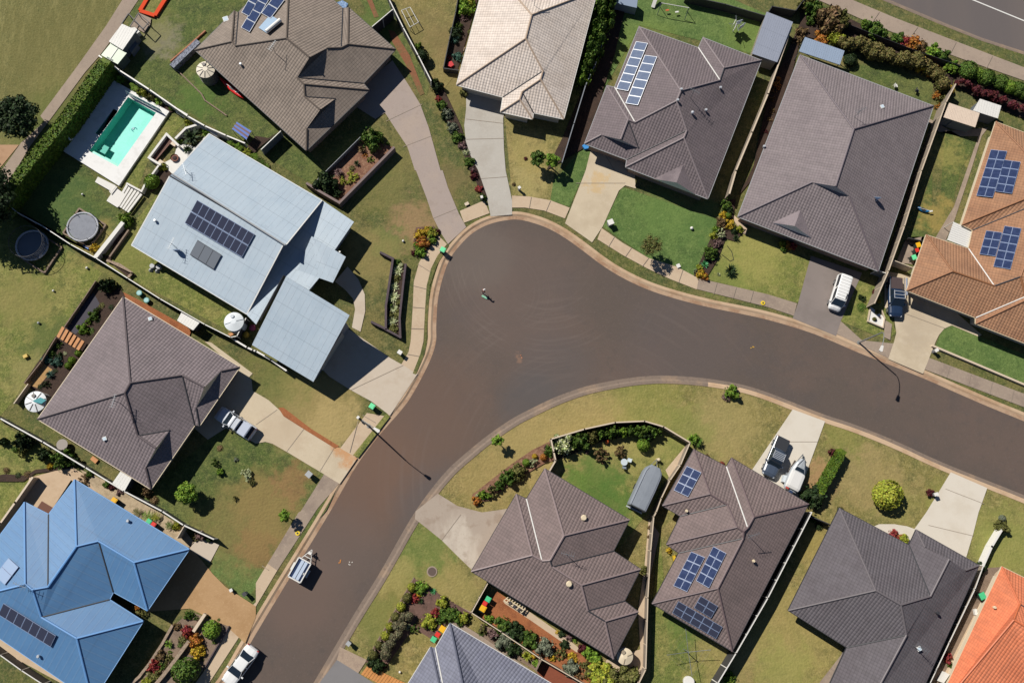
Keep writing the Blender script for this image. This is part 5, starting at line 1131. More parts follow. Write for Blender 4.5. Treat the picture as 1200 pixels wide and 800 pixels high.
# hose
b = MB(); b.tube([p for p in W("@790,220,6.667 370,520 440,575 465,560 450,500 415,455", .04)], .045, 6); tag(b.build('garden_hose', flat('hose_black', '#1f2520', .5)), 'black garden hose looped on the yellow-green lawn', 'hose')
# wheelie bins
gb = {'green': '#4fc489', 'red': '#d8352c', 'yellow': '#e8b21e', 'pale': '#6fe0a0'}
def bin_proto(c):
    r = thing('wheelie_bin', 'x', 'wheelie bin', (0, 0, 0)); dk = flat('bin_body', '#2c3a34', .6)
    b = MB(); v0 = [(-.22, -.22), (.22, -.22), (.22, .22), (-.22, .22)]; v1 = [(-.28, -.3), (.3, -.3), (.3, .3), (-.28, .3)]
    for i in range(4): a, c_ = i, (i+1) % 4; b.face([(*v0[a], .08), (*v0[c_], .08), (*v1[c_], .98), (*v1[a], .98)])
    b.face([(*p, .08) for p in reversed(v0)]); b.build('body', dk, r, local=True)
    b = MB(); b.box((0.02, 0, 1.0), (.62, .66, .06)); b.box((.04, 0, 1.045), (.46, .5, .03)); b.build('lid', flat('bin_lid_'+c, gb[c], .45), r, local=True)
    b = MB(); b.cyl((-.36, -.26, 1.0), (-.36, .26, 1.0), .03, n=6); b.build('handle', dk, r, local=True)
    for y in (-.27, .27): b = MB(); b.cyl((-.24, y-.03, .1), (-.24, y+.03, .1), .1, n=10); b.build('wheel', f_dark, r, local=True)
    return r
BP = {}
def wbin(c, s, rz_, label, sc=1.0):
    p = at(px(s)[0], 1.05)
    if c not in BP: BP[c] = o = bin_proto(c)
    else: o = copy_tree(BP[c])
    o.location = (p.x, p.y, 0); o.rotation_euler = (0, 0, rz_); o.scale = (sc, sc, 1); tag(o, label, 'wheelie bin', 'wheelie bins')
wbin('pale', "@500,270,16 302,358", 1.1, 'green-lidded bin standing on the kerb strip at the head of the street')
wbin('pale', "@t12 543,303", 1.0, 'green-lidded bin beside the driveway of the pale-roofed house')
wbin('green', "@560,690,5.714 68,68", 1.05, 'green-lidded bin at the fence of the red-brown house', .95)
wbin('red', "@560,690,5.714 46,97", 1.05, 'red-lidded bin at the fence of the red-brown house', .85)
wbin('yellow', "@560,690,5.714 33,130", 1.05, 'yellow-lidded bin at the fence of the red-brown house', 1.1)
wbin('yellow', "@470,710,7.06 342,190", 1.0, 'yellow-lidded bin at the corner of the slate-blue house', 1.1)
wbin('red', "@470,710,7.06 302,235", 1.0, 'red-lidded bin at the corner of the slate-blue house', .85)
wbin('green', "@470,710,7.06 268,275", 1.0, 'green-lidded bin at the corner of the slate-blue house', .95)
wbin('yellow', "@t31 706,347", .3, 'yellow-lidded bin beside the brown house'); wbin('red', "@t31 700,372", .3, 'red-lidded bin beside the brown house', .8); wbin('pale', "@t31 686,405", .3, 'green-lidded bin beside the brown house')
wbin('yellow', "@0,480,5.714 762,607", 1.0, 'yellow-lidded bin on the patio above the blue house')
wbin('green', "@t03 697,44", 1.0, 'green-lidded bin by the palms beside the blue house', .9); wbin('red', "@t03 718,58", 1.0, 'red-lidded bin by the palms beside the blue house', .85)
wbin('green', "@1080,640,5 358,290", .4, 'green-lidded bin between the near-black house and the terracotta house', 1.2)
# letterboxes
def letterbox(label, s, rz_=.6, m=None, sz=(.4, .5), h=1.0):
    p = at(px(s)[0], h); r = thing('letterbox', label, 'letterbox', (p.x, p.y, 0), 'letterboxes', rz_)
    b = MB(); b.box((0, 0, h*.42), (sz[0]*.75, sz[1]*.75, h*.84)); b.build('pillar', w_grey, r, local=True); b = MB(); b.box((0, 0, h*.92), (sz[0], sz[1], h*.16)); b.build('box', m or w_white, r, local=True)
    b = MB(); b.box((0, sz[1]/2+.003, h*.93), (sz[0]*.6, .02, .03)); b.build('slot', f_dark, r, local=True)
letterbox('white letterbox on the verge lawn at the bend of the footpath', "@t11 1058,122", .3, sz=(.3, .35))
letterbox('tall white letterbox beside the drive of the pale-roofed house', "@t12 674,50", 1.0, sz=(.5, .55))
letterbox('small white letterbox beside the narrow footpath above the tan drive', "@t12 478,355", .9, sz=(.35, .3))
letterbox('grey pillar letterbox on the green lawn below the tan drive', "@t12 247,622", .9, trim_g, (.7, .7))
letterbox('white letterbox on the lush lawn beside the wide tan drive', "@t21 463,240", .4, sz=(.75, .7)); letterbox('slim letterbox on the dry lawn below the cream house', "@t21 35,78", .6, sz=(.35, .35))
letterbox('small pale letterbox between pale drive and dry lawn below the cream house', "@t11 988,155", .5, f_cream, (.55, .4), .3)
letterbox('white letterbox pillar on the verge near the brown house drive', "@t32 792,40", .5, sz=(.5, .4)); letterbox('dark-topped letterbox beside the brick paving at the bottom', "@t13 433,615", .9, trim_g, (.5, .5))
letterbox('white letterbox with a red-brown plant beside the white driveway', "@t32 790,715", .3, sz=(.5, .4)); letterbox('white letterbox at the left edge of the orange drive', "@t03 1082,365", .5, sz=(.35, .35), h=.6)
letterbox('dark letterbox on the strip beside the orange drive', "@t03 1145,383", .7, f_dark, (.45, .45))
letterbox('white meter pillar on the footpath corner below the lush lawn', "@t21 780,445", .4, sz=(.5, .5), h=.25)
for s_, c, lab in (("@t31 -20,620", '#e8c81e', 'yellow valve marker on the old footpath, right of the lush lawn'), ("@t13 195,97", '#e8c81e', 'yellow ring valve marker beside the trailer footpath')):
    if s_[:4] == "@t31": s_ = "@t21 1176,620"
    p = at(px(s_)[0], .1); b = MB(); b.cyl((p.x, p.y, .0), (p.x, p.y, .16), .3, .28, 16); b.cyl((p.x, p.y, .16), (p.x, p.y, .2), .11, n=10, m=1); tag(b.build('valve_marker', [flat('marker_yellow', '#e6c62a', .6), f_dark]), lab, 'valve marker', 'yellow valve markers')
p = at(px("@t13 825,277")[0], .0); b = MB(); b.cyl((p.x, p.y, 0), (p.x, p.y, .07), .62, n=20, m=1); b.cyl((p.x, p.y, .07), (p.x, p.y, .09), .48, n=20); tag(b.build('manhole_cover', [mat('iron_cover', '#5c4c44', .8), path_g]), 'round dark manhole cover in the lawn left of the red-brown house', 'manhole cover')
p = at(px("@t23 830,795")[0], .6); b = MB(); b.cyl((p.x, p.y, 0), (p.x, p.y, .55), .6, .65, 24); b.cyl((p.x, p.y, .55), (p.x, p.y, .58), .58, n=24); tag(b.build('round_planter', w_white), 'white round tub on the lawn at the bottom edge', 'tub')
for i, (s_, r_, lab) in enumerate((("@t21 842,270", .22, 'white ball on the lush lawn of the charcoal house'), ("@t11 690,330", .16, 'white ball on the dry lawn near the head of the street'), ("@0,220,5.714 553,45", .14, 'white ball on the shaded-side lawn below the pool'), ("@0,220,5.714 583,537", .16, 'white ball on the lawn below the trampolines'), ("@0,220,5.714 358,690", .14, 'white ball further down the left lawn'), ("@20,330,5.333 135,258", .16, 'grey ball on the lawn left of the timber steps'), ("@400,660,5.7125 392,725", .14, 'small white ball on the lawn beside the slate-blue house'), ("@t22 445,470", .26, 'orange ball under the hedge of the caravan garden'))):
    p = at(px(s_)[0], r_); b = MB(); b.ball((p.x, p.y, r_+.05), r_, 12); tag(b.build('ball', flat('ball_orange', '#d2622e', .5) if 'orange' in lab else trim_g if 'grey' in lab else w_white, smooth=True), lab, 'ball', 'balls on the lawns')
p = at(px("@20,330,5.333 52,465")[0], .3); b = MB(); b.box((p.x, p.y, .2), (.5, .4, .4), .5); tag(b.build('toy_box', flat('toy_yellow', '#c9a63a', .5)), 'small yellow toy left of the straw bed', 'toy')
for s_, lab in (("@t32 300,520", 'small pile of brown twigs above the clipped hedge'), ("@t32 757,708", 'reddish tuft beside the white letterbox of the white driveway')):
    pass
# white skip/planter wedge beside dark 4wd
wall('white curved kerb of the pebble planter beside the dark four-wheel drive', "@t31 482,640 470,705 540,735 548,690 535,655", h=.35, m=f_cream, t=.12)
block_('cream planter box ledge beside the garage of the large mauve-grey house', "@790,220,6.667 470,215 515,260 575,320 560,370 530,350 470,260", .12, path_t, 'door_step', 'step')
block_('pale crate rack beside the terracotta house', "@1080,640,5 105,790 140,735 165,750 130,800", .9, w_white, 'crate', 'crate')
block_('white tub in the side yard of the terracotta house', "@1080,640,5 308,370 325,365 330,400 315,402", .5, w_white, 'tub', 'tub')
block_('yellow bucket at the wall of the brown-mauve house', "@t23 755,205 772,200 775,225 760,230", .5, flat('bucket_yellow', '#d8b32a', .5), 'bucket', 'bucket')
r = thing('climbing_frame', 'pale lattice rack along the wall of the red-brown house', 'rack', at(px("@560,690,5.714 230,105")[0], 0))
P = W("@560,690,5.714 175,75 295,155 320,120 205,50", .8)
for k in range(8): b = MB(); b.bar(P[0].lerp(P[1], k/7), P[3].lerp(P[2], k/7), .1, .1); b.build('slat', trim_c, r)
for k in range(3): b = MB(); b.bar(P[0].lerp(P[3], k/2)+Vector((0, 0, .09)), P[1].lerp(P[2], k/2)+Vector((0, 0, .09)), .1, .08); b.build('rail', trim_c, r)
for p in P: b = MB(); b.cyl((p.x, p.y, 0), (p.x, p.y, .8), .04, n=5); b.build('leg', trim_c, r)
for k, (s_) in enumerate(("245,115", "275,135", "215,90")): p = at(px("@560,690,5.714 "+s_)[0], .9); b = MB(); b.box((p.x, p.y, .98), (.35, .25, .2), .6); tag(b.build('crate', f_dark), 'dark pot tray on the lattice rack, '+('middle one', 'right one', 'left one')[k], 'tray', 'trays on the lattice rack')
# ============================================================ STREET LAMPS
def lamp(label, base, d_arm, h, armlen):
    p = at(base, 0); r = thing('street_lamp', label, 'street lamp', (p.x, p.y, 0), 'street lamps'); gv = flat('lamp_galvanised', '#8d8f8e', .5, metal=.3)
    d = Vector((d_arm[0], -d_arm[1], 0)).normalized(); b = MB(); b.cyl(p, p+Vector((0, 0, h-1.2)), .11, .075, 10); b.cyl(p, p+Vector((0, 0, .12)), .25, n=12); b.build('pole', gv, r)
    pts = [p+Vector((0, 0, h-1.2))+d*armlen*(1-math.cos(a))+Vector((0, 0, 1.2*math.sin(a))) for a in [k*math.pi/2/6 for k in range(7)]]
    b = MB(); b.tube(pts, .05, 8); b.build('arm', gv, r)
    e = pts[-1]; b = MB(); y = Vector((-d.y, d.x, 0)); P = [e+d*.35*u+y*v for u, v in ((-1, -.12), (1, -.2), (1.3, 0), (1, .2), (-1, .12))]; b.prism(P, e.z-.08, e.z+.12); b.build('lamp_head', f_white, r)
    b = MB(); b.prism([e+d*.3*u+y*v for u, v in ((-.5, -.1), (.9, -.14), (.9, .14), (-.5, .1))], e.z-.12, e.z-.082); b.build('lens', flat('lamp_lens', '#d7d9d4', .2), r)
lamp('street lamp beside the narrow footpath left of the road', (432, 499), (.83, .55), 7.3, 2.1)
lamp('street lamp on the verge near the asphalt driveway', (1006, 401.5), (-.38, .92), 7.3, 2.4)
# ============================================================ PLANTS
def leafmat(name, c, c2, var=.42):
    return mat('leaf_'+name, c, .7, [(3.5, c2, .4, .68, .8)], coord='obj', island=var, objvar=.12, spec=.25)
LC = {'green': ('#465f20', '#60792c'), 'dark': ('#25351a', '#3a4f24'), 'bright': ('#66862a', '#86a038'), 'yellowgreen': ('#8b9430', '#a8a43c'), 'olive': ('#60622f', '#7c7844'), 'red': ('#88302c', '#a5453c'),
      'orange': ('#b0702c', '#c48c40'), 'yellow': ('#b89828', '#cbb040'), 'grey': ('#6e7560', '#8f947c'), 'silver': ('#a3aa7c', '#cdd0a8'), 'brown': ('#6e5a3a', '#8d7350'), 'mauve': ('#7c5f5c', '#96807a'), 'mint': ('#4f9a5c', '#78b880'), 'bluegreen': ('#3f5f50', '#5d7f6e'), 'maroon': ('#4c1c20', '#6c2c30'), 'hedge': ('#4a6018', '#647c20'), 'hedgebrown': ('#5c5a2c', '#7c6c40'), 'greybrown': ('#56563e', '#74684c'), 'white': ('#8f9a5a', '#e6e4cc')}
LM = {k: leafmat(k, *v) for k, v in LC.items()}
LM['white'] = mat('leaf_white', '#5f7a34', .7, [(4.5, '#f0eedc', .5, .56, 1)], coord='obj', island=.25)
LWORD = {'green': 'green', 'dark': 'dark green', 'bright': 'bright green', 'yellowgreen': 'yellow-green', 'olive': 'olive', 'red': 'red', 'orange': 'orange', 'yellow': 'yellow', 'grey': 'grey-green', 'silver': 'silvery', 'brown': 'brown-green', 'mauve': 'mauve', 'mint': 'mint green', 'bluegreen': 'blue-green', 'maroon': 'maroon', 'white': 'white-flowered', 'hedge': 'green', 'hedgebrown': 'brown', 'greybrown': 'grey'}
bark = mat('bark', '#6e5a48', .9, [(5, '#54433a', .4, .7, .6)], (12, .6, .02))
def leaf(b, c, n, s, rnd, el=1.5, m=0):
    t = n.orthogonal().normalized(); a = rnd.random()*6.28; u = t*math.cos(a)+n.cross(t)*math.sin(a); v = n.cross(u)
    tilt = (rnd.random()-.5)*2.0; u = (u*math.cos(tilt)+n*math.sin(tilt)); u = u*s*el*.5; v = v*s*.5
    b.face([c-u*.9, c-u*.1-v, c+u, c-u*.1+v], m)
def rdir(rnd, up=.0):
    while 1:
        d = Vector((rnd.uniform(-1, 1), rnd.uniform(-1, 1), rnd.uniform(-1, 1)))
        if .1 < d.length < 1:
            d.normalize()
            if d.z > -.35: return d
def blob(b, c, r, n, s, rnd, core=True, shell=.22):
    c = Vector(c)
    if core: b.ball(c, (r[0]*.8, r[1]*.8, r[2]*.8), 10, lump=.12, rnd=rnd)
    for _ in range(n):
        d = rdir(rnd); k = 1-shell*rnd.random()**1.5+.05*rnd.random(); p = c+Vector((d.x*r[0]*k, d.y*r[1]*k, d.z*r[2]*k)); leaf(b, p, d, s*rnd.uniform(.7, 1.3), rnd)
def mk(kind, seed):
    """unit-size plant: radius 1, height 1 (z scaled by the object)"""
    rnd = random.Random(seed); b = MB()
    if kind == 'ball': blob(b, (0, 0, .52), (1, 1, .52), 900, .13, rnd, shell=.06)
    elif kind == 'bush':
        blob(b, (0, 0, .42), (.6, .66, .42), 300, .2, rnd, shell=.4)
        for k in range(12):
            a = 6.28*k/12+rnd.random(); q = rnd.uniform(.35, .88); r = rnd.uniform(.16, .4); blob(b, (math.cos(a)*q, math.sin(a)*q, rnd.uniform(.2, .78)), (r, r*rnd.uniform(.7, 1.2), r*.75), 100, .17, rnd, core=r > .25, shell=.45)
        for k in range(90): a = rnd.random()*6.28; q = rnd.uniform(.6, 1.12); leaf(b, Vector((math.cos(a)*q, math.sin(a)*q, rnd.uniform(.1, .7))), rdir(rnd), .17, rnd)
    elif kind == 'loose':
        for k in range(26):
            a = rnd.random()*6.28; q = rnd.random()**.6*.85; z = rnd.uniform(.25, .95)*(1-.4*q); p = Vector((math.cos(a)*q, math.sin(a)*q, z)); b.tube([(0, 0, 0), (p.x*.5, p.y*.5, z*.6), tuple(p)], [.03, .02, .008], 4); blob(b, p, (.17, .17, .13), 26, .13, rnd, core=False, shell=.9)
    elif kind == 'spiky':
        for k in range(64):
            a = rnd.random()*6.28; e = rnd.uniform(.05, 1.25); L_ = rnd.uniform(.75, 1.05); d = Vector((math.cos(a)*math.cos(e), math.sin(a)*math.cos(e), math.sin(e)*.9)); s = Vector((-math.sin(a), math.cos(a), 0))*.055; z0 = Vector((0, 0, .25))
            p1 = z0+d*L_*.55+Vector((0, 0, .1)); p2 = z0+d*L_-Vector((0, 0, .12*math.cos(e))); b.face([z0-s*.6, p1-s, p2, p1+s, z0+s*.6])
    elif kind == 'agave':
        for k in range(34):
            a = k*2.399; e = .15+1.1*(1-k/34); L_ = .55+.45*k/34; d = Vector((math.cos(a)*math.cos(e), math.sin(a)*math.cos(e), math.sin(e))); s = Vector((-math.sin(a), math.cos(a), 0))*.11; z0 = Vector((0, 0, .08))
            b.face([z0-s*.6, z0+d*L_*.5-s, z0+d*L_, z0+d*L_*.5+s, z0+s*.6])
    elif kind == 'palm':
        for k in range(15):
            a = k*2.399+rnd.random()*.3; e = rnd.uniform(.1, .9); s = Vector((-math.sin(a), math.cos(a), 0)); c0 = Vector((0, 0, .55)); prev = None
            for j in range(9):
                t = (j+1)/9; c = c0+Vector((math.cos(a)*t, math.sin(a)*t, math.sin(e)*t*.7-t*t*.45)); w_ = .24*math.sin(math.pi*min(.95, t*.85+.1))
                for sg in (-1, 1): b.face([c, c+s*sg*w_+Vector((math.cos(a)*.1, math.sin(a)*.1, -.05)), c+s*sg*w_*.8+Vector((math.cos(a)*.04, math.sin(a)*.04, -.05)), c-Vector((math.cos(a)*.055, math.sin(a)*.055, 0))])
        b.cyl((0, 0, 0), (0, 0, .55), .07, .05, 7)
    elif kind == 'flat': blob(b, (0, 0, .35), (1, 1, .6), 500, .16, rnd, core=False, shell=.8)
    me = b.mesh('plant_'+kind, LM['green']); return me
PM = {}
NOUN = {'ball': 'round shrub', 'bush': 'shrub', 'loose': 'open shrub', 'spiky': 'spiky plant', 'agave': 'rosette plant', 'palm': 'fronded palm', 'flat': 'low plant'}
ONAME = {'ball': 'round_shrub', 'bush': 'shrub', 'loose': 'open_shrub', 'spiky': 'spiky_plant', 'agave': 'rosette_plant', 'palm': 'garden_palm', 'flat': 'low_plant'}
OCAT = {'ball': 'shrub', 'bush': 'shrub', 'loose': 'shrub', 'spiky': 'plant', 'agave': 'plant', 'palm': 'palm', 'flat': 'plant'}
ORD = ['leftmost', 'second', 'third', 'fourth', 'fifth', 'sixth', 'seventh', 'eighth', 'ninth', 'tenth', 'eleventh', 'twelfth', 'thirteenth', 'fourteenth', 'fifteenth', 'sixteenth']
prnd = random.Random(11)
def plants(where, frame, items):
    """items: 'x,y,r kind colour [height m]' traced at the plant's middle height"""
    L_ = []
    for it in items.split(';'):
        q = it.split()
        if not q: continue
        x, y, r = (float(a) for a in q[0].split(',')); fx = frame
        P = px(frame+" %f,%f" % (x, y))[0]; sc = float(frame.split(',')[-1]) if ',' in frame else 4.0
        rad = max(.2, r/sc/9.4*1.08); hh = float(q[3]) if len(q) > 3 else rad*1.35
        L_.append((P, rad, hh, q[1], q[2]))
    cnt = {}
    for i in sorted(range(len(L_)), key=lambda i: L_[i][0][0]): cnt.setdefault((L_[i][3], L_[i][4]), []).append(i)
    for key, idx in cnt.items():
        for k, i in enumerate(idx):
            P, rad, hh, kind, col = L_[i]; z = hh*.6; p = at(P, z)
            v = (kind, prnd.randrange(3))
            if v not in PM: PM[v] = mk(kind, 31*v[1]+len(kind))
            o = bpy.data.objects.new(ONAME[kind], PM[v]); COL.objects.link(o)
            o.material_slots[0].link = 'OBJECT'; o.material_slots[0].material = LM[col]
            o.location = (p.x, p.y, -.02); o.rotation_euler = (0, 0, prnd.random()*6.28); o.scale = (rad, rad*prnd.uniform(.9, 1.08), hh)
            nm = LWORD[col]+' '+NOUN[kind]
            if len(idx) == 1: lab = 'single %s in %s' % (nm, where)
            elif k == 0: lab = 'leftmost %s in %s' % (nm, where)
            elif k == len(idx)-1: lab = 'rightmost %s in %s' % (nm, where)
            else: lab = '%s %s from the left in %s' % (ORD[k], nm, where)
            tag(o, lab, OCAT[kind], 'plants in '+where)
plants('the strip above the pool', '@t00', "565,372,30 spiky bright;628,405,27 palm bright;668,432,24 bush yellowgreen;708,452,24 bush olive;745,472,28 spiky bright;803,503,14 ball bright;885,566,24 bush yellowgreen")
plants('the planters around the fire pit', '@t00', "760,780,20 bush yellowgreen;840,662,16 bush bright;895,640,55 spiky dark 1.4;968,620,24 palm bright;880,700,30 spiky dark 1")
plants('the planter right of the white steps', '@t01', "710,50,32 ball bright 1.3;585,225,32 bush bright 1.2;440,362,22 bush yellow .8;470,392,14 bush green .6;15,172,36 bush yellowgreen 1.6;0,150,25 bush bright 1.6")
plants('the corner above the pale-roofed house', '@140,140,2.5', "328,68,16 palm bright 2;348,80,18 palm bright 2.2;372,96,18 palm yellowgreen 2;392,108,18 palm bright 2.1;412,122,17 palm green 2;428,138,14 palm bright 1.8;255,38,10 bush bright 1")
plants('the sloping vegetable garden', '@20,330,5.333', "552,18,45 bush dark 1.6;475,210,30 bush green .8;500,180,24 loose green .7;408,292,32 bush bright .9;450,245,24 loose bright .7;382,445,20 ball bright .7;340,490,20 ball bright .7;317,523,19 ball bright .7;207,440,28 bush green .6;182,482,26 bush bluegreen .6;245,500,30 bush bluegreen .7;262,465,22 bush dark .5;200,578,32 spiky bluegreen .9;180,640,24 loose dark .7;262,395,22 loose green .6;530,150,22 flat olive .3;590,160,20 flat dark .3;500,240,22 flat dark .3;460,310,26 flat green .3;145,655,20 flat dark .3;220,410,22 flat dark .4;300,450,16 flat silver .3;240,560,18 flat dark .3")
plants('the lawn below the long white fence', '@0,480,5.714', "140,205,50 bush dark 1.8;150,285,34 loose olive 1.2;290,300,42 bush dark 1.3;15,215,26 bush dark 1;400,325,58 bush green 1.6;332,380,20 bush yellow .6;100,262,22 flat green .4;500,345,30 bush dark 1;595,432,20 bush green .6;560,470,40 loose brown .7;40,405,20 flat brown .3;180,430,22 flat brown .3;120,440,20 flat dark .3;710,500,22 bush green .5;748,520,20 bush maroon .5;800,548,22 bush mauve .5")
plants('the green lawn of the grey-brown house', '@t02', "1005,565,18 loose green .9;1030,612,16 bush bright .7;1150,625,30 loose silver .8;1105,552,10 bush grey .3;1030,500,14 flat brown .2;1100,735,12 loose olive .6;690,705,20 bush brown 1;720,745,20 flat brown .4;1180,660,16 loose olive .5")
plants('the gravel side yard of the blue house', '@t03', "690,18,26 palm bright 1.4;730,20,22 palm yellowgreen 1.2;790,60,20 palm green 1;826,66,17 bush yellowgreen .8;935,112,20 bush mauve .7;915,120,16 loose olive .5;980,128,12 ball dark .5;640,0,20 palm olive 1")
plants('the flower beds beside the blue house', '@160,690,7.269', "440,222,34 bush green .7;500,240,26 loose green .5;343,318,30 bush brown .6;432,358,44 bush red .8;500,438,50 bush orange 1.1;518,538,52 bush yellow 1;637,347,62 ball bright 1.5;415,697,98 ball green 2;272,470,40 spiky bright .8;205,570,40 bush brown .8;140,662,50 bush red .8;283,545,22 loose bright .4;372,478,24 flat green .3;395,430,42 flat olive .5;268,612,46 loose olive .8;205,652,38 loose green .6;150,745,56 bush olive .8;85,792,34 bush yellowgreen .8;660,455,20 loose bright .4;42,212,44 loose olive .7;470,330,20 flat grey .3;560,600,20 flat olive .25;620,240,14 flat green .2;700,262,14 flat green .2;5,160,20 bush orange .6")
plants('the clipped row along the bottom lawn', '@400,660,5.7125', "472,160,26 ball yellowgreen .9;440,230,27 ball olive .9;400,290,27 ball yellowgreen .9;362,357,26 ball olive .9;325,422,26 ball yellowgreen .9;295,482,27 ball yellowgreen .9;250,546,24 ball olive .8;212,610,28 ball olive .9;200,658,30 bush dark .8")
for k, s_ in enumerate(("490,128", "455,193", "418,260", "378,322", "333,385", "303,455", "262,517", "224,580")):  # stakes added on the dark bars that bollard shadows make
    p = at(px("@400,660,5.7125 "+s_)[0], .9); b = MB(); b.box((p.x, p.y, .5), (.12, .12, 1.0), .9); tag(b.build('added_stake', f_timber), ('topmost', 'second', 'third', 'fourth', 'fifth', 'sixth', 'seventh', 'lowest')[k]+' square stake added on a bollard shadow in the clipped shrub row', 'stake', 'added stakes in the clipped row')
plants('the triangular bed by the slate-blue house', '@400,660,5.7125', "535,165,42 bush bright .9;490,232,30 bush red .7;520,205,18 ball yellow .4;613,186,26 agave mint .7;680,260,36 bush yellowgreen .9;585,388,44 bush yellowgreen 1;608,425,20 bush bright .6;628,330,28 bush red .7;440,420,20 bush white .5;700,345,44 bush green 1;752,352,42 bush green 1;822,365,34 bush yellowgreen .9;490,440,28 loose green .7;290,685,16 bush maroon .5;250,685,38 bush dark 1;755,295,18 loose mauve .5;530,250,24 spiky dark .7;515,395,26 flat brown .3;800,400,24 bush green .7;660,380,24 bush green .7")
plants('the gardens by the orange mulch', '@560,690,5.714', "70,200,28 bush bright .7;40,270,34 loose olive .8;100,300,32 bush mauve .9;165,240,48 bush green 1.2;145,215,20 loose grey .5;250,292,56 bush dark 1.3;180,345,56 bush grey 1.2;230,395,52 bush dark 1.2;345,345,50 bush green 1.3;445,388,52 bush grey 1.3;330,450,44 spiky yellowgreen 1;375,450,15 ball yellow .6;395,500,24 bush bright .7;240,370,14 ball yellow .7;500,462,18 bush yellow .6;550,432,40 loose olive .8;580,372,30 bush dark .7;632,466,30 bush yellow .6;625,528,46 bush grey 1;715,500,34 loose olive .7;740,422,38 bush bright .9;792,462,36 bush bright .8;700,398,28 bush maroon .8;820,582,80 bush yellowgreen 1.6;905,600,62 bush olive 1.5;1010,592,70 bush olive 1.7;560,300,22 bush dark .5;612,322,20 bush mauve .5;690,575,36 loose brown .7;20,300,20 flat green .4;120,215,14 flat white .4;530,290,14 flat yellow .3;650,340,16 loose bright .4;760,560,40 bush olive 1")
plants('the strip bed above the red-brown house', '@545,490,7.269', "98,696,36 bush orange .8;150,646,34 bush bright .9;236,622,50 loose olive 1;292,570,42 bush green 1;360,502,60 bush green 1.4;460,452,66 bush olive 1.3;522,376,30 ball bright .8;582,380,42 loose silver .9;594,323,21 ball yellow .6;668,330,27 ball orange .8;722,272,50 bush green 1.1;225,585,24 loose mauve .5;102,658,14 ball white .6;200,660,26 bush bright .7;690,245,20 loose mauve .5;430,520,24 bush dark .8")
plants('the row inside the curved white fence', '@640,480,6.667', "130,268,78 bush white 2;270,240,72 bush green 2;220,250,46 bush green 1.7;365,205,50 bush olive 1.7;435,185,42 bush green 1.7;525,172,50 bush green 1.9;600,170,38 bush bright 1.6;675,162,44 bush green 1.8;762,165,58 bush green 2;850,168,48 bush green 1.9;762,275,46 ball bright 1.4;430,360,66 loose brown 1.5;590,330,50 loose brown 1.3;320,330,16 flat mauve .4;490,140,8 ball yellow .8;800,200,40 bush dark 1.6")
plants('the verge right of the curved fence', '@640,480,6.667', "1140,235,52 spiky bright 1.3;1190,250,50 spiky green 1.2;1170,215,30 bush bright .9")
plants('the dry verge above the caravan garden', '@t22', "1032,238,32 bush bright 1.3;1008,258,22 flat mauve .5;915,540,14 loose brown .4;985,575,14 flat red .3;-5,0,1 flat dry" .replace(';-5,0,1 flat dry', ''))
plants('the border bed right of the lush lawn', '@790,220,6.667', "410,132,42 bush green 1.1;432,175,34 bush dark .9;385,215,32 bush yellow .9;425,215,24 ball bright .8;375,265,44 bush brown 1.1;437,282,42 bush yellow 1;512,322,30 bush yellowgreen .8;328,322,28 bush bright .8;370,352,44 loose silver 1;308,372,30 bush yellowgreen .8;328,432,44 loose mauve 1;285,502,54 bush green 1.3;245,590,42 agave mint 1;210,672,40 bush yellow .8;172,652,22 loose grey .6;240,695,32 bush orange .6;485,388,32 spiky dark .8;440,640,68 spiky dark 1.2;350,672,20 agave white .5;470,330,28 bush dark .7;200,620,24 bush yellowgreen .7;262,545,30 bush dark .9")
plants('the dry lawn below the cream house', '@560,130,5.714', "320,318,14 flat maroon .3;240,490,14 flat brown .3")
plants('the raised bed of the taupe house', '@360,110,5.714', "430,302,78 bush green 2.2;120,590,76 bush dark 2;365,368,34 spiky brown 1;210,522,40 spiky mauve 1;330,462,26 spiky dark .8;425,440,26 loose bright .6;290,555,48 loose yellowgreen .7;245,580,34 loose yellowgreen .7;385,412,22 loose orange .4;200,660,34 bush dark .9;540,330,12 flat green .3;300,500,24 flat olive .4")
plants('the bed between the two upper driveways', '@t10', "848,405,30 bush dark 1.2;855,462,15 bush red .5;870,490,24 bush green .8;900,528,26 bush grey .9;880,540,18 bush dark .7;920,592,26 bush grey .8;946,640,26 bush green .8;966,682,20 bush mauve .7;985,712,18 flat white .5;1000,757,24 bush green .8;1018,792,16 bush mauve .6;975,432,22 bush olive .8;840,380,16 bush green .8")
plants('the small beds beside the light grey drive', '@t11', "1022,20,20 bush maroon .7;1045,85,18 bush red .5;1062,122,16 bush green .6;530,150,1 flat green .1".replace(';530,150,1 flat green .1', ''))
plants('the bed along the left side of the cream house', '@t10', "982,32,44 bush bright 1.5;1000,10,30 bush yellowgreen 1.3;935,150,32 bush dark 1.1;950,120,24 loose green .9;975,80,24 loose mauve .6;945,262,24 bush bluegreen .7;905,268,14 flat red .3;1005,150,16 flat olive .4;930,180,24 bush bluegreen .8;760,215,18 bush bright .7;780,262,32 ball dark 1.6")  # the dark round shrub at the end is added in place of a shadow
plants('the mulch bed by the footpath bend', '@400,260,5.714', "540,140,48 bush orange 1;600,72,40 bush yellowgreen .9;530,200,38 bush bright .9;512,160,34 bush bright .8;522,85,34 bush yellow .8;612,118,30 bush bright .8;570,60,34 bush yellow .8;485,205,18 bush maroon .5;640,65,20 bush maroon .5")
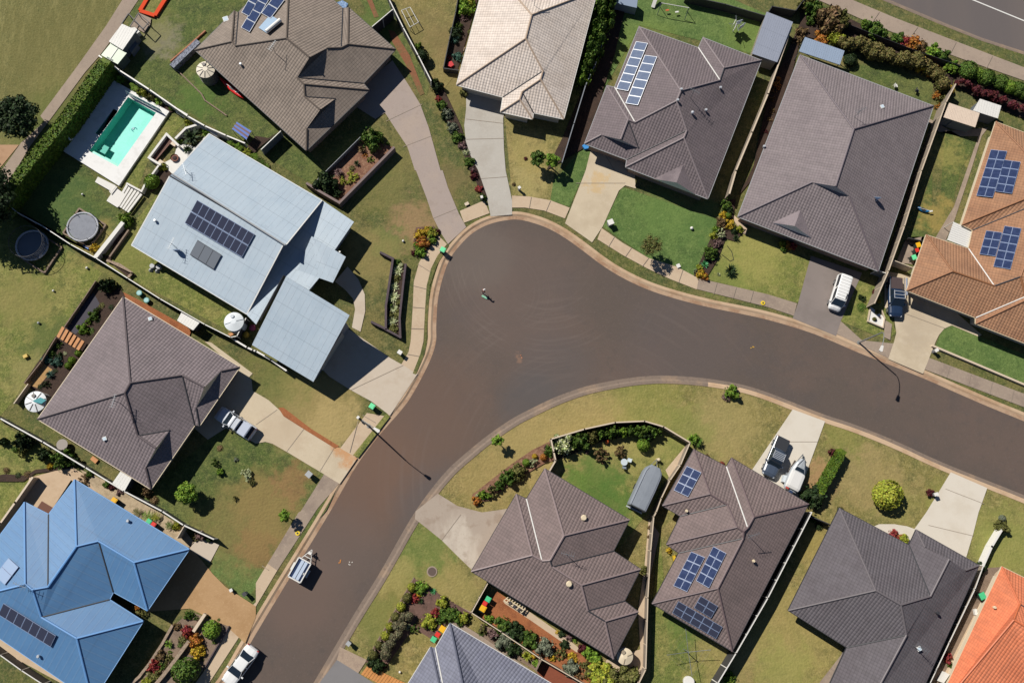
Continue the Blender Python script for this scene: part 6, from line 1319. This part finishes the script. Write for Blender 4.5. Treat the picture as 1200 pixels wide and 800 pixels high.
plants('the block-walled bed by the footpath', '@400,260,5.714', "375,322,50 agave silver .8;350,428,46 agave silver .7;345,500,58 agave silver .9;352,578,46 agave silver .7;340,658,50 agave silver .8;362,375,30 bush olive .5;375,620,30 bush olive .5;345,720,34 bush olive .6;370,270,26 bush green .5;400,290,16 ball white .4;325,560,20 bush green .5;385,540,24 bush olive .5;330,620,20 bush olive .5")
plants('the screen planting right of the cream house', '@t20', "425,25,48 bush green 3.6;450,70,36 bush green 3.2;425,118,48 bush green 3.8;405,165,46 bush green 3.6;390,225,44 bush green 3.6;368,275,42 bush green 3.2;345,325,40 bush green 3;335,365,34 bush bright 2.6;450,-10,46 bush green 3.6")
plants('the shrubbery below the main road path', '@920,0,4.2857', "235,92,76 bush brown 2.6;190,80,40 bush brown 2.2;290,100,44 bush olive 2.4;150,38,48 bush green 2;110,20,36 bush olive 1.8;130,100,26 bush green 1;185,185,40 bush orange .9;90,165,40 loose brown 1;60,200,32 loose brown .8;450,140,50 bush green 1.6;410,120,30 bush bright 1.2;490,165,32 bush green 1.3;570,190,34 bush green 1.2;600,205,34 bush red 1;650,215,44 bush orange 1.2;690,232,34 bush brown 1.2;745,255,38 bush bright 1.4;790,275,38 bush green 1.3;842,338,36 bush bright 1.4;260,190,40 bush yellowgreen 1.8;700,330,40 bush yellow 1.4;740,345,36 bush orange 1.3;790,500,34 loose olive 1;765,478,20 bush orange .8;830,450,24 ball yellow .8;790,430,36 bush olive 1.5;770,530,22 loose orange .7;330,300,36 ball dark 1.2;820,470,24 bush olive 1")
plants('the row by the main road path', '@920,0,4.2857', "925,350,50 ball green 1.7;970,368,30 ball bright 1.4;1015,388,46 ball green 1.6;1088,412,40 ball green 1.5;1130,436,38 ball bright 1.5;1172,446,40 ball green 1.5;1205,470,34 ball green 1.4")
plants('the dark strip below the grey shed', '@t30', "48,372,24 spiky orange .7;42,400,24 loose orange .7;28,425,18 loose brown .5;20,460,18 loose brown .5;20,520,18 loose brown .5;10,560,18 loose brown .4;-10,620,16 loose maroon .4")
plants('the lower side of the large mauve-grey house', '@t31', "70,342,18 bush yellowgreen .8;95,352,20 bush orange .8;118,352,18 bush red .8;80,360,18 bush green .7;440,640,23 flat green .2;452,600,16 loose dark .5;435,590,12 bush dark .5;512,662,10 ball olive .5;500,695,9 ball olive .5;525,688,8 flat maroon .3;520,612,9 ball yellow .5;508,570,16 bush maroon .8")
plants('the lawns around the lower white driveways', '@t32', "215,722,54 bush dark 1.8;565,718,66 ball yellowgreen 2.3;302,520,20 loose maroon .6;762,708,17 bush maroon .7;168,575,8 flat dark .3;340,790,16 flat dark .3")
plants('the surroundings of the near-black house', '@t33', "1100,70,30 bush olive 1.3;1100,28,15 ball grey .7;590,108,24 bush red .7;640,125,22 bush yellowgreen .6;650,150,14 bush green .4;1002,255,22 ball dark 1.1;215,35,14 bush green .7;842,680,24 bush red .9;855,715,14 bush green .5;885,490,10 bush yellow .3;240,65,18 flat dark .4")
plants('the side yards of the red-brown house', '@t23', "1018,782,26 bush bright 1.1;645,72,10 bush brown .5;620,272,18 bush olive .9;228,570,1 flat dark .1;640,115,7 bush brown .4;735,180,12 bush yellow .6".replace('228,570,1 flat dark .1;', ''))
# hedges: one clipped mass each
def hedge(label, s, wd, h, col, rnd_seed=1, lump=.12, dens=55, leafs=.2, name='hedge'):
    rnd = random.Random(rnd_seed); q = [at(p, h) for p in px(s)]; b = MB()
    for i in range(len(q)-1):
        a, c = Vector((q[i].x, q[i].y, 0)), Vector((q[i+1].x, q[i+1].y, 0)); d = c-a; L_ = d.length; d.normalize(); e = Vector((-d.y, d.x, 0))
        if lump > .13:      # unclipped: overlapping irregular mounds
            n = int(L_/.55)+1
            for k in range(n):
                r = wd*rnd.uniform(.32, .6); z = h*rnd.uniform(.35, .72); c0 = a+d*(L_*(k+rnd.random())/n)+e*wd*rnd.uniform(-.32, .32); blob(b, (c0.x, c0.y, z), (r, r, min(z, r)), int(190*r*r/.5)+60, leafs, rnd)
            continue
        n = max(1, int(L_/.9))
        for k in range(n+1):
            c0 = a+d*L_*k/n; ww = wd/2*(1+lump*(rnd.random()-.5)*2); hh = h*(1+lump*(rnd.random()-.5)); b.box((c0.x, c0.y, hh*.47), (L_/n*1.1, ww*1.75, hh*.94), math.atan2(d.y, d.x))
        for _ in range(int(L_*(wd+2*h)*dens)):
            u = rnd.random()*(wd+2*h); t = rnd.random()*L_; j = 1+lump*(rnd.random()-.5)*1.2
            if u < wd: p = a+d*t+e*(u-wd/2)*j+Vector((0, 0, h*(1+lump*.6*(rnd.random()-.6)))); nn = Vector((0, 0, 1))
            else:
                sg = 1 if u < wd+h else -1; z = (u-wd) % h; p = a+d*t+e*sg*wd/2*j+Vector((0, 0, z)); nn = e*sg
            leaf(b, p, (nn+Vector((rnd.uniform(-.4, .4), rnd.uniform(-.4, .4), 0))).normalized(), leafs*rnd.uniform(.7, 1.3), rnd)
    tag(b.build(name, LM[col]), label, 'hedge', 'hedges')
hedge('long tall clipped hedge between the park path and the pool', "@t00 487,290 300,560 110,790 @t01 -10,160", 1.45, 3.05, 'hedge', 1, .04)
hedge('clipped green hedge between the boat driveway and the dry lawn', "@t32 348,525 248,705", .95, 1.5, 'hedge', 2, .06)
hedge('long brown-green hedge above the lawn of the large mauve-grey house', "@920,0,4.2857 290,190 400,215 520,250 620,272 720,305 800,360 810,410", 1.75, 2.2, 'hedgebrown', 3, .3)
hedge('dark red hedge below the clipped row at the right edge', "@920,0,4.2857 880,392 960,430 1080,480 1210,530", 1.0, 1.6, 'maroon', 4, .15)
hedge('shaggy grey-mauve hedge behind the clipped row at the bottom', "@400,660,5.7125 445,330 390,420 330,520 285,610", 1.05, 1.4, 'greybrown', 5, .3)
# trees: trunk, limbs and an open crown of leaf clumps
def tree(label, s, rad, h, col, seed=1, leaves=2600, clumps=22, ls=.2, trunk=.12, flatk=.7, group='trees', ztr=None):
    rnd = random.Random(seed); p = at(px(s)[0], h*.75); r = thing('tree', label, 'tree', (p.x, p.y, 0), group); o = Vector((p.x, p.y, 0))
    tb = MB(); b = MB(); top = o+Vector((0, 0, h*.55)); tb.tube([o, o+Vector((.05, .03, h*.3)), top], [trunk, trunk*.8, trunk*.6], 8)
    for k in range(clumps):
        a = k*2.399+rnd.random()*.4; q = math.sqrt((k+.5)/clumps)*rad*.8; z = h*.62+h*.3*rnd.random()*(1-.5*(q/rad)**2); c = o+Vector((math.cos(a)*q, math.sin(a)*q, z)); rr = rad*rnd.uniform(.24, .36)
        m = top.lerp(c, .5)+Vector((0, 0, -.1*h)); tb.tube([o+Vector((0, 0, h*rnd.uniform(.3, .5))), m, c], [trunk*.4, trunk*.28, trunk*.12], 5)
        blob(b, c, (rr, rr, rr*flatk), leaves//clumps, ls, rnd, core=False, shell=.85)
        b.ball(c, (rr*.5, rr*.5, rr*.4), 7, lump=.3, rnd=rnd)
    tb.build('trunk', bark, r); b.build('crown', LM[col], r)
tree('large dark-crowned tree beside the park path', "@t00 72,545", 2.9, 4.6, 'dark', 1, 7000, 34, .24, .2)
tree('broad tree cut off by the left edge above the netted trampoline', "@t01 -105,130", 4.6, 6.5, 'dark', 2, 8000, 40, .3, .28)
tree('green tree on the lawn corner below the grey-brown house', "@t02 872,712", 1.35, 2.6, 'bright', 3, 3000, 20, .16)
tree('left one of two green trees on the lawn below the cream house', "@560,130,5.714 403,312", 1.05, 3.2, 'green', 4, 2200, 16, .17)
tree('right one of two green trees on the lawn below the cream house', "@560,130,5.714 502,330", .95, 3.2, 'bright', 5, 2200, 16, .17)
tree('sparse young tree over the footpath at the lush lawn', "@t21 655,350", 1.5, 3.6, 'olive', 6, 1500, 22, .13, .06)
tree('small bright tree on the dry verge above the long strip bed', "@545,490,7.269 275,190", .75, 2.6, 'bright', 7, 1200, 14, .13, .05)
tree('small yellow-green tree beside the trailer footpath', "@t13 132,18", .75, 2.3, 'bright', 8, 1200, 12, .14, .06)
# ============================================================ VEHICLES
def paint(n, c, r=.28): return flat('paint_'+n, c, r, spec=.6)
rubber = flat('rubber', '#232325', .8); vglass = flat('car_glass', '#222c36', .06, spec=.7); chrome = flat('chrome', '#c8ccd0', .2, metal=.8); red_l = flat('tail_lamp_red', '#b3221e', .3); clear_l = flat('headlamp_clear', '#dfe5ea', .15)
def loft(b, st, m=0, n=14, pw=3.2):
    """st: (x, half width, z bottom, z top)"""
    rows = []
    for x, w_, z0, z1 in st:
        row = []
        for k in range(n):
            a = 2*math.pi*k/n; c, s = math.cos(a), math.sin(a); cy = abs(c)**(2/pw)*(1 if c > 0 else -1); cz = abs(s)**(2/pw)*(1 if s > 0 else -1)
            row.append(Vector((x, w_*cy, (z0+z1)/2+(z1-z0)/2*cz)))
        rows.append(row)
    for i in range(len(rows)-1):
        for k in range(n): b.face([rows[i][k], rows[i+1][k], rows[i+1][(k+1) % n], rows[i][(k+1) % n]], m)
    b.face(list(reversed(rows[0])), m); b.face(rows[-1], m)
def wheels(r, xs, y, rad=.34, wd=.22):
    for x in xs:
        for s in (-1, 1):
            b = MB(); b.cyl((x, s*y-wd/2, rad), (x, s*y+wd/2, rad), rad, n=16); w_ = b.build('wheel', rubber, r, local=True)
            b = MB(); b.cyl((x, s*(y+wd/2)-.01, rad), (x, s*(y+wd/2)+.012, rad), rad*.6, n=12); b.build('rim', chrome, w_, local=True)
def smooth_o(o):
    for p in o.data.polygons: p.use_smooth = True
    return o
def car(label, centre, head, L_, Wd, mp, kind='sedan', cat='car', name='parked_car', roofc=None, rack=0, bonnet=None):
    """head: picture direction of the nose in degrees (0 = right, 90 = up)"""
    zc = {'sedan': 1.4, 'ute': 1.75, 'van': 2.0}[kind]; p = at(centre, zc*.75); r = thing(name, label, cat, (p.x, p.y, 0), 'parked vehicles', R(head)); h = Wd/2; l = L_/2
    b = MB()
    if kind == 'sedan':
        loft(b, [(-l, h*.72, .42, .78), (-l+.12, h*.88, .3, .98), (-l+.6, h*.97, .2, 1.02), (-.4, h, .18, .98), (l-1.5, h*.99, .18, .95), (l-.6, h*.95, .2, .84), (l-.15, h*.84, .28, .72), (l, h*.62, .38, .62)])
        cab = (-l+.75, -l+1.45, l-2.15, l-1.25, .95, 1.42)
    elif kind == 'ute':
        loft(b, [(-l, h*.9, .5, 1.02), (-l+.08, h*.97, .42, 1.1), (-l+1.5, h, .35, 1.12), (0, h, .3, 1.12), (l-1.4, h, .3, 1.14), (l-.45, h*.96, .34, 1.06), (l-.1, h*.86, .4, .9), (l, h*.7, .48, .78)])
        cab = (-l+1.65, -l+1.95, l-2.15, l-1.35, 1.08, 1.76)
    else:
        loft(b, [(-l, h*.92, .4, 1.5), (-l+.06, h*.97, .3, 1.6), (0, h, .25, 1.6), (l-.9, h, .25, 1.35), (l-.2, h*.92, .3, 1.05), (l, h*.78, .4, .85)])
        cab = (-l+.04, -l+.14, l-1.15, l-.5, 1.2, 2.0)
    smooth_o(b.build('body', mp, r, local=True))
    x0, x1, x2, x3, z0, z1 = cab; hb, ht = h*.93, h*(.74 if kind != 'van' else .86)
    B_ = [Vector((x0, -hb, z0)), Vector((x3, -hb, z0)), Vector((x3, hb, z0)), Vector((x0, hb, z0))]; T_ = [Vector((x1, -ht, z1)), Vector((x2, -ht, z1)), Vector((x2, ht, z1)), Vector((x1, ht, z1))]
    b = MB()
    for i in range(4): b.face([B_[i], B_[(i+1) % 4], T_[(i+1) % 4], T_[i]])
    b.build('cabin', mp, r, local=True)
    b = MB(); loft(b, [(x1-.04, ht*.9, z1-.08, z1-.01), (x1+.12, ht, z1-.1, z1+.04), ((x1+x2)/2, ht*1.01, z1-.1, z1+.07), (x2-.15, ht, z1-.1, z1+.03), (x2+.03, ht*.88, z1-.08, z1-.02)], n=12)
    rf = smooth_o(b.build('roof', roofc or mp, r, local=True))
    def pane(a, c, d, e, nm, k=.08):
        n = (c-a).cross(e-a).normalized(); ce = (a+c+d+e)/4
        if n.dot(ce-Vector((0, 0, .8))) < 0: n = -n
        q = [v.lerp(ce, k)+n*.012 for v in (a, c, d, e)]; b = MB(); b.face(q)
        if (q[1]-q[0]).cross(q[2]-q[0]).dot(n) < 0: b.f[0] = tuple(reversed(b.f[0]))
        b.build(nm, vglass, r, local=True)
    pane(B_[1], B_[2], T_[2], T_[1], 'windscreen', .05); pane(B_[0], B_[3], T_[3], T_[0], 'rear_window', .1)
    for i, j in ((0, 1), (3, 2)):
        mB = B_[i].lerp(B_[j], .5); mT = T_[i].lerp(T_[j], .5); pane(B_[i], mB, mT, T_[i], 'side_window', .12); pane(mB, B_[j], T_[j], mT, 'side_window', .12)
    for s in (-1, 1):
        b = MB(); b.box((x3-.35, s*(h+.1), z0+.02), (.16, .24, .15)); b.build('side_mirror', mp, r, local=True)
        b = MB(); b.ball((l-.16, s*h*.68, .66 if kind == 'sedan' else .8), (.13, .17, .07), 8); b.build('headlight', clear_l, r, local=True)
        b = MB(); b.box((-l+.03, s*h*.74, .85 if kind != 'van' else 1.1), (.1, .2, .2)); b.build('tail_light', red_l, r, local=True)
    wheels(r, (-l+.95, l-.9), h-.13, .33 if kind == 'sedan' else .38)
    if kind == 'ute':
        b = MB(); b.box((-l+.82, 0, 1.105), (1.5, Wd*.84, .05)); b.build('tray_cover', bonnet or flat('tray_cover_dark', '#2c2e33', .7), r, local=True)
    if rack:
        for k in range(rack): b = MB(); xx = x1+.2+(x2-x1-.3)*k/max(1, rack-1); b.box((xx, 0, z1+.12), (.06, ht*2.05, .04)); b.build('roof_bar', alu, rf, local=True)
        for s in (-1, 1): b = MB(); b.box(((x1+x2)/2, s*ht*.98, z1+.11), (x2-x1-.1, .05, .05)); b.build('roof_rail', alu, rf, local=True)
    return r, cab
def head(a, c): return math.degrees(math.atan2(-(c[1]-a[1]), c[0]-a[0]))
# white sedan at the kerb (nose towards the bottom left)
car('white sedan parked at the kerb near the bottom left', (280.5, 780), head((299, 756), (266, 802)), 4.8, 1.86, paint('white', '#e8e8e6'))
# silver dual-cab with canopy on the left driveway
r, cb = car('silver pickup with roof bars, bonnet in the shade of the grey-brown house', (274.5, 495), head((297, 509), (252, 481)), 5.2, 1.86, paint('silver', '#c9ced6'), 'ute', 'pickup', rack=0, bonnet=flat('tray_inside', '#3c3436', .8))
for x in (-.55, .1): b = MB(); b.box((x, 0, 1.9), (.12, 1.5, .05)); b.build('roof_bar', alu, r, local=True)
b = MB(); b.box((-1.45, 0, 1.3), (1.15, 1.6, .5)); b.box((-1.45, 0, 1.57), (1.0, 1.45, .05)); b.build('canopy', paint('silver2', '#bcc3d2'), r, local=True)
# white van
r, cb = car('white van with ribbed roof parked on the grey asphalt driveway', (986, 342), head((993, 321), (977, 364)), 4.75, 1.75, paint('van_white', '#ecebe8'), 'van', 'van', 'parked_van')
for k in range(8): b = MB(); b.box((-1.9+.42*k, 0, 2.075), (.05, 1.3, .03)); b.build('roof_rib', trim_w, r, local=True)
b = MB(); b.bar((1.0, .55, 2.1), (.2, .62, 2.1), .08, .03); b.build('wiper_hose', f_dark, r, local=True)
# dark 4wd ute right
r, cb = car('dark navy ute with open tray squeezed beside the brown house', (1052, 347), head((1054, 318), (1049, 374)), 5.3, 1.9, paint('navy', '#253650'), 'ute', 'pickup', rack=3, bonnet=flat('tray_open', '#4a3c3c', .8))
for s in (-1, 1): b = MB(); b.bar((-2.6, s*.93, 1.25), (-.9, s*.93, 1.25), .07, .1); b.build('tray_rail', chrome, r, local=True)
b = MB(); b.cyl((1.2, -1.0, 1.2), (1.2, -1.0, 1.6), .02, n=5); b.cyl((-2.5, 1.12, 1.5), (-.2, 1.12, 1.5), .13, n=8); b.build('rolled_awning', flat('awning_grey', '#8a90a0', .6), r, local=True)
# dark slate ute with rack, centre right
car('dark slate ute with silver roof rack beside the boat', (911, 535), head((922, 512), (901, 555)), 5.2, 1.9, paint('slate', '#4a5566'), 'ute', 'pickup', rack=5)
# boat on trailer
p = at((932.5, 556.5), .9); hd = head((925, 573), (941, 541)); r = thing('boat_trailer', 'trailer carrying the white boat on the light driveway', 'trailer', (p.x, p.y, 0), None, R(hd))
for s in (-1, 1):
    b = MB(); b.bar((-1.9, s*.6, .45), (.9, s*.6, .45), .08, .1); b.bar((.9, s*.6, .45), (2.9, 0, .45), .08, .1); b.build('beam', steel, r, local=True)
    b = MB(); b.cyl((-.6, s*.95-.1, .3), (-.6, s*.95+.1, .3), .3, n=14); b.build('wheel', rubber, r, local=True)
    b = MB(); b.box((-.6, s*.98, .65), (.9, .3, .04)); b.build('mudguard', steel, r, local=True)
b = MB(); b.cyl((2.4, -.35, 0), (2.4, -.35, .7), .04, n=6); b.cyl((2.4, -.42, .12), (2.4, -.28, .12), .12, n=10); b.build('jockey_wheel', rubber, r, local=True)
r = thing('boat', 'white runabout boat with a pale cover standing on its trailer', 'boat', (p.x, p.y, 0), None, R(hd)); b = MB()
loft(b, [(-2.1, .8, .75, 1.25), (-1.9, .92, .6, 1.35), (-.5, .98, .55, 1.4), (.6, .92, .58, 1.45), (1.5, .66, .7, 1.5), (2.1, .3, 1.0, 1.52)], n=12, pw=2.6); smooth_o(b.build('hull', flat('hull_white', '#a4a9ad', .4), r, local=True))
b = MB(); loft(b, [(-1.9, .84, 1.3, 1.62), (-1.6, .92, 1.3, 1.75), (.1, .9, 1.3, 1.78), (.35, .84, 1.35, 1.6)], n=10, pw=4); b.build('cover', flat('cover_canvas', '#d8d6d2', .8), r, local=True)
b = MB(); b.face([(.5, -.6, 1.5), (.95, -.45, 1.5), (.95, .45, 1.5), (.5, .6, 1.5)]); b.build('windscreen', vglass, r, local=True)
b = MB(); b.bar((1.1, -.5, 1.53), (2.3, 0, 1.6), .04, .05); b.bar((1.1, .5, 1.53), (2.3, 0, 1.6), .04, .05); b.build('bow_rail', chrome, r, local=True)
b = MB(); b.box((-2.3, 0, 1.3), (.35, .4, .6)); b.build('outboard_motor', flat('motor_dark', '#2b3a5a', .4), r, local=True)
b = MB(); b.box((-1.95, .55, 1.42), (.3, .35, .2)); b.build('fuel_box', flat('box_red', '#c2483e', .5), r, local=True)
block_('pale jet-ski trolley cover beside the boat near the house', "@880,500,8.889 345,500 385,508 370,580 330,570", .8, flat('cover_pale', '#cfd6da', .6), 'cover', 'cover')
b = MB(); A, B_ = W("@880,500,8.889 465,350 385,495", .4); b.bar(A-Vector((0, 0, .1)), B_-Vector((0, 0, .1)), .18, .15); tag(b.build('timber_plank', flat('plank_dark', '#4f443c', .8)), 'dark plank lying between the slate ute and the boat', 'plank')
# caravan under a grey cover
p = at((757.5, 571), 1.9); hd = head((745, 598), (771, 546)); r = thing('caravan', 'grey covered caravan parked on the lawn beside the cream fence', 'caravan', (p.x, p.y, 0), None, R(hd)); cg = mat('caravan_cover', '#848a92', .75, [(.8, '#7b8189', .4, .7, .6), (5, '#8f959c', .5, .8, .4)], (3, .4, .04), coord='obj'); cg2 = flat('caravan_side', '#7d8390', .7)
b = MB(); loft(b, [(-2.75, 1.08, .5, 2.35), (-2.6, 1.14, .45, 2.5), (0, 1.16, .42, 2.62), (1.7, 1.14, .42, 2.58), (2.3, .98, .5, 2.48), (2.75, .62, .6, 2.3)], n=16, pw=6); smooth_o(b.build('body', cg, r, local=True))
for s in (-1, 1): b = MB(); b.tube([(-2.65, s*.95, 2.5), (0, s*.98, 2.63), (1.7, s*.95, 2.58), (2.3, s*.8, 2.5)], .03, 5); b.build('seam', cg2, r, local=True)
b = MB(); b.tube([(-2.7, -.95, 2.45), (-2.72, .95, 2.45)], .05, 5); b.build('seam', f_dark, r, local=True)
b = MB(); b.box((-2.9, 0, .5), (.16, 2.1, .14)); b.build('bumper', alu, r, local=True)
b = MB(); b.box((-2.84, 0, 1.2), (.06, 1.6, .7)); b.build('rear_window', vglass, r, local=True)
for s in (-1, 1): b = MB(); b.cyl((-.3, s*1.05-.1, .34), (-.3, s*1.05+.1, .34), .34, n=14); b.build('wheel', rubber, r, local=True)
b = MB(); b.bar((2.6, -.5, .5), (3.9, 0, .5), .07, .09); b.bar((2.6, .5, .5), (3.9, 0, .5), .07, .09); b.build('drawbar', steel, r, local=True)
for s_, m in (("@640,480,6.667 880,388", trim_c),): q = at(px(s_)[0], .7); b = MB(); b.cyl((q.x, q.y, 0), (q.x, q.y, .7), .22, .16, 14); b.ball((q.x, q.y, .75), (.2, .2, .1), 10); tag(b.build('gas_bottle', m), 'cream gas bottle standing at the nose of the caravan', 'gas bottle')
# box trailer with blue-black lid
p = at((353.5, 664), 1.0); hd = head((346, 681), (367, 641)); r = thing('box_trailer', 'navy box trailer with white panels parked on the road', 'trailer', (p.x, p.y, 0), None, R(hd)); nv = flat('trailer_navy', '#1d2f52', .35)
b = MB(); b.box((-.35, 0, .85), (2.4, 1.6, .8)); b.build('body', nv, r, local=True)
b = MB()
for a, c in (((-1.55, -.8), (.85, -.8)), ((.85, -.8), (.85, .8)), ((.85, .8), (-1.55, .8)), ((-1.55, .8), (-1.55, -.8))): b.bar((*a, 1.3), (*c, 1.3), .14, .1)
b.build('rim', trim_w, r, local=True)
for y in (-.28, .17): b = MB(); b.box((-.35, y, 1.3), (2.2, .38, .06)); b.build('lid_panel', flat('lid_pale', '#b9c6d8', .35), r, local=True)
b = MB(); b.box((-.5, -.62, 1.31), (.25, .08, .05)); b.build('handle', trim_w, r, local=True)
for s in (-1, 1):
    b = MB(); b.cyl((-.4, s*.95-.1, .32), (-.4, s*.95+.1, .32), .32, n=14); b.build('wheel', rubber, r, local=True); b = MB(); b.box((-.4, s*.97, .7), (.9, .28, .04)); b.build('mudguard', trim_w, r, local=True)
    b = MB(); b.bar((.85, s*.6, .5), (2.2, 0, .5), .07, .09); b.build('drawbar', trim_w, r, local=True)
b = MB(); b.bar((1.2, -.42, .56), (1.2, .42, .56), .08, .06); b.cyl((1.7, -.3, .1), (1.7, -.3, .95), .05, n=6); b.box((1.75, 0, .65), (.3, .4, .25)); b.build('jockey_stand', trim_w, r, local=True)
# ============================================================ PERSON ON THE ROAD
def skin(name, joints, edges, radii, m, parent, sub=2):
    me = bpy.data.meshes.new(name); me.from_pydata(joints, edges, [])
    o = bpy.data.objects.new(name, me); COL.objects.link(o); o.modifiers.new('skin', 'SKIN').use_smooth_shade = True
    for i, rr in enumerate(radii): me.skin_vertices[0].data[i].radius = (rr, rr) if not isinstance(rr, tuple) else rr
    me.skin_vertices[0].data[0].use_root = True
    o.modifiers.new('sub', 'SUBSURF').levels = sub; o.modifiers['sub'].render_levels = sub
    me.materials.append(m); o.parent = parent; return o
skinm = flat('skin_tone', '#b98a6c', .6); shirt = flat('shirt_dark_red', '#8a4a42', .8); shorts = flat('shorts_dark', '#2e2f36', .8); capm = flat('cap_white', '#e8e4de', .7)
p = at((566.5, 343.5), 0); p.z = -.115; r = thing('person', 'person in a white cap standing alone on the road at the head of the street', 'person', p, None, R(-60))
S = 1.0
J = [(0, 0, .92), (0, .01, 1.12), (0, .0, 1.35), (0, .0, 1.46), (0, .03, 1.60),
     (.1, 0, .88), (.11, .06, .48), (.12, .02, .08), (.12, .16, .03), (-.1, 0, .88), (-.12, -.04, .48), (-.13, -.12, .08), (-.13, .03, .03),
     (.19, 0, 1.38), (.26, .03, 1.12), (.25, .22, .95), (.25, .28, .92), (-.19, 0, 1.38), (-.27, .0, 1.12), (-.29, .12, .9), (-.29, .15, .84)]
E = [(0, 1), (1, 2), (2, 3), (3, 4), (0, 5), (5, 6), (6, 7), (7, 8), (0, 9), (9, 10), (10, 11), (11, 12), (2, 13), (13, 14), (14, 15), (15, 16), (2, 17), (17, 18), (18, 19), (19, 20)]
Rr = [(.13, .11), (.13, .1), (.14, .1), .05, .095, .085, .055, .04, .035, .085, .055, .04, .035, .05, .038, .028, .02, .05, .038, .028, .02]
skin('body', J, E, Rr, skinm, r)
skin('shirt', [(0, 0, .98), (0, .01, 1.15), (0, 0, 1.36), (.2, 0, 1.38), (.245, .02, 1.2), (-.2, 0, 1.38), (-.25, 0, 1.2)], [(0, 1), (1, 2), (2, 3), (3, 4), (2, 5), (5, 6)], [(.155, .125), (.15, .12), (.16, .115), .07, .055, .07, .055], shirt, r)
skin('shorts', [(0, 0, .93), (.1, 0, .86), (.115, .04, .6), (-.1, 0, .86), (-.12, -.03, .6)], [(0, 1), (1, 2), (0, 3), (3, 4)], [(.15, .13), .1, .085, .1, .085], shorts, r)
for sx, hx, hy, hz in ((1, .25, .3, .9), (-1, -.29, .16, .82)):
    for k in range(5):
        a = (k-2)*.022 if k < 4 else -.05; L_ = (.07, .08, .085, .07, .05)[k]; b = MB()
        b.tube([(hx+a*.9, hy, hz), (hx+a, hy+.03, hz-L_*.6), (hx+a, hy+.02, hz-L_)] if k < 4 else [(hx-sx*.02, hy, hz+.02), (hx-sx*.05, hy+.03, hz-.02), (hx-sx*.05, hy+.04, hz-.05)], .009, 5); b.build('finger', skinm, r, local=True)
b = MB(); b.ball((0, .03, 1.66), (.108, .125, .09), 14); b.cyl((0, .16, 1.645), (0, .16, 1.655), .09, n=14); b.build('cap', capm, r, local=True, smooth=True)
b = MB(); b.ball((0, -.0, 1.61), (.1, .1, .1), 12); b.build('hair', flat('hair_brown', '#4a3426', .8), r, local=True, smooth=True)
for s in (-1, 1):
    b = MB(); b.ball((s*.035, .118, 1.60), .012, 6); b.build('eye', flat('eye_dark', '#2a201c', .3), r, local=True); b = MB(); b.ball((s*.1, .02, 1.59), (.015, .025, .035), 6); b.build('ear', skinm, r, local=True)
b = MB(); b.cyl((0, .115, 1.6), (0, .145, 1.57), .008, .018, 6); b.ball((0, .12, 1.54), (.03, .012, .008), 6); b.build('nose', skinm, r, local=True)
for s, y in ((1, .1), (-1, -.05)): b = MB(); b.ball((s*.125, y, .04), (.05, .13, .04), 10); b.build('shoe', trim_w, r, local=True)
A, B_ = at((564.5, 346.2), -.05), at((571, 349.8), -.05); d = (B_-A).normalized(); e = Vector((-d.y, d.x, 0)); r = thing('skateboard', 'pale green longboard lying on the road beside the person', 'skateboard', (A.x, A.y, -.115))
b = MB(); P = [A+(B_-A)*t+e*s*.13*w_ for t, w_, s in ((0, .4, 1), (.1, 1, 1), (.9, 1, 1), (1, .4, 1), (1, .4, -1), (.9, 1, -1), (.1, 1, -1), (0, .4, -1))]; b.prism(P, -.03, -.01); b.build('deck', flat('deck_green', '#7fb89a', .5), r)
for t in (.2, .8):
    for s in (-1, 1): c = A+(B_-A)*t+e*s*.1; b = MB(); b.cyl((c.x-e.x*.02, c.y-e.y*.02, -.075), (c.x+e.x*.02, c.y+e.y*.02, -.075), .035, n=8); b.build('wheel', trim_w, r)
# small litter and leaves on the road
lr = random.Random(5)
for i, (s_, c, lab) in enumerate((("@t22 1127,30", '#d8a93a', 'yellow traffic cone lying on the east stretch of road'), ("@t22 45,70", '#b0785a', 'small tan leaf litter near the middle of the road'), ("@t13 388,230", '#d88a3a', 'orange leaf right of the box trailer'), ("@t13 443,240", '#c9c2b8', 'pale scrap right of the orange leaf'))):
    p = at(px(s_)[0], -.1); b = MB()
    for k in range(4): b.box((p.x+lr.uniform(-.2, .2), p.y+lr.uniform(-.2, .2), -.09), (.14, .1, .03), lr.random()*3)
    tag(b.build('litter', flat('litter'+str(i), c, .8)), lab.replace('yellow traffic cone lying', 'yellow scrap lying'), 'litter', 'scraps on the road')
